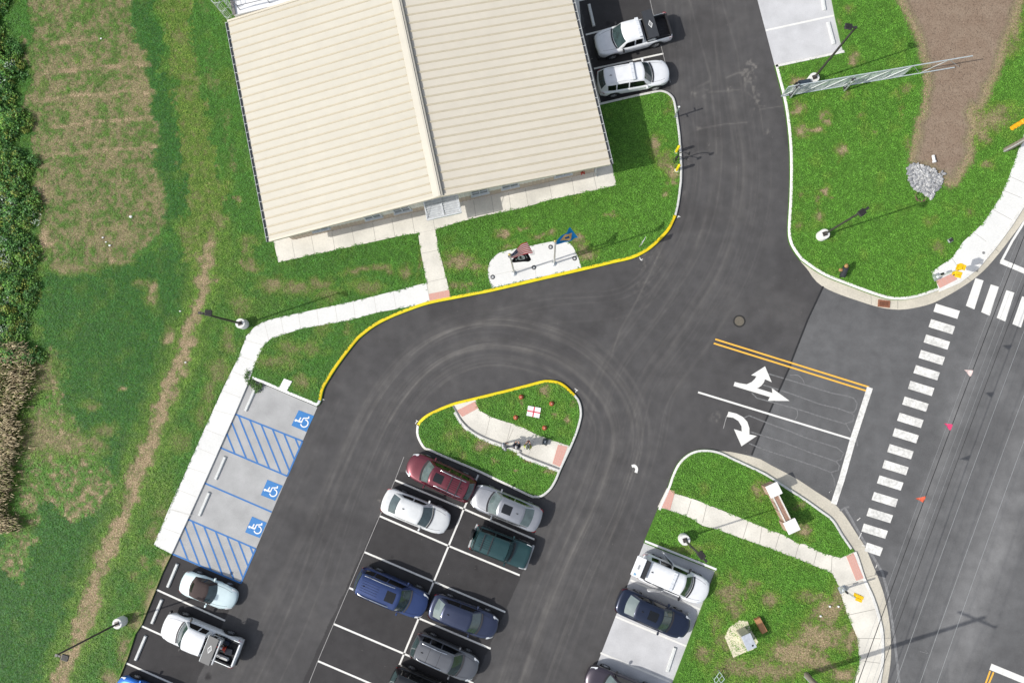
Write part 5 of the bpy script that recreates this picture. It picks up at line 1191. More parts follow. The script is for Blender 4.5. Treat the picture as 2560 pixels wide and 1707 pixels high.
q = TM @ Vector(((bx0+bx1)/2-.08, .58, .80)); t = thing('white_roll', q, 'white cloth roll lying along the side of the pickup bed', 'roll', rz=tB_r)
m = MB(); m.rbox((0, 0, .10), (1.0, .24, .2), .08); t2 = m.build('cloth', mat('white cloth', (.62, .62, .60), .9, var=.12, scale=8), t, smooth=40, local=True)
m = MB(); m.rbox((0, 0, .09), (.5, .4, .14), .03); q = TM @ Vector((bx0+.55, .08, .745)); t = thing('tool_tray', q, 'grey tray lying on the pickup bed floor near the tailgate', 'tray', rz=tB_r+.2); m.build('tray', mat('tray grey', (.09, .09, .10), .6), t, local=True)
q = TM @ Vector((bx1-.95, -.48, .76)); t = thing('tool_bag', q, 'dark tool bag in the pickup bed behind the white machine', 'bag', rz=tB_r); m = MB(); m.rbox((0, 0, .15), (.42, .34, .28), .08); m.build('bag', mat('bag blue black', (.02, .025, .045), .8), t, smooth=40, local=True); m = MB(); m.tube([(-.12, 0, .28), (-.1, 0, .38), (.1, 0, .38), (.12, 0, .28)], .015, 6); m.build('handle', M_black, t, local=True)
# open hatch and rear doors of the white SUV
I = i14; hl_ = I['hl']; xrt, xrb = I['xs'][2], I['xs'][3]
m = MB(); hx = xrt-.06; M_ = Matrix.Rotation(R(-6), 4, 'Y')
m.rbox((hx-.62, 0, I['H']+.20), (.66, 1.36, .09), .04, M=M_); ht = m.build('tailgate', V_white, s14, local=True)
m = MB(); m.rbox((hx-.62, .0, I['H']+.262), (.12, .30, .01), .004, M=M_); m.build('number_plate', mat('plate', (.30, .31, .32), .5), ht, local=True)
m = MB(); m.box((hx-.74, -.52, I['H']+.262), (.05, .16, .006), M=M_); m.box((hx-.66, -.52, I['H']+.262), (.05, .12, .006), M=M_); m.build('badge', mat('badge blue', (.10, .32, .55), .5), ht, local=True)
m = MB(); m.rbox((hx-.13, 0, I['H']+.135), (.36, 1.24, .04), .01, M=Matrix.Rotation(R(-20), 4, 'Y')); m.build('rear_window', M_glassd, ht, local=True)
for sg in (1, -1):
    m = MB(); m.cyl((hx-.22, sg*.62, 1.25), (hx-.48, sg*.62, I['H']+.17), .014, n=6); m.build('strut', M_black, ht, local=True)
m = MB(); m.box((-hl_+.35, 0, 1.04), (.5, 1.2, .02)); m.build('load_floor', M_black, s14, local=True)
for sg in (1, -1):
    hx0 = I['xs'][1]-(I['xs'][1]-xrt)*.36; L_ = .95; a_ = R(24)
    m = MB(); M_ = Matrix.Rotation(sg*(-a_), 4, 'Z')
    def dpt(u, z, o=0.0): return (hx0-u*math.cos(a_)+sg*0, sg*(I['W']/2+.0+u*math.sin(a_)+o), z)
    vs = [dpt(0, .45), dpt(L_, .45), dpt(L_, 1.05), dpt(0, 1.05), dpt(0, .45, .08), dpt(L_, .45, .08), dpt(L_, 1.05, .07), dpt(0, 1.05, .07)]
    m.add(vs, [(0, 1, 2, 3), (7, 6, 5, 4), (0, 4, 5, 1), (1, 5, 6, 2), (2, 6, 7, 3), (3, 7, 4, 0)])
    m.add([dpt(0, 1.05), dpt(.09, 1.05), dpt(.09, 1.6, -.12), dpt(0, 1.6, -.12)], [(0, 1, 2, 3)]); m.add([dpt(L_-.06, 1.05), dpt(L_, 1.05), dpt(L_-.1, 1.6, -.12), dpt(L_-.16, 1.6, -.12)], [(0, 1, 2, 3)]); m.add([dpt(0, 1.6, -.12), dpt(L_-.1, 1.6, -.12), dpt(L_-.1, 1.66, -.13), dpt(0, 1.66, -.13)], [(0, 1, 2, 3)])
    dd = m.build('door', V_white, s14, local=True)
    m = MB(); m.add([dpt(.09, 1.05, .02), dpt(L_-.06, 1.05, .02), dpt(L_-.16, 1.6, -.10), dpt(.09, 1.6, -.10)], [(0, 1, 2, 3)]); m.build('side_window', M_glassd, dd, local=True)
# ================================================================== street objects
# ---- light poles
def height_of(base, top, z0=0.0):
    b = P(*base, z0); best = (1e9, 0)
    for z in np.arange(.3, 14, .02):
        x, y = project([b.x, b.y, z]); d = (x-top[0])**2+(y-top[1])**2
        if d < best[0]: best = (d, z)
    return best[1]
pole_proto = None
def light_pole(ped, top, head, label):
    g = P(*ped, Z_LAWN); h = height_of(ped, top, Z_LAWN)
    t = thing('light_pole', (g.x, g.y, Z_LAWN), label, 'light pole', 'lamp posts around the lot')
    m = MB(); m.lathe([(.36, -.1), (.36, .70), (.335, .74), (.0001, .745)], (g.x, g.y, Z_LAWN), 24); m.build('pedestal', M_conc2, t, smooth=40)
    m = MB(); zb = Z_LAWN+.745; m.box((g.x, g.y, zb+.02), (.30, .30, .04), .3); m.box((g.x, g.y, (zb+h)/2), (.115, .115, h-zb), .3, taper=.8); m.build('pole', M_bronze, t)
    q = P(*head, h+.02); d = (q-Vector((g.x, g.y, q.z))); L_ = max(.42, min(.75, d.length)); d.normalize(); an = math.atan2(d.y, d.x)
    m = MB(); m.box((g.x+d.x*.13, g.y+d.y*.13, h-.03), (.26, .10, .07), an); m.box((g.x, g.y, h), (.16, .16, .05), an); m.build('arm', M_dark, t)
    m = MB(); c = (g.x+d.x*L_, g.y+d.y*L_, h-.02); m.rbox(c, (.46, .38, .09), .04, an); hd = m.build('lamp_head', M_dark, t)
    m = MB()
    for k in range(6): m.box((c[0]+d.x*(-.15+.06*k), c[1]+d.y*(-.15+.06*k), h+.035), (.012, .30, .03), an)
    m.build('cooling_fin', M_dark, hd)
    return t
light_pole(t1(1860, 400, 603, 598), t1(1860, 400, 970, 378), t1(1860, 400, 928, 410), 'light pole on the right-hand lawn below the sliding gate')
light_pole((2027, 205), (2145.8, 74.4), (2127, 66.6), 'light pole right behind the sliding gate')
light_pole((307.7, 1551), (142, 1639), (161, 1644), 'light pole on the rough grass at the lower left, leaning over the tan path')
light_pole((610.7, 810.8), (500.7, 773), (519.8, 781.7), 'light pole beside the bend of the white sidewalk left of the building')
light_pole((1707.7, 1344.8), (1772.4, 1395), (1755.5, 1389.7), 'light pole on the grass above the white SUV with the open hatch')

# ---- wheel stops
M_stop = mat('wheel stop concrete', (.62, .63, .61), .85, var=.10, scale=9)
def wheel_stop(a, b, label):
    A, B_ = P(*a, .08), P(*b, .08); c = (A+B_)/2; L_ = (A-B_).length; an = math.atan2((A-B_).y, (A-B_).x)
    m = MB(); z0, z1, w0, w1 = 0, .13, .11, .075
    sec = [(-w0, z0), (-w0, .05), (-w1, z1), (w1, z1), (w0, .05), (w0, z0)]
    vs = [(-L_/2+(.03 if z == z1 else 0), y, z) for y, z in sec]+[(L_/2-(.03 if z == z1 else 0), y, z) for y, z in sec]
    m.add(vs, [(i, i+1, 7+i, 6+i) for i in range(5)]+[tuple(range(6)), tuple(range(11, 5, -1))])
    for f_ in m.f:
        v = [Vector(m.v[q]) for q in f_]
        if (v[1]-v[0]).cross(v[2]-v[0]).dot(sum(v, Vector())/len(v)-Vector((0, 0, .06))) < 0: f_.reverse()
    o = m.build('wheel_stop', M_stop, local=True); o.location = (c.x, c.y, .011); o.rotation_euler = (0, 0, an)
    tag(o, label, 'wheel stop', 'concrete wheel stops')
for a, b, l in ((t1(0, 800, 1997, 545), t1(0, 800, 1922, 712), 'wheel stop in the topmost accessible stall, under trailing weeds'), (t1(0, 800, 1765, 1070), t1(0, 800, 1688, 1248), 'wheel stop in the middle accessible stall'), (t1(0, 800, 1640, 1350), t1(0, 800, 1560, 1533), 'wheel stop in the lowest accessible stall'),
                (t1(0, 1207, 1390, 632), t1(0, 1207, 1312, 818), 'wheel stop behind the pale blue convertible'), (t1(0, 1207, 1268, 912), t1(0, 1207, 1188, 1102), 'wheel stop in front of the lower white pickup'), (t1(0, 1207, 1142, 1196), t1(0, 1207, 1060, 1390), 'wheel stop in the empty stall below the lower white pickup'),
                (t1(1300, 0, 540, 33), t1(1300, 0, 580, 207), 'wheel stop in the shaded stall beside the building'), (t1(1860, 0, 660, 173), t1(1860, 0, 706, 348), 'wheel stop on pale concrete nearest the sliding gate'), (t1(1860, 0, 605, -95), t1(1860, 0, 632, 82), 'wheel stop on pale concrete cut by the top edge of the photo'),
                (t1(1200, 1207, 1530, 1288), t1(1200, 1207, 1468, 1478), 'wheel stop in the empty concrete stall beside the lawn'), (t1(1200, 1207, 1642, 1018), t1(1200, 1207, 1588, 1195), 'wheel stop in front of the navy sedan')):
    wheel_stop(a, b, l)

# ---- bollards, gate reader, posts, sign
for (bx, tp, l) in (((1225, 1190), (1252, 1140), 'yellow bollard above the black card reader'), ((1228, 1335), (1255, 1285), 'yellow bollard below the black card reader')):
    g = P(*t1(1300, 0, *bx), Z_LAWN); t = thing('bollard', (g.x, g.y, Z_LAWN), l, 'bollard', 'pair of yellow bollards')
    m = MB(); m.lathe([(.10, -.1), (.10, 1.08), (.085, 1.14), (.045, 1.18), (.0001, 1.19)], (g.x, g.y, Z_LAWN), 20); m.build('post', M_boll, t, smooth=40)
    m = MB(); m.lathe([(.16, -.05), (.16, .03), (.13, .04)], (g.x, g.y, Z_LAWN), 20); m.build('collar', M_conc, t, smooth=40)
g = P(*t1(1300, 0, 1215, 1262), Z_LAWN); t = thing('card_reader', (g.x, g.y, Z_LAWN), 'black gooseneck card reader between two yellow bollards', 'card reader')
hx = P(*t1(1300, 0, 1330, 1206), 2.0)-Vector((g.x, g.y, 2.0)); hy = P(*t1(1300, 0, 1310, 1240), 1.15)-Vector((g.x, g.y, 1.15))
m = MB(); m.tube([(g.x, g.y, 0), (g.x, g.y, 1.7), (g.x+hx.x*.15, g.y+hx.y*.15, 1.95), (g.x+hx.x*.4, g.y+hx.y*.4, 2.02), (g.x+hx.x*.9, g.y+hx.y*.9, 2.0)], .035, 8); m.tube([(g.x, g.y, 1.1), (g.x+hy.x*.9, g.y+hy.y*.9, 1.13)], .03, 8); m.build('gooseneck', M_black, t, smooth=40)
for h_, zz in ((hx, 2.0), (hy, 1.13)):
    m = MB(); m.rbox((g.x+h_.x*.95, g.y+h_.y*.95, zz), (.10, .18, .26), .02, math.atan2(h_.y, h_.x)); m.build('reader_head', M_black, t)
m = MB(); m.box((g.x, g.y, Z_LAWN+.02), (.28, .28, .05)); m.rbox((g.x, g.y, .75), (.16, .16, .4), .03); m.build('base', M_dark, t)
g = P(*t1(1300, 0, 1212, 920), Z_LAWN); t = thing('receiver_post', (g.x, g.y, Z_LAWN), 'galvanised gate receiver post with a white cap beside the drive', 'post')
m = MB(); m.cyl((g.x, g.y, 0), (g.x, g.y, 2.0), .05, n=12); m.build('post', M_galv, t, smooth=40)
m = MB(); m.ball((g.x, g.y, 2.0), .07, 12, 8, (1, 1, .7)); m.build('cap', M_white, t, smooth=60)
m = MB(); m.box((g.x+.05, g.y+.12, 1.45), (.06, .3, .05), .3); m.box((g.x+.03, g.y-.14, .9), (.06, .25, .05), .3); m.build('catcher', M_galv, t)
g = P(*t1(1200, 400, 1250, 680), Z_LAWN); zt = 1.9; q = P(*t1(1200, 400, 1282, 625), zt); t = thing('sign_post', (g.x, g.y, Z_LAWN), 'small white sign on a thin post in the lawn near the yellow kerb', 'sign')
m = MB(); m.box((g.x, g.y, 1.05), (.05, .035, 2.05), R(20)); m.build('post', M_galv, t)
m = MB(); m.rbox((g.x+.05, g.y+.02, zt), (.46, .025, .80), .008, M=Matrix.Rotation(R(62), 4, 'Z')); m.build('sign_plate', M_white, t)

# ---- flags
def flagpole(base, top, label):
    g = P(*base, Z_WALK); h = height_of(base, top, Z_WALK); t = thing('flagpole', (g.x, g.y, Z_WALK), label, 'flagpole', 'pair of flagpoles')
    m = MB(); m.cyl((g.x, g.y, Z_WALK), (g.x, g.y, h), .065, .04, 14); m.build('pole', mat('pole aluminium', (.60, .61, .60), .35, metal=.5), t, smooth=40)
    m = MB(); m.lathe([(.19, 0), (.19, .03), (.13, .07), (.07, .10)], (g.x, g.y, Z_WALK), 20); m.build('base_collar', M_galv, t, smooth=40)
    m = MB(); m.ball((g.x, g.y, h+.07), .085, 14, 10); m.build('finial', mat('finial gold', (.62, .48, .18), .3, metal=.8), t, smooth=60)
    m = MB(); m.tube([(g.x+.06, g.y-.02, h-.05), (g.x+.08, g.y-.02, 1.2)], .008, 4); m.build('halyard', M_white, t)
    return g, h
g1, h1 = flagpole(t1(1200, 400, 268, 888), t1(1200, 400, 262, 735), 'left flagpole flying two flags, one striped and one black')
g2, h2 = flagpole(t1(1200, 400, 580, 812), t1(1200, 400, 620, 640), 'right flagpole flying one blue flag')
def cloth(o, zt, d, side, L_, Hh, spread, drop, nu, nv, pick, mats, name, label, cat='flag', seed=0):
    d = Vector((*d, 0)).normalized(); s = Vector((*side, 0)).normalized(); m = MB()
    def fn(u, v):
        wv = math.sin(u*7.5+v*1.2+seed)*.07*u+math.sin(u*13+seed*2)*.03*u
        x = L_*u*(1-.10*v)
        p = Vector((o.x, o.y, zt))+d*(.06+x*.93)+s*(wv+v*spread*(u**.8)+.02)-Vector((0, 0, v*Hh*(1-.55*spread*min(1, u*1.6))+drop*u*u+.05*math.sin(u*5+seed)))
        return p
    for i in range(nu+1):
        for j in range(nv+1): m.v.append(tuple(fn(i/nu, j/nv)))
    for i in range(nu):
        for j in range(nv):
            m.f.append([i*(nv+1)+j, i*(nv+1)+j+1, (i+1)*(nv+1)+j+1, (i+1)*(nv+1)+j]); m.m.append(pick((i+.5)/nu, (j+.5)/nv))
    o_ = m.build(name, mats, smooth=180); tag(o_, label, cat); return o_
def cloth_mat(nm, col):
    m = mat(nm, col, .8); t_ = m.node_tree; p_ = t_.nodes['Principled BSDF']; out = t_.nodes['Material Output']; tr = t_.nodes.new('ShaderNodeBsdfTranslucent'); mx = t_.nodes.new('ShaderNodeMixShader'); mx.inputs[0].default_value = .62
    src = p_.inputs['Base Color'].links[0].from_socket; t_.links.new(src, tr.inputs[0]); t_.links.new(p_.outputs[0], mx.inputs[1]); t_.links.new(tr.outputs[0], mx.inputs[2]); t_.links.new(mx.outputs[0], out.inputs[0]); return m
F_red = cloth_mat('flag red', (.62, .02, .045)); F_wht = cloth_mat('flag white', (.74, .72, .70)); F_can = cloth_mat('flag navy', (.02, .025, .09)); F_blk = cloth_mat('flag black', (.008, .008, .009)); F_gry = cloth_mat('flag grey', (.42, .47, .47))
F_blu = cloth_mat('flag blue', (.01, .20, .52)); F_buf = cloth_mat('flag buff', (.62, .38, .16))
dn = lambda a, b: tuple((P(*b)-P(*a)).normalized()[:2])
dus = dn((1283, 632), (1325, 592)); dsd = dn((1300, 615), (1312, 627))
def star(u, v):
    k = (u*26) % 2; l = (v*26) % 2
    return abs(k-1) < .42 and abs(l-1) < .42
cloth(g1, h1-.12, dus, dsd, 1.40, 1.0, .72, .12, 78, 39, lambda u, v: (1 if star(u, v) else 2) if u < .40 and v < .54 else (0 if int(v*13) % 2 == 0 else 1), [F_red, F_wht, F_can], 'striped_flag', 'red and white striped flag with a starred navy corner, top of left flagpole', seed=.6)
def pow_pick(u, v):
    x = (u-.52)*1.5; y = (v-.5)*1.0; r_ = math.hypot(x, y*1.15)
    if .235 < r_ < .30: return 1
    if r_ <= .235:
        if (x+.02)**2*1.2+(y+.03)**2 < .0125: return 0          # head in profile
        if y > .10 and abs(x) < .13+.4*(y-.10): return 0
        return 1
    if .20 < u < .27 and abs(y) < .16 or (.78 < u < .83 and abs(y) < .14): return 1 if int(v*40) % 3 else 0
    return 0
cloth(g1, h1-1.75, dn((1286, 650), (1322, 618)), dn((1300, 630), (1312, 645)), 1.25, .85, .85, .08, 70, 40, pow_pick, [F_blk, F_gry], 'black_flag', 'black flag with a pale round emblem, lower flag on left flagpole', seed=1.9)
def del_pick(u, v):
    q = abs(u-.55)/.36+abs(v-.5)/.42
    if q < 1:
        if abs(u-.55) < .10 and abs(v-.5) < .13: return 2 if int(u*40+v*30) % 3 else 0
        return 1
    return 0
cloth(g2, h2-.12, dn((1398, 604), (1428, 575)), dn((1410, 590), (1424, 600)), 1.35, .95, .75, .1, 60, 40, del_pick, [F_blu, F_buf, F_can], 'blue_flag', 'blue flag with a buff diamond on the right flagpole', seed=3.1)
for (x, y, l) in ((99, 918, 'ring-shaped ground light at the left end of the flag pad'), (237, 753, 'ring-shaped ground light just left of the left flagpole'), (422, 843, 'ring-shaped ground light between the two flagpoles'), (553, 683, 'ring-shaped ground light above and left of the right flagpole'), (741, 772, 'ring-shaped ground light at the right end of the flag pad')):
    g = P(*t1(1200, 400, x, y), Z_WALK); t = thing('ground_light', (g.x, g.y, Z_WALK), l, 'ground light', 'round lights set in the flag pad')
    m = MB(); m.lathe([(.165, -.02), (.165, .02), (.15, .03), (.085, .03), (.08, .015)], (g.x, g.y, Z_WALK), 22); m.build('rim', mat('light rim', (.10, .10, .10), .5, metal=.3), t, smooth=40)
    m = MB(); m.cyl((g.x, g.y, Z_WALK+.012), (g.x, g.y, Z_WALK+.032), .08, .072, 18); m.build('lens', mat('light lens', (.55, .56, .56), .15), t)
m = MB(); q = w2(tl(1200, 400, [(390, 712), (425, 705), (430, 742), (395, 750)]), Z_WALK); m.prism([(v.x, v.y) for v in q], Z_WALK-.02, Z_WALK+.006); tag(m.build('access_cover', mat('cover grey', (.50, .49, .47), .8)), 'square grey cover plate set in the white flag pad', 'cover plate')

# ---- manhole and drain
g = P(*t1(1200, 400, 2033, 1263)); t = thing('manhole', (g.x, g.y, 0), 'round iron manhole in the drive above the double yellow line', 'manhole')
m = MB(); m.lathe([(.43, .002), (.43, .012), (.33, .012)], (g.x, g.y, 0), 32); m.build('ring', mat('manhole ring', (.022, .021, .02), .8), t)
m = MB(); m.cyl((g.x, g.y, .002), (g.x, g.y, .016), .325, n=32)
for r_ in (.27, .2, .13, .06):
    for k in range(int(r_*60)): a_ = 2*math.pi*k/int(r_*60); m.box((g.x+r_*math.cos(a_), g.y+r_*math.sin(a_), .019), (.025, .035, .008), a_)
m.build('lid', mat('manhole iron', (.135, .118, .09), .7, var=.2, scale=20), t)
q = w2(tl(1860, 400, [(1052, 1093), (1145, 1103), (1140, 1162), (1048, 1148)]), .03); c = sum(q, Vector())/4; t = thing('drain_grate', (c.x, c.y, .03), 'rusty rectangular drain grate in the kerb gutter', 'drain grate')
M_rust = mat('rust', (.26, .105, .058), .85, var=.25, scale=14); ex_ = (q[1]-q[0]); ey_ = (q[3]-q[0]); an = math.atan2(ex_.y, ex_.x); Lx_, Ly_ = ex_.length, ey_.length
m = MB()
for sg in (-1, 1): m.box((c.x+math.cos(an)*sg*(Lx_/2-.05), c.y+math.sin(an)*sg*(Lx_/2-.05), .045), (.10, Ly_, .05), an); m.box((c.x-math.sin(an)*sg*(Ly_/2-.05), c.y+math.cos(an)*sg*(Ly_/2-.05), .0455), (Lx_-.2, .09, .05), an)
m.build('frame', M_rust, t)
m = MB()
for k in range(9): o = -Lx_/2+.14+(Lx_-.28)*k/8; m.box((c.x+math.cos(an)*o, c.y+math.sin(an)*o, .042), (.028, Ly_-.17, .04), an)
m.build('bars', M_rust, t)
m = MB(); m.box((c.x, c.y, .026), (Lx_-.1, Ly_-.1, .008), an); m.build('pit', M_tar, t)

# ---- sliding chain-link gate
ga, gb_ = P(*t1(1860, 0, 292, 757), .18), P(*t1(1860, 0, 1650, 530), .18); gd = (gb_-ga); GL = gd.length; gd.normalize(); gn = Vector((-gd.y, gd.x, 0)); GH = 1.62
gate = thing('sliding_gate', (ga.x, ga.y, 0), 'long galvanised sliding gate of chain link and diagonal braces across the lawn', 'gate')
def gp(s, z, o=0.0): return Vector((ga.x+gd.x*s+gn.x*o, ga.y+gd.y*s+gn.y*o, z))
m = MB(); m.tube([gp(0, .18), gp(GL, .18)], .04, 8); m.tube([gp(0, .18+GH), gp(GL*1.0+.35, .18+GH)], .04, 8); m.tube([gp(0, .18), gp(0, .18+GH)], .035, 8); m.build('frame', mat('gate tube', (.62, .68, .69), .35, metal=.4), gate, smooth=40)
CLs = GL*.70
for s0 in np.linspace(0, CLs, 7)[1:]:
    m = MB(); m.tube([gp(s0, .18), gp(s0, .18+GH)], .013, 6); m.build('upright', MATS['gate tube'], gate, smooth=40)
for s0, s1 in zip(np.linspace(0, CLs, 7)[:-1], np.linspace(0, CLs, 7)[1:]):
    m = MB(); m.tube([gp(s0, .20), gp(s1, .16+GH)], .026, 6); m.build('brace', mat('brace white', (.74, .76, .75), .35), gate, smooth=40)
for s0, s1, u in ((CLs, CLs+GL*.10, 0), (CLs+GL*.10, CLs+GL*.20, 1), (CLs+GL*.20, GL+.3, 0)):
    m = MB(); m.tube([gp(s0, .18 if u else .18+GH), gp(s1, .18+GH if u else .18)], .02, 6); m.build('brace', MATS['gate tube'], gate, smooth=40)
m = MB(); st = .085; r_ = .0065
x = -GH
while x < CLs:
    for sg in (1, -1):
        s0, s1 = x, x+GH; z0, z1 = (0, GH) if sg > 0 else (GH, 0)
        a0 = max(0, (0-s0)/GH); a1 = min(1, (CLs-s0)/GH)
        if a1 > a0: m.tube([gp(s0+GH*a0, .18+z0+(z1-z0)*a0, .03), gp(s0+GH*a1, .18+z0+(z1-z0)*a1, .03)], r_, 3)
    x += st
m.build('chain_link', mat('chain link wire', (.50, .55, .53), .45, metal=.4), gate)
for (bx, hh) in (((362, 770), 2.0), ((785, 715), 2.0)):
    q = P(*t1(1860, 0, *bx), Z_LAWN)
    p_ = thing('gate_post', (q.x, q.y, Z_LAWN), 'galvanised roller post %s the sliding gate' % ('at the drive end of' if bx[0] < 500 else 'halfway along'), 'gate post', 'posts carrying the sliding gate')
    m = MB(); m.cyl((q.x, q.y, 0), (q.x, q.y, hh), .055, n=12); m.build('post', M_galv, p_, smooth=40)
    m = MB(); m.cyl((q.x+gn.x*.2, q.y+gn.y*.2, 0), (q.x+gn.x*.2, q.y+gn.y*.2, hh), .05, n=12); m.build('twin_post', M_galv, p_, smooth=40)
    for zz in (.32, 1.72):
        m = MB(); m.cyl((q.x+gn.x*.06, q.y+gn.y*.06, zz), (q.x+gn.x*.16, q.y+gn.y*.16, zz), .09, n=12); m.box((q.x+gn.x*.1, q.y+gn.y*.1, zz+.1), (.3, .16, .05), math.atan2(gd.y, gd.x)); m.build('roller', M_dark, p_)
q = P(*t1(1860, 0, 440, 690), Z_LAWN); t = thing('gate_operator', (q.x, q.y, Z_LAWN), 'dark gate motor cabinet on bare ground between the gate and the light pole', 'gate motor')
an = math.atan2(gd.y, gd.x); m = MB(); m.rbox((q.x, q.y, .62), (.85, .38, .95), .03, an); m.build('housing', mat('operator navy', (.03, .045, .06), .4), t)
m = MB(); m.box((q.x, q.y, .13), (1.1, .6, .06), an); m.build('pad', M_conc, t)
m = MB(); m.cyl((q.x-gd.x*.5, q.y-gd.y*.5, 1.0), (q.x-gd.x*.42, q.y-gd.y*.42, 1.2), .05, n=10); m.box((q.x-gd.x*.5, q.y-gd.y*.5, .6), (.1, .3, .7), an); m.build('drive_arm', M_black, t)

# ---- pedestrian signals
def ped_signal(base, top, heads, label):
    g = P(*base, Z_WALK); zt = height_of(base, top, Z_WALK); t = thing('pedestrian_signal', (g.x, g.y, Z_WALK), label, 'pedestrian signal', 'yellow pedestrian signals at the crossing')
    m = MB(); m.cyl((g.x, g.y, Z_WALK), (g.x, g.y, zt+.35), .06, n=14); m.build('pole', mat('signal pole', (.68, .70, .70), .3, metal=.4), t, smooth=40)
    m = MB(); m.lathe([(.21, 0), (.21, .08), (.16, .30), (.10, .36)], (g.x, g.y, Z_WALK), 4 if False else 8); m.box((g.x, g.y, Z_WALK+.02), (.5, .45, .03), .4); m.build('base', M_galv, t)
    m = MB(); m.rbox((g.x-.10, g.y+.05, 1.15), (.10, .16, .30), .02, .4); m.build('push_button', M_black, t)
    for (px, py, z, rz, ln) in heads:
        q = P(px, py, z); m = MB(); m.rbox((q.x, q.y, z), (ln, .22, .42), .03, rz); hb = m.build('signal_head', M_sig, t)
        m = MB(); m.box((q.x+math.cos(rz+1.57)*-.135, q.y+math.sin(rz+1.57)*-.135, z), (ln*.8, .02, .32), rz); m.build('signal_lens', M_black, hb)
        m = MB(); m.rbox((q.x+math.cos(rz+1.57)*-.22, q.y+math.sin(rz+1.57)*-.22, z+.17), (ln*.9, .18, .03), .01, rz); m.build('visor', M_sig, hb)
        m = MB(); m.cyl((g.x, g.y, z), (q.x, q.y, z), .025, n=8); m.build('bracket', M_sig, t)
ped_signal(t1(1860, 400, 1508, 918), t1(1860, 400, 1640, 872), [(*t1(1860, 400, 1690, 838), 2.75, R(70), .42), (*t1(1860, 400, 1672, 890), 2.55, R(-15), .46)], 'pedestrian signal with two yellow heads at the upper crosswalk corner')
ped_signal(t1(1860, 1207, 770, 832), t1(1860, 1207, 868, 868), [(*t1(1860, 1207, 900, 886), 2.7, R(-22), .48)], 'pedestrian signal with one yellow head on the lower white sidewalk')
g = P(*t1(1860, 400, 1878, 728), Z_WALK); m = MB(); m.lathe([(.10, -.01), (.10, .006), (.085, .010)], (g.x, g.y, Z_WALK), 18); tag(m.build('valve_cover', mat('valve iron', (.22, .22, .21), .7)), 'small round grey valve cover in the right-hand sidewalk', 'valve cover')
# black barrel with brown lugs on the right lawn
q0, q1 = P(*t1(1860, 400, 775, 905), .45), P(*t1(1860, 400, 800, 838), .95); t = thing('hydrant_barrel', (q0.x, q0.y, Z_LAWN), 'black cylinder with brown end pieces tilted on the right-hand lawn near the kerb', 'hydrant')
m = MB(); d_ = (q1-q0).normalized(); m.lathe([(.235, 0), (.235, .05), (.21, .06), (.21, (q1-q0).length-.04), (.16, (q1-q0).length)], q0, 20, axis=tuple(d_)); m.cyl((q0.x, q0.y, .1), q0+d_*.15, .1, n=10); m.build('barrel', mat('hydrant black', (.025, .028, .032), .4), t, smooth=40)
M_bz = mat('hydrant brown', (.30, .17, .06), .6, var=.2)
m = MB(); m.lathe([(.13, 0), (.14, .10), (.10, .2), (.05, .24)], q1, 12, axis=tuple(d_)); m.build('end_cap', M_bz, t, smooth=40)
sd_ = Vector((-d_.y, d_.x, 0)).normalized(); m = MB(); c_ = q0.lerp(q1, .62)+sd_*.2; m.lathe([(.12, 0), (.12, .14), (.06, .2)], c_, 12, axis=tuple(sd_)); m.build('side_cap', M_bz, t, smooth=40)
g = P(*t1(1860, 400, 1612, 632), Z_LAWN); t = thing('junction_box', (g.x, g.y, Z_LAWN), 'small grey box half sunk in the right-hand lawn', 'box'); m = MB(); m.rbox((g.x, g.y, .2), (.32, .26, .16), .03, .5); m.build('box', M_galv, t); m = MB(); m.box((g.x, g.y, .285), (.26, .2, .02), .5); m.build('lid', M_dark, t)

# ---- monument sign: two capped brick pillars and a lattice-topped panel
c1_, c2_ = P(*t1(1860, 800, 236, 1331), 1.55), P(*t1(1860, 1207, 376, 339), 1.55); md = (c2_-c1_); ML = md.length; md.normalize(); an = math.atan2(md.y, md.x)
M_brick, bt, bp_ = new_mat('brick'); _tc = bt.nodes.new('ShaderNodeTexCoord'); _b = bt.nodes.new('ShaderNodeTexBrick'); _b.inputs['Scale'].default_value = 5; _b.inputs['Color1'].default_value = (.30, .17, .12, 1); _b.inputs['Color2'].default_value = (.40, .25, .18, 1); _b.inputs['Mortar'].default_value = (.52, .48, .42, 1); _b.inputs['Row Height'].default_value = .35
bt.links.new(_tc.outputs['Object'], _b.inputs['Vector']); bt.links.new(_b.outputs[0], bp_.inputs['Base Color']); bp_.inputs['Roughness'].default_value = .9
mon = thing('entrance_sign', ((c1_.x+c2_.x)/2, (c1_.y+c2_.y)/2, Z_LAWN), 'brick entrance sign of two white-capped pillars joined by a tan panel', 'entrance sign', rz=0)
for c in (c1_, c2_):
    m = MB(); m.box((c.x, c.y, .77), (.66, .66, 1.44), an); pl = m.build('pillar', M_brick, mon)
    m = MB(); m.rbox((c.x, c.y, 1.53), (.84, .84, .10), .02, an); m.build('cap', mat('cap white', (.80, .79, .76), .7, var=.03), pl)
mc = (c1_+c2_)/2; m = MB(); m.box((mc.x, mc.y, .62), (ML-.66, .42, 1.10), an); pn = m.build('panel', M_brick, mon)
m = MB(); nx_ = Vector((-md.y, md.x, 0))
for o in (-.20, .20): m.box((mc.x+nx_.x*o, mc.y+nx_.y*o, 1.20), (ML-.68, .09, .06), an)
m.build('top_rail', mat('rail cream', (.68, .66, .60), .7), mon)
m = MB()
for k in range(22): o = -(ML-.8)/2+(ML-.8)*k/21; m.box((mc.x+md.x*o, mc.y+md.y*o, 1.185), (.05, .30, .035), an)
m.box((mc.x, mc.y, 1.19), (ML-.7, .03, .03), an)
m.build('brick_course', mat('soldier brick', (.36, .22, .16), .9, var=.2, scale=12), mon)

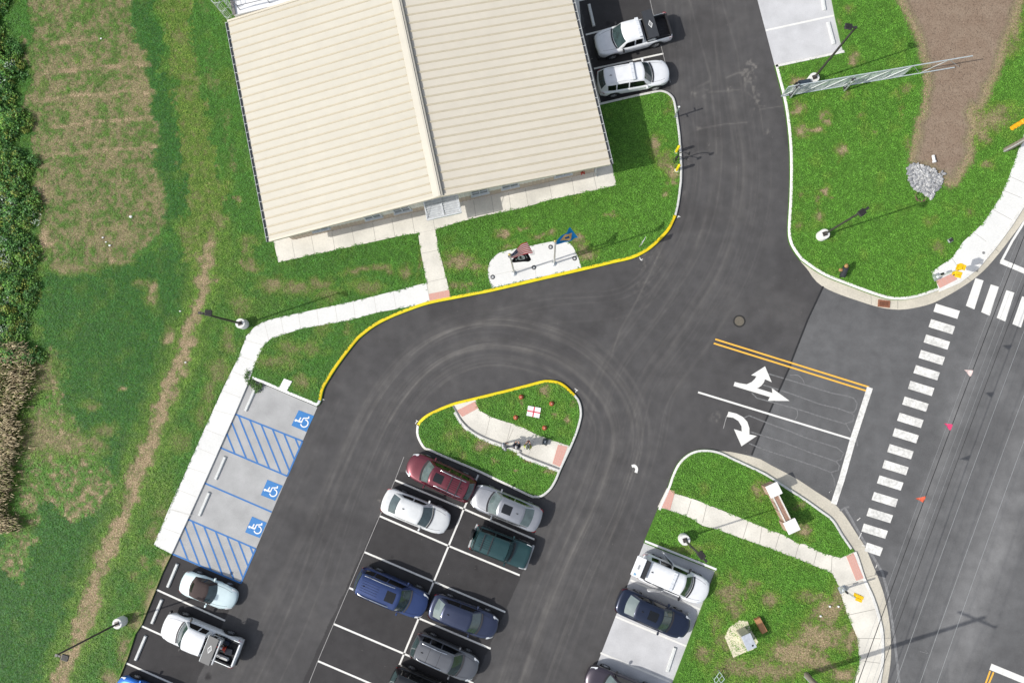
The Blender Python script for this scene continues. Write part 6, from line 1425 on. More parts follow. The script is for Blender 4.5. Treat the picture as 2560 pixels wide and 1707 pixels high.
# ---- traffic cabinet on a pad, rusty box, scaffold frame, posts
q = w2(tl(1200, 1207, [(1985, 1365), (1918, 1205), (1955, 1128), (2030, 1075), (2095, 1078), (2128, 1160), (2180, 1242), (2140, 1302), (2060, 1330)]), Z_LAWN); m = MB(); m.prism([(v.x, v.y) for v in q], .05, .17)
tag(m.build('cabinet_pad', mat('pad cream', (.66, .61, .45), .9, var=.10, scale=6, var2=.10, scale2=1.5)), 'irregular cream concrete pad under the traffic cabinet', 'concrete pad')
tc4 = w2(tl(1200, 1207, [(2048, 1212), (2112, 1165), (2174, 1275), (2100, 1324)]), 1.6); c = sum(tc4, Vector())/4; e = tc4[3]-tc4[0]; e2 = tc4[1]-tc4[0]; an = math.atan2(e.y, e.x); cw, cl = e2.length, e.length
cab_ = thing('traffic_cabinet', (c.x, c.y, .17), 'metal traffic control cabinet with a grey top on a cream pad', 'cabinet')
m = MB(); m.box((c.x, c.y, .86), (cl-.08, cw-.06, 1.42), an); m.build('housing', mat('cabinet tan', (.44, .42, .34), .5), cab_)
m = MB(); m.rbox((c.x, c.y, 1.60), (cl, cw, .07), .02, an); tp_ = m.build('lid', mat('cabinet grey', (.44, .47, .52), .4), cab_)
q = P(*t1(1200, 1207, 2138, 1273), 1.64); m = MB(); m.cyl((q.x, q.y, 1.63), (q.x, q.y, 1.65), .06, n=12); m.build('lock', M_black, tp_)
m = MB(); m.box((c.x-math.cos(an)*(cl/2-.03), c.y-math.sin(an)*(cl/2-.03), .86), (.03, cw*.8, 1.25), an); m.build('door', mat('cabinet tan', (.44, .42, .34), .5), cab_)
q = P(*t1(1860, 1207, 130, 1112), .3); t = thing('rusty_box', (q.x, q.y, Z_LAWN), 'rusty orange utility box in the grass beside the traffic cabinet', 'utility box'); m = MB(); m.rbox((q.x, q.y, .30), (.42, 1.02, .36), .03, R(28)); m.build('box', mat('rusty orange', (.36, .17, .075), .75, var=.15, scale=6), t); m = MB(); m.box((q.x, q.y, .485), (.36, .96, .02), R(28)); m.build('lid', mat('rusty lid', (.40, .20, .09), .75, var=.15, scale=6), t)
q = [P(*t1(1200, 1207, *k), .55) for k in ((1880, 1480), (1918, 1535), (1860, 1600), (1835, 1540))]; c = sum(q, Vector())/4; t = thing('scaffold_section', (c.x, c.y, Z_LAWN), 'open galvanised metal frame on the grass at the bottom edge', 'scaffold')
m = MB(); mt_ = mat('frame mint', (.50, .60, .55), .4, metal=.3)
for k in range(4):
    a_, b_ = q[k], q[(k+1) % 4]; m.tube([a_, b_], .025, 6); m.tube([a_, (a_.x, a_.y, .1)], .025, 6); mm_ = (a_+b_)/2
m.tube([(q[0]+q[1])/2, (q[2]+q[3])/2], .02, 6); m.tube([(q[0]+q[3])/2, (q[1]+q[2])/2], .02, 6); m.build('frame', mt_, t)
for (x, y, l) in ((671, 965, 'white clean-out cap left of its twin near the lower sidewalk'), (738, 965, 'white clean-out cap nearest the lower sidewalk'), (598, 1040, 'white clean-out cap farthest out in the dry grass')):
    g = P(*t1(1860, 1207, x, y), Z_LAWN); m = MB(); m.lathe([(.065, -.05), (.065, .10), (.05, .12)], (g.x, g.y, Z_LAWN), 12); tag(m.build('cleanout_cap', M_white), l, 'pipe cap', 'white pipe caps in the dry grass')

# ---- white pipe on the dirt, riprap
a_, b_ = P(*t1(1860, 0, 1485, 1230), .25), P(*t1(1860, 0, 1494, 1275), .25); t = thing('white_pipe', ((a_+b_)/2)[:2]+(Z_LAWN,), 'short white pipe lying on the bare dirt above the stones', 'pipe'); m = MB(); m.lathe([(.115, 0), (.13, .02), (.13, .12), (.10, .14), (.10, (a_-b_).length+.1), (.09, (a_-b_).length+.1)], b_, 16, axis=tuple((a_-b_).normalized())); m.build('pipe', M_white, t, smooth=40)
rip_poly = tl(1860, 0, [(1275, 1320), (1335, 1285), (1480, 1330), (1548, 1390), (1545, 1465), (1500, 1500), (1465, 1560), (1400, 1510), (1335, 1495), (1300, 1420)])
bb = np.array(rip_poly); m = MB(); rg = random.Random(3); n_ = 0
ico = bmesh.new(); bmesh.ops.create_icosphere(ico, subdivisions=1, radius=1); iv = [v.co.copy() for v in ico.verts]; ifc = [[v.index for v in f_.verts] for f_ in ico.faces]; ico.free()
pts_ = []
while len(pts_) < 620:
    x, y = rg.uniform(bb[:, 0].min(), bb[:, 0].max()), rg.uniform(bb[:, 1].min(), bb[:, 1].max())
    if inpoly(np.array([x]), np.array([y]), rip_poly)[0]: pts_.append((x, y))
for (x, y) in pts_+[t1(1860, 0, 1548, 1352), t1(1860, 0, 1568, 1365)]:
    g = P(x, y, Z_LAWN); s_ = rg.uniform(.07, .17); M_ = Matrix.Rotation(rg.uniform(0, 6.28), 4, 'Z') @ Matrix.Rotation(rg.uniform(0, 3), 4, 'X'); sc_ = (s_*rg.uniform(.8, 1.4), s_, s_*rg.uniform(.6, .95)); m.cur = rg.randint(0, 2)
    m.add([Vector((g.x, g.y, Z_LAWN+rg.uniform(.0, .12)))+M_ @ Vector((v.x*sc_[0]*rg.uniform(.8, 1.15), v.y*sc_[1]*rg.uniform(.8, 1.15), v.z*sc_[2]*rg.uniform(.8, 1.15))) for v in iv], ifc)
tag(m.build('riprap', [mat('stone grey', (.34, .345, .35), .9, var=.2, scale=7), mat('stone pale', (.46, .46, .45), .9, var=.2, scale=7), mat('stone dark', (.25, .255, .265), .9, var=.2, scale=7)]), 'heap of loose grey stones at the end of the bare dirt', 'stones', kind='stuff')
g = P(*t1(1860, 0, 1385, 1538), Z_LAWN); t = thing('culvert_mouth', (g.x, g.y, Z_LAWN), 'dark culvert opening below the heap of grey stones', 'culvert'); m = MB(); m.lathe([(.42, -.05), (.44, .05), (.34, .06), (.30, -.04)], (g.x, g.y, Z_LAWN+.0), 20); m.build('rim', mat('culvert soil', (.13, .085, .055), .95, var=.3), t); m = MB(); m.cyl((g.x-.03, g.y, .13), (g.x-.03, g.y, .135), .33, n=20); m.build('opening', mat('culvert dark', (.012, .010, .008), .95), t)

# ---- landing board, cones, case on the island
z = .23; q = w2([(1220+x/7.467, 970+y/7.467) for x, y in ((750, 328), (990, 370), (955, 560), (717, 510))], z); c = sum(q, Vector())/4; t = thing('landing_board', (c.x, c.y, z), 'white board with a red cross lying on the island grass', 'board')
m = MB(); m.prism([(v.x, v.y) for v in q], z-.03, z); bd = m.build('board', mat('board white', (.80, .79, .78), .6, var=.03), t)
mid = lambda a, b: (a+b)/2
m = MB(); M_cross = mat('cross red', (.56, .03, .06), .6); m.strip([mid(q[0], q[1]), mid(q[3], q[2])], .085, z+.003); m.strip([mid(q[0], q[3]), mid(q[1], q[2])], .085, z+.004); m.build('cross', M_cross, bd)
for (x, y, l) in ((619, 165, 'orange field cone up and left of the white board'), (1188, 290, 'orange field cone to the right of the white board'), (518, 547, 'orange field cone below and left of the white board'), (1055, 740, 'orange field cone below the white board near the path')):
    g = P(1220+x/7.467, 970+y/7.467, .2); o = thing('field_cone', (g.x, g.y, .17), l, 'field cone', 'orange cones around the landing board')
    m = MB(); m.lathe([(.175, 0), (.17, .05), (.14, .13), (.09, .20), (.05, .225), (.04, .21)], (g.x, g.y, .17), 22); m.build('dome', mat('field cone red', (.42, .10, .05), .45, var=.08), o, smooth=60)
    m = MB(); m.cyl((g.x, g.y, .37), (g.x, g.y, .401), .045, .035, 12); m.build('tip', mat('cone tip', (.75, .45, .36), .4), o)
g = P(1220+1065/7.467, 970+1000/7.467, .3); t = thing('equipment_case', (g.x, g.y, Z_WALK), 'dark grey equipment case standing on the island path', 'case')
m = MB(); m.rbox((g.x, g.y, .30), (.34, .42, .30), .04, R(-14)); cs = m.build('shell', mat('case dark', (.035, .045, .05), .5), t); m = MB(); m.rbox((g.x, g.y, .455), (.10, .16, .02), .01, R(-14)); m.build('badge', mat('case badge', (.45, .48, .48), .5), cs); m = MB(); m.tube([(g.x+.12, g.y-.2, .36), (g.x+.12, g.y-.25, .40), (g.x+.0, g.y-.27, .40), (g.x, g.y-.22, .36)], .015, 6); m.build('handle', M_black, t)

# ---- utility poles and overhead wires
def util_pole(base, label, xarm_dir, h=12.0):
    g = P(*base, Z_LAWN); t = thing('utility_pole', (g.x, g.y, Z_LAWN), label, 'utility pole', 'wooden utility poles by the road')
    m = MB(); m.cyl((g.x, g.y, 0), (g.x, g.y, h), .17, .11, 16); m.build('pole', M_wood, t, smooth=40)
    m = MB(); m.box((g.x, g.y, h-.5), (2.6, .1, .12), xarm_dir); ca = m.build('crossarm', M_wood, t)
    for o in (-1.2, -.75, .4, 1.2):
        m = MB(); m.lathe([(.02, 0), (.05, .05), (.035, .1), (.05, .14), (.02, .18)], (g.x+math.cos(xarm_dir)*o, g.y+math.sin(xarm_dir)*o, h-.44), 8); m.build('insulator', M_galv, ca)
    m = MB(); m.cyl((g.x-.14, g.y-.12, 0), (g.x-.12, g.y-.10, h-3), .045, n=8); m.build('conduit', mat('conduit grey', (.42, .43, .42), .6), t)
    return g
pA, pB = (2016, 1685), (2514, 375)
GA, GB = P(*pA, 0), P(*pB, 0); wdv = (GA-GB).normalized(); xa = math.atan2(wdv.x, -wdv.y)
util_pole(pA, 'wooden utility pole rising out of the dry grass at the bottom edge', xa); util_pole(pB, 'wooden utility pole beside the right-hand sidewalk, cut by the right edge', xa)
xd = Vector((math.cos(xa), math.sin(xa), 0))
if xd.x < 0: xd = -xd
def wire(o, z, r, label, m_, sag=.35, o2=None):
    A = Vector((GA.x, GA.y, z))+xd*o; B_ = Vector((GB.x, GB.y, z))+xd*(o if o2 is None else o2); pts = []
    for k in range(-6, 27):
        u = k/20; p = A.lerp(B_, u); uu = u % 1; pts.append((p.x, p.y, z-sag*4*uu*(1-uu)))
    m = MB(); m.tube(pts, r, 5); tag(m.build('overhead_wire', m_), label, 'wire', 'overhead wires along the road')
W_l = mat('bare wire', (.34, .35, .36), .4, metal=.3); W_d = mat('black cable', (.02, .02, .022), .6)
wire(1.2, 11.6, .010, 'outermost pale overhead wire on the road side of the crossarms', W_l); wire(.4, 11.6, .010, 'pale overhead wire second from the road side of the crossarms', W_l); wire(-.75, 11.6, .010, 'pale overhead wire on the lawn side of the crossarms', W_l)
wire(-.25, 9.0, .014, 'black overhead cable hung midway up the utility poles', W_d); wire(.0, 6.6, .022, 'thick black cable, lowest of the overhead wires', W_d)
wire(.26, 6.9, .006, 'thin pale wire just right of the thick black cable', W_l); wire(.45, 7.2, .006, 'thin pale wire second to the right of the thick black cable', W_l); wire(-.22, 6.5, .006, 'thin pale wire just left of the thick black cable', W_l)
def pennant(px, py, col, l, up):
    z = 6.42; g = P(px, py, z); m = MB(); A = Vector((GA.x, GA.y, z)); B_ = Vector((GB.x, GB.y, z)); d = (B_-A).normalized(); s = xd
    p0 = A+d*((g-A).dot(d))-Vector((0, 0, .30)); p0.z = z-.34*.9+.18
    a_, b_, c_ = p0+d*.20, p0-d*.22, p0-s*.34+d*(.12 if up else -.16)-Vector((0, 0, .35)); n_ = Vector((0, 0, .012))
    m.grid(lambda u, v: (a_.lerp(b_, v)).lerp(c_, u)+Vector((0, 0, .03*math.sin(u*5+v*4))), 6, 4); tag(m.build('pennant', mat('pennant '+l[:6].strip(), col, .6)), l, 'pennant', 'warning pennants on the cable')
pennant(*t1(1860, 800, 1680, 372), (.60, .47, .45), 'pale pink warning pennant on the cable above the crosswalk', True)
pennant(*t1(1860, 800, 1528, 798), (.50, .03, .12), 'crimson warning pennant, middle of the three on the cable', True)
pennant(*t1(1860, 800, 1330, 1365), (.52, .08, .03), 'orange-red warning pennant, lowest of the three on the cable', False)
# signal head hung at the right edge
z = 5.4; q = P(2552, 308, z); t = thing('traffic_signal', (q.x, q.y, z), 'yellow traffic signal head hanging over the right edge of the photo', 'traffic signal')
m = MB(); d_ = (P(2580, 290, z)-q).normalized(); an = math.atan2(d_.y, d_.x); m.rbox((q.x+d_.x*.3, q.y+d_.y*.3, z-.5), (.34, .30, 1.05), .04, an); hb = m.build('housing', mat('signal orange', (.80, .38, .01), .5), t)
for k in range(3): 
    m = MB(); m.lathe([(.14, 0), (.145, .2), (.13, .2)], (q.x+d_.x*.15, q.y+d_.y*.15, z-.15-.34*k), 12, axis=(-d_.x, -d_.y, 0)); m.build('visor', MATS['signal orange'], hb, smooth=40)
m = MB(); m.tube([(GB.x, GB.y, z+.5), (q.x+d_.x*.3, q.y+d_.y*.3, z+.05), (q.x+d_.x*12, q.y+d_.y*12+2, z+.5)], .02, 6); m.build('span_wire', W_d, t)

# ---- litter in the rough field
for i, (ox, oy, x, y, s_, l) in enumerate(((0, 400, 1025, 446, .11, 'largest scrap of white litter in the brown grass'), (0, 400, 806, 608, .08, 'white litter scrap upper left of the cluster'), (0, 400, 862, 670, .09, 'white litter scrap lowest in the cluster'), (0, 400, 830, 644, .06, 'white litter scrap in the middle of the cluster'), (0, 400, 1413, 1185, .07, 'white litter scrap on the tan path near the left light pole'), (0, 0, 790, 303, .07, 'white litter scrap high up in the brown grass'), (0, 800, 1453, 331, .07, 'white litter scrap lower down on the tan path'))):
    g = P(*t1(ox, oy, x, y), Z_LAWN+.06); m = MB(); rg = random.Random(i); m.add([Vector((g.x, g.y, g.z))+Vector((v.x*s_*rg.uniform(.7, 1.6), v.y*s_*rg.uniform(.6, 1.1), v.z*s_*.45)) for v in iv], ifc); tag(m.build('litter', M_white), l, 'litter', 'scraps of white litter')
# ================================================================== people on the island path
def skin(name, nodes, edges, radii, m_, parent, root=0, sub=1):
    me = bpy.data.meshes.new(name); me.from_pydata([tuple(v) for v in nodes], edges, []); me.materials.append(m_)
    o = bpy.data.objects.new(name, me); COL.objects.link(o); o.parent = parent
    bm = bmesh.new(); bm.from_mesh(me); lay = bm.verts.layers.skin.verify(); bm.verts.ensure_lookup_table()
    for i, v in enumerate(bm.verts):
        r = radii[i]; v[lay].radius = (r, r) if not isinstance(r, tuple) else r; v[lay].use_root = (i == root)
    bm.to_mesh(me); bm.free()
    o.modifiers.new('skin', 'SKIN').use_smooth_shade = True
    s = o.modifiers.new('subdivision', 'SUBSURF'); s.levels = sub; s.render_levels = sub
    return o
M_skin = mat('skin', (.50, .30, .21), .6, var=.05)
def person(px, face, label, shirt, trousers, hair, vest=None, cap=None, pose=0, sleeves=.6, sc_=1.0):
    g = P(*px, Z_WALK+.006); t = thing('person', (g.x, g.y, Z_WALK+.006), label, 'person', rz=math.atan2(face[1], face[0])); t.scale = (sc_,)*3
    N, E, Rr = [], [], []
    def nd(p, r, par=None):
        N.append(Vector(p)); Rr.append(r)
        if par is not None: E.append((par, len(N)-1))
        return len(N)-1
    pel = nd((0, 0, .95), (.155, .115)); ab = nd((.01, 0, 1.10), (.145, .11), pel); ch = nd((.01, 0, 1.30), (.165, .12), ab); nk = nd((.0, 0, 1.48), .06, ch); hb_ = nd((.03, 0, 1.58), (.072, .080), nk); ht = nd((.025, 0, 1.68), (.078, .09), hb_); hc = nd((.015, 0, 1.745), (.05, .055), ht)
    chin = nd((.095, 0, 1.575), .035, hb_); nose = nd((.125, 0, 1.645), .014, ht)
    sk = {}
    for s in (1, -1):
        hip = nd((0, s*.095, .90), .095, pel); kn = nd((.03, s*.11+s*.02*pose, .50), .06, hip); an = nd((-.01, s*.12+s*.02*pose, .10), .042, kn); toe = nd((.13, s*.14, .045), .04, an); sk['leg', s] = (hip, kn, an, toe)
        sh = nd((0, s*.185, 1.405), .062, ch)
        if pose == 2 and s < 0: el = nd((.02, s*.27, 1.14), .045, sh); wr = nd((.06, s*.27, .90), .032, el)
        else: el = nd((.06, s*.25, 1.14), .045, sh); wr = nd((.27, s*.13, 1.17), .032, el)
        sk['arm', s] = (sh, el, wr)
        d = (N[wr]-N[el]).normalized(); pm = nd(N[wr]+d*.07, (.036, .022), wr)
        sd = Vector((0, -s, 0)) if abs(d.x) > .5 else Vector((1, 0, 0)); dn_ = Vector((0, 0, -1)) if abs(d.x) > .5 else Vector((0, -s, 0))
        for k, (o, ln) in enumerate(((.030, .070), (.010, .080), (-.010, .075), (-.028, .058))):
            a = nd(N[pm]+sd*o+d*.02, .0095, pm); b = nd(N[a]+d*ln*.45+dn_*.008, .0088, a); nd(N[b]+d*ln*.35+dn_*.028, .0078, b)
        a = nd(N[wr]+d*.035+sd*.035, .011, wr); nd(N[a]+d*.045+sd*.02, .0095, a)
        e_ = nd((.02, s*.088, 1.645), .018, ht)
    body = skin('body', N, E, Rr, M_skin, t)
    for s in (1, -1):
        m = MB(); m.ball((.106, s*.034, 1.665), .012, 8, 6); m.build('eye', mat('eye', (.03, .02, .02), .2), t, local=True)
    m = MB(); m.box((.118, 0, 1.598), (.01, .05, .009)); m.build('mouth', mat('lip', (.32, .12, .10), .6), t, local=True)
    # garments follow the same joints, a little fuller
    ids = [pel, ab, ch]; n2 = [N[i].copy() for i in ids]+[Vector((0, 0, 1.445))]; r2 = [(.175, .14), (.165, .13), (.19, .145), .085]; e2 = [(0, 1), (1, 2), (2, 3)]
    n2[0].z = .90
    for s in (1, -1):
        sh, el, wr = sk['arm', s]; b = len(n2); n2 += [N[sh], N[sh].lerp(N[el], .9), N[el].lerp(N[wr], max(.02, sleeves))]; r2 += [.08, .062, .05]; e2 += [(2, b), (b, b+1), (b+1, b+2)]
    skin('shirt', n2, e2, r2, shirt, t, 2)
    n3 = [Vector((0, 0, .98))]; r3 = [(.165, .13)]; e3 = []
    for s in (1, -1):
        hip, kn, an, toe = sk['leg', s]; b = len(n3); n3 += [N[hip], N[kn], N[an]+Vector((0, 0, -.0))]; r3 += [.108, .078, .066]; e3 += [(0, b), (b, b+1), (b+1, b+2)]
        m = MB(); q = N[toe]; m.rbox((q.x-.05, q.y, .05), (.28, .10, .09), .035); m.build('shoe', M_black, t, local=True)
    skin('trousers', n3, e3, r3, trousers, t)
    m = MB(); m.ball((.005, 0, 1.70), .108, 14, 10, (1.0, .88, .92))
    m.f = [f_ for f_ in m.f if not all(m.v[i][0] > .045 and m.v[i][2] < 1.72 for i in f_)]; m.m = m.m[:len(m.f)]
    for i, v in enumerate(m.v):
        if v[2] < 1.63: m.v[i] = (min(v[0], -.02), v[1]*.9, max(v[2], 1.60))
    m.build('hair', hair, t, smooth=180, local=True)
    if cap: 
        m = MB(); m.ball((.01, 0, 1.735), .115, 16, 10, (1, .92, .62)); m.rbox((.13, 0, 1.725), (.11, .15, .014), .006); m.build('cap', cap, t, smooth=60, local=True)
    if vest:
        n4 = [N[pel]+Vector((0, 0, .03)), N[ab], N[ch], Vector((0, 0, 1.43))]; b = len(n4); r4 = [(.19, .155), (.18, .145), (.205, .16), .10]; e4 = [(0, 1), (1, 2), (2, 3)]
        for s in (1, -1): n4.append(Vector((0, s*.17, 1.41))); r4.append(.092); e4.append((2, len(n4)-1))
        skin('vest', n4, e4, r4, vest, t, 2)
        for s in (1, -1):
            m = MB(); m.tube([(.17, s*.08, 1.02), (.185, s*.08, 1.25), (.12, s*.10, 1.46), (0, s*.11, 1.515), (-.12, s*.10, 1.46), (-.165, s*.08, 1.2)], .024, 6); m.build('reflective_band', mat('reflective', (.55, .57, .56), .4), t, smooth=60, local=True)
    return t
H_br = mat('hair dark', (.05, .032, .022), .6, var=.2, scale=40); H_gr = mat('hair grey', (.42, .41, .40), .6, var=.2, scale=40); H_bl = mat('hair brown', (.10, .06, .035), .6, var=.2, scale=40)
up_ = dn((1290, 1118), (1300, 1060)); 
person((1262, 1114), dn((1262, 1114), (1300, 1095)), 'person in a pale grey shirt and grey trousers, leftmost on the island path', mat('grey shirt', (.46, .47, .50), .85, var=.08), mat('grey trousers', (.16, .165, .175), .9), H_gr, pose=2)
person((1293, 1114), up_, 'person with grey hair in a navy jacket, standing between the other two', mat('navy jacket', (.018, .022, .040), .8), mat('dark trousers', (.04, .04, .045), .9), H_gr, sleeves=.95)
pc = person((1320, 1115), up_, 'person in a yellow high-visibility vest holding a controller', mat('vest shirt', (.42, .46, .10), .85), mat('khaki trousers', (.13, .12, .10), .9), H_bl, vest=mat('hi-vis yellow', (.62, .72, .05), .7), cap=mat('olive cap', (.10, .11, .08), .8), sleeves=.5)
fx = Matrix.Rotation(pc.rotation_euler.z, 4, 'Z') @ Vector((.36, 0, 0)); t = thing('remote_controller', (pc.location.x+fx.x, pc.location.y+fx.y, 1.29), 'dark hand controller with a screen held by the person in yellow', 'controller', rz=pc.rotation_euler.z)
m = MB(); m.rbox((0, 0, 0), (.12, .24, .05), .02); ctl = m.build('controller', M_black, t, local=True); m = MB(); m.rbox((.09, 0, .06), (.02, .17, .11), .005, M=Matrix.Rotation(R(30), 4, 'Y')); m.build('screen', mat('screen dark red', (.10, .03, .03), .3), t, local=True)

# ================================================================== grass, weeds, reeds (countless leaves, real little faces)
def leaf_object(name, cx, cy, cz, size, tilt, col, label, cat, long=1.0, tri=False, trans=.25):
    n = len(cx); az = rng.uniform(0, 2*np.pi, n); ti = tilt
    ux = np.stack([np.cos(az), np.sin(az), np.zeros(n)], -1)
    vx = np.stack([-np.sin(az)*np.cos(ti), np.cos(az)*np.cos(ti), np.sin(ti)], -1)
    s = size[:, None]; l = (size*long)[:, None]; c = np.stack([cx, cy, cz], -1)
    k = 3 if tri else 4
    if tri: V = np.stack([c-ux*s*.5, c+ux*s*.5, c+vx*l], 1)
    else: V = np.stack([c-vx*l*.5, c+ux*s*.5, c+vx*l*.5, c-ux*s*.5], 1)
    me = bpy.data.meshes.new(name); me.vertices.add(n*k); me.vertices.foreach_set('co', V.reshape(-1).astype(np.float32))
    me.loops.add(n*k); me.loops.foreach_set('vertex_index', np.arange(n*k, dtype=np.int32))
    me.polygons.add(n); me.polygons.foreach_set('loop_start', np.arange(0, n*k, k, dtype=np.int32)); me.polygons.foreach_set('loop_total', np.full(n, k, np.int32)); me.update()
    a = me.attributes.new('tint', 'FLOAT_COLOR', 'POINT'); a.data.foreach_set('color', np.repeat(np.concatenate([col, np.ones((n, 1))], 1), k, 0).astype(np.float32).ravel())
    me.materials.append(M_leaf); o = bpy.data.objects.new(name, me); COL.objects.link(o)
    return tag(o, label, cat, kind='stuff')
M_leaf, lt, lp = new_mat('leaf'); la = lt.nodes.new('ShaderNodeAttribute'); la.attribute_name = 'tint'; ln_ = lt.nodes.new('ShaderNodeTexNoise'); ln_.inputs['Scale'].default_value = 3.0; ltc = lt.nodes.new('ShaderNodeTexCoord'); lt.links.new(ltc.outputs['Object'], ln_.inputs['Vector'])
lr = lt.nodes.new('ShaderNodeMapRange'); lr.inputs[1].default_value = .3; lr.inputs[2].default_value = .7; lr.inputs[3].default_value = .82; lr.inputs[4].default_value = 1.2; lt.links.new(ln_.outputs[0], lr.inputs[0])
lsv = lt.nodes.new('ShaderNodeVectorMath'); lsv.operation = 'SCALE'; lt.links.new(la.outputs['Color'], lsv.inputs[0]); lt.links.new(lr.outputs[0], lsv.inputs['Scale']); lt.links.new(lsv.outputs[0], lp.inputs['Base Color']); lp.inputs['Roughness'].default_value = .55; lp.inputs['Specular IOR Level'].default_value = .35
def shade(dry, dark, yel, px, py, n):
    r = rng.uniform(0, 1, (n, 1)); q = rng.uniform(0, 1, (n, 1))
    lush = np.array([.150, .355, .036]); deep = np.array([.042, .165, .026]); yl = np.array([.250, .320, .048]); st = np.array([.50, .385, .235]); ol = np.array([.225, .172, .080])
    c = lush*(1-dark[:, None])+deep*dark[:, None]
    c = c*(1-yel[:, None]*.8)+yl*yel[:, None]*.8
    c = c*(.62+.76*r**1.2)
    d = np.clip((dry-.16)/.78, 0, 1)[:, None]; st = st*(.62+.70*smooth(.72, .98, dry))[:, None]; pick = (q < d*.85)
    c = np.where(pick, np.where(rng.uniform(0, 1, (n, 1)) < .55-.5*smooth(.6, .95, dry)[:, None], ol, st)*(.45+.75*r), c)
    return c
def scatter(poly, excl, per_m2, name, label, seed, lines=()):
    w = unproject(np.array([p[0] for p in poly]), np.array([p[1] for p in poly]), Z_LAWN)[:, :2]
    cr = unproject(np.array([-60, 2620, 2620, -60.]), np.array([-60, -60, 1770, 1770.]), Z_LAWN)[:, :2]
    x0, y0 = np.maximum(w.min(0), cr.min(0)); x1, y1 = np.minimum(w.max(0), cr.max(0)); n = int((x1-x0)*(y1-y0)*per_m2)
    rg = np.random.default_rng(seed); x = rg.uniform(x0, x1, n); y = rg.uniform(y0, y1, n)
    px, py = project(np.stack([x, y, np.full(n, Z_LAWN)], -1)); k = (px > -40) & (px < 2600) & (py > -40) & (py < 1750); k &= inpoly(px, py, poly)
    for e in excl: 
        px_k = px[k]; py_k = py[k]; px_k = px_k+13*(fbm(px_k/8, py_k/8, 91, 3)-.5); py_k = py_k+13*(fbm(px_k/8, py_k/8, 92, 3)-.5); ii = inpoly(px_k, py_k, e); kk = np.where(k)[0]; k[kk[ii]] = False
    for ln in lines: kk = np.where(k)[0]; k[kk[polydist(px[k], py[k], ln) < 7]] = False
    k2 = polydist(px[k], py[k], list(poly)+[poly[0]]) > 5.5+3.5*fbm(px[k]/11, py[k]/11, 71, 3); kk = np.where(k)[0]; k[kk[~k2]] = False
    x, y, px, py = x[k], y[k], px[k], py[k]; dry, dark, yel, dirt = zones(px, py)
    keep = rg.uniform(0, 1, len(x)) < (1-.55*dry)*(1-.88*dirt); x, y, px, py, dry, dark, yel, dirt = [a[keep] for a in (x, y, px, py, dry, dark, yel, dirt)]; n = len(x)
    hm = fbm(px/7, py/7, 12, 3); lush = 1-dry
    x = x+rg.normal(0, .035, n); y = y+rg.normal(0, .035, n)
    z = Z_LAWN+.012+(.015+.075*lush*hm)*rg.uniform(.2, 1.0, n)
    size = rg.uniform(.026, .060, n)*(.80+.25*lush)
    tilt = np.abs(rg.normal(.25, .28, n))
    col = shade(dry, dark, yel, px, py, n)*(.78+.55*(hm[:, None]-.25))
    col *= (.86+.30*fbm(px/16, py/16, 61, 3))[:, None]
    col = np.where((dirt > .5)[:, None], np.array([[.215, .155, .112]])*rg.uniform(.6, 1.35, (n, 1)), col); z = np.where(dirt > .5, Z_LAWN+.01, z)
    return leaf_object(name, x, y, z, size, tilt, col, label, 'grass', long=1.25)
ex_w = [tl(600, 800, [(335, 445), (418, 472), (370, 565), (300, 540)]), walk_w, walk_ent, apron, flagpad, strip_bld, [tuple(map(float, project(v[:]))) for v in (B(ox, WF, .1), B(FW-oxr, WF, .1), B(FW-oxr, DB+16, .1), B(ox, DB+16, .1))]]
scatter(lawn_west, ex_w, 700, 'grass', 'rough grass and clover left of and around the building', 11)
scatter(lawn_east, [walk_ne, rip_poly], 700, 'grass', 'bright lawn around the gate and bare dirt on the right', 12)
scatter(lawn_se, [walk_se], 700, 'grass', 'lawn around the brick entrance sign', 13, [tl(1200, 1207, [(1290, 458), (1848, 680)])])
scatter(lawn_isl, [isl_path], 720, 'grass', 'clover lawn on the small island', 14, [edge])
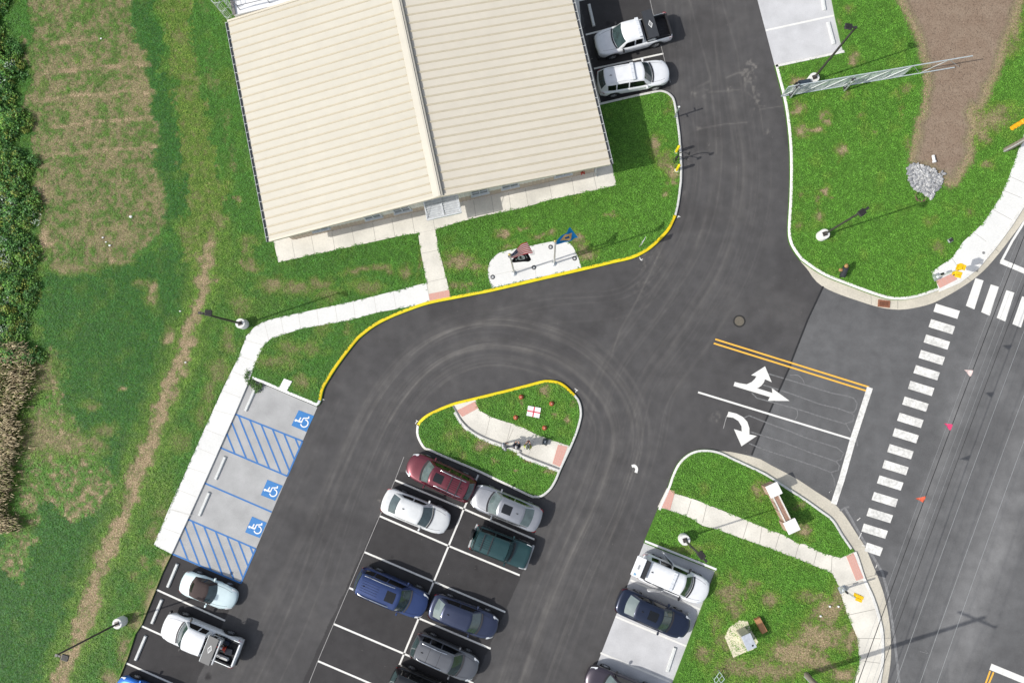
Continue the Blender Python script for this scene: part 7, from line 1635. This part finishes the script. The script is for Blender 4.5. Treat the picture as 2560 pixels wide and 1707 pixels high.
# tall weeds along the left edge
def weeds():
    rg = np.random.default_rng(31); edge_ = fv([(55, -40), (45, 60), (42, 150), (62, 260), (62, 340), (82, 430), (100, 520), (108, 600), (92, 680), (85, 740), (80, 790), (75, 830)])
    ex_, ey_ = np.array([q[0] for q in edge_]), np.array([q[1] for q in edge_]); NC = 1250
    cy_ = rg.uniform(-60, 900, NC); lim = np.interp(cy_, ey_, ex_)+60*(fbm(cy_/45, cy_*0+1, 3, 4)-.5)*2-8; cx_ = lim-np.abs(rg.normal(0, .45, NC))*(lim+150)*.75-rg.uniform(0, 10, NC)
    ok = cx_ > -130; cx_, cy_ = cx_[ok], cy_[ok]; w = unproject(cx_, cy_, Z_LAWN); X, Y, Z, S, T, Cc = [], [], [], [], [], []
    for i in range(len(w)):
        edge_d = (lim[ok][i]-cx_[i])/60; n = rg.integers(35, 95); rad = rg.uniform(.2, .6); hgt = rg.uniform(.2, .5)+min(1.0, edge_d)*rg.uniform(.2, 1.0)
        a = rg.uniform(0, 6.28, n); rr = rad*np.sqrt(rg.uniform(0, 1, n)); zz = hgt*(rg.uniform(.15, 1, n)**.7)*(1-.5*(rr/rad)**2)
        X.append(w[i, 0]+rr*np.cos(a)); Y.append(w[i, 1]+rr*np.sin(a)); Z.append(Z_LAWN+zz); S.append(rg.uniform(.04, .12, n)); T.append(np.abs(rg.normal(.5, .4, n)))
        u = rg.uniform(); base = np.array([.040, .115, .022]) if u < .50 else (np.array([.075, .165, .022]) if u < .80 else (np.array([.13, .165, .026]) if u < .965 else np.array([.20, .25, .18])))
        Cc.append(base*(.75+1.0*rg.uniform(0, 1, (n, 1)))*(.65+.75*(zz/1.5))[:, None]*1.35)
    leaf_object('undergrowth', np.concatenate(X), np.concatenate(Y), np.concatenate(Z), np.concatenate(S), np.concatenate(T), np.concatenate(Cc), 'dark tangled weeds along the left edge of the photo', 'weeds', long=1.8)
    # pale reeds below them
    NR = 7500; py = rg.uniform(860, 1330, NR); lim = np.interp(py, [850, 900, 960, 1010, 1100, 1200, 1300, 1420], [55, 72, 70, 62, 40, 26, 20, 5]); px = lim+22*(fbm(py/40, py*0+4, 9, 3)-.5)*2-np.abs(rg.normal(0, .55, NR))*lim*1.2-14+rg.normal(0, 15, NR); k = px > -110; px, py = px[k], py[k]; w = unproject(px, py, Z_LAWN); n = len(w)
    hgt = rg.uniform(.35, .95, n); lean = fbm(px/22, py/22, 5, 3)*6; lx = np.cos(-.5+lean*.25)*hgt*.75+rg.normal(0, .12, n); ly = np.sin(-.5+lean*.25)*hgt*.35+rg.normal(0, .12, n)
    wd_ = rg.uniform(.012, .03, n); a = rg.uniform(0, 6.28, n); c0 = w.copy(); c0[:, 2] = Z_LAWN; c1 = w+np.stack([lx*.55, ly*.55, hgt*.75], -1); c2 = w+np.stack([lx*1.15, ly*1.15, hgt*.95], -1); sd = np.stack([np.cos(a), np.sin(a), 0*a], -1)*wd_[:, None]
    V = np.stack([c0-sd, c0+sd, c1+sd, c1-sd, c2], 1); me = bpy.data.meshes.new('reeds'); me.vertices.add(n*5); me.vertices.foreach_set('co', V.reshape(-1).astype(np.float32))
    idx = np.arange(n)[:, None]*5; F = np.concatenate([idx+np.array([[0, 1, 2, 3]]), idx+np.array([[3, 2, 4, 4]])], 1)
    loops = np.concatenate([idx+np.array([[0, 1, 2, 3, 3, 2, 4]])], 1).reshape(-1); me.loops.add(n*7); me.loops.foreach_set('vertex_index', loops.astype(np.int32)); me.polygons.add(n*2)
    ls = np.stack([np.arange(n)*7, np.arange(n)*7+4], -1).reshape(-1); me.polygons.foreach_set('loop_start', ls.astype(np.int32)); me.polygons.foreach_set('loop_total', np.tile([4, 3], n).astype(np.int32)); me.update()
    tn = fbm(px/30, py/30, 8, 3); mixr = rg.uniform(0, 1, n) < (.15+.35*(tn < .42)); col = np.where(mixr[:, None], np.array([[.22, .25, .08]]), np.array([[.60, .50, .32]]))*(.5+.7*rg.uniform(0, 1, (n, 1)))
    at_ = me.attributes.new('tint', 'FLOAT_COLOR', 'POINT'); at_.data.foreach_set('color', np.repeat(np.concatenate([col, np.ones((n, 1))], 1), 5, 0).astype(np.float32).ravel()); me.materials.append(M_leaf); o = bpy.data.objects.new('reeds', me); COL.objects.link(o); tag(o, 'pale dry reeds bending over the lower left edge', 'reeds', kind='stuff')
weeds()
# trailing weed over the corner of the topmost accessible stall
rg = np.random.default_rng(8); q = [t1(0, 800, *c) for c in ((1950, 400), (1930, 450), (1960, 490), (2000, 520), (2050, 510), (2015, 560), (1975, 470))]; pp = np.array(resample(q, 1.2)); pp = np.repeat(pp, 9, 0)+rg.normal(0, 3.2, (len(pp)*9, 2)); w = unproject(pp[:, 0], pp[:, 1], .16); n = len(w)
leaf_object('trailing_weed', w[:, 0], w[:, 1], .10+rg.uniform(0, .2, n), rg.uniform(.04, .08, n), np.abs(rg.normal(.4, .3, n)), np.array([[.05, .12, .02]])*(.5+.9*rg.uniform(0, 1, (n, 1))), 'weed trailing over the corner of the topmost accessible stall', 'weed', long=1.3)
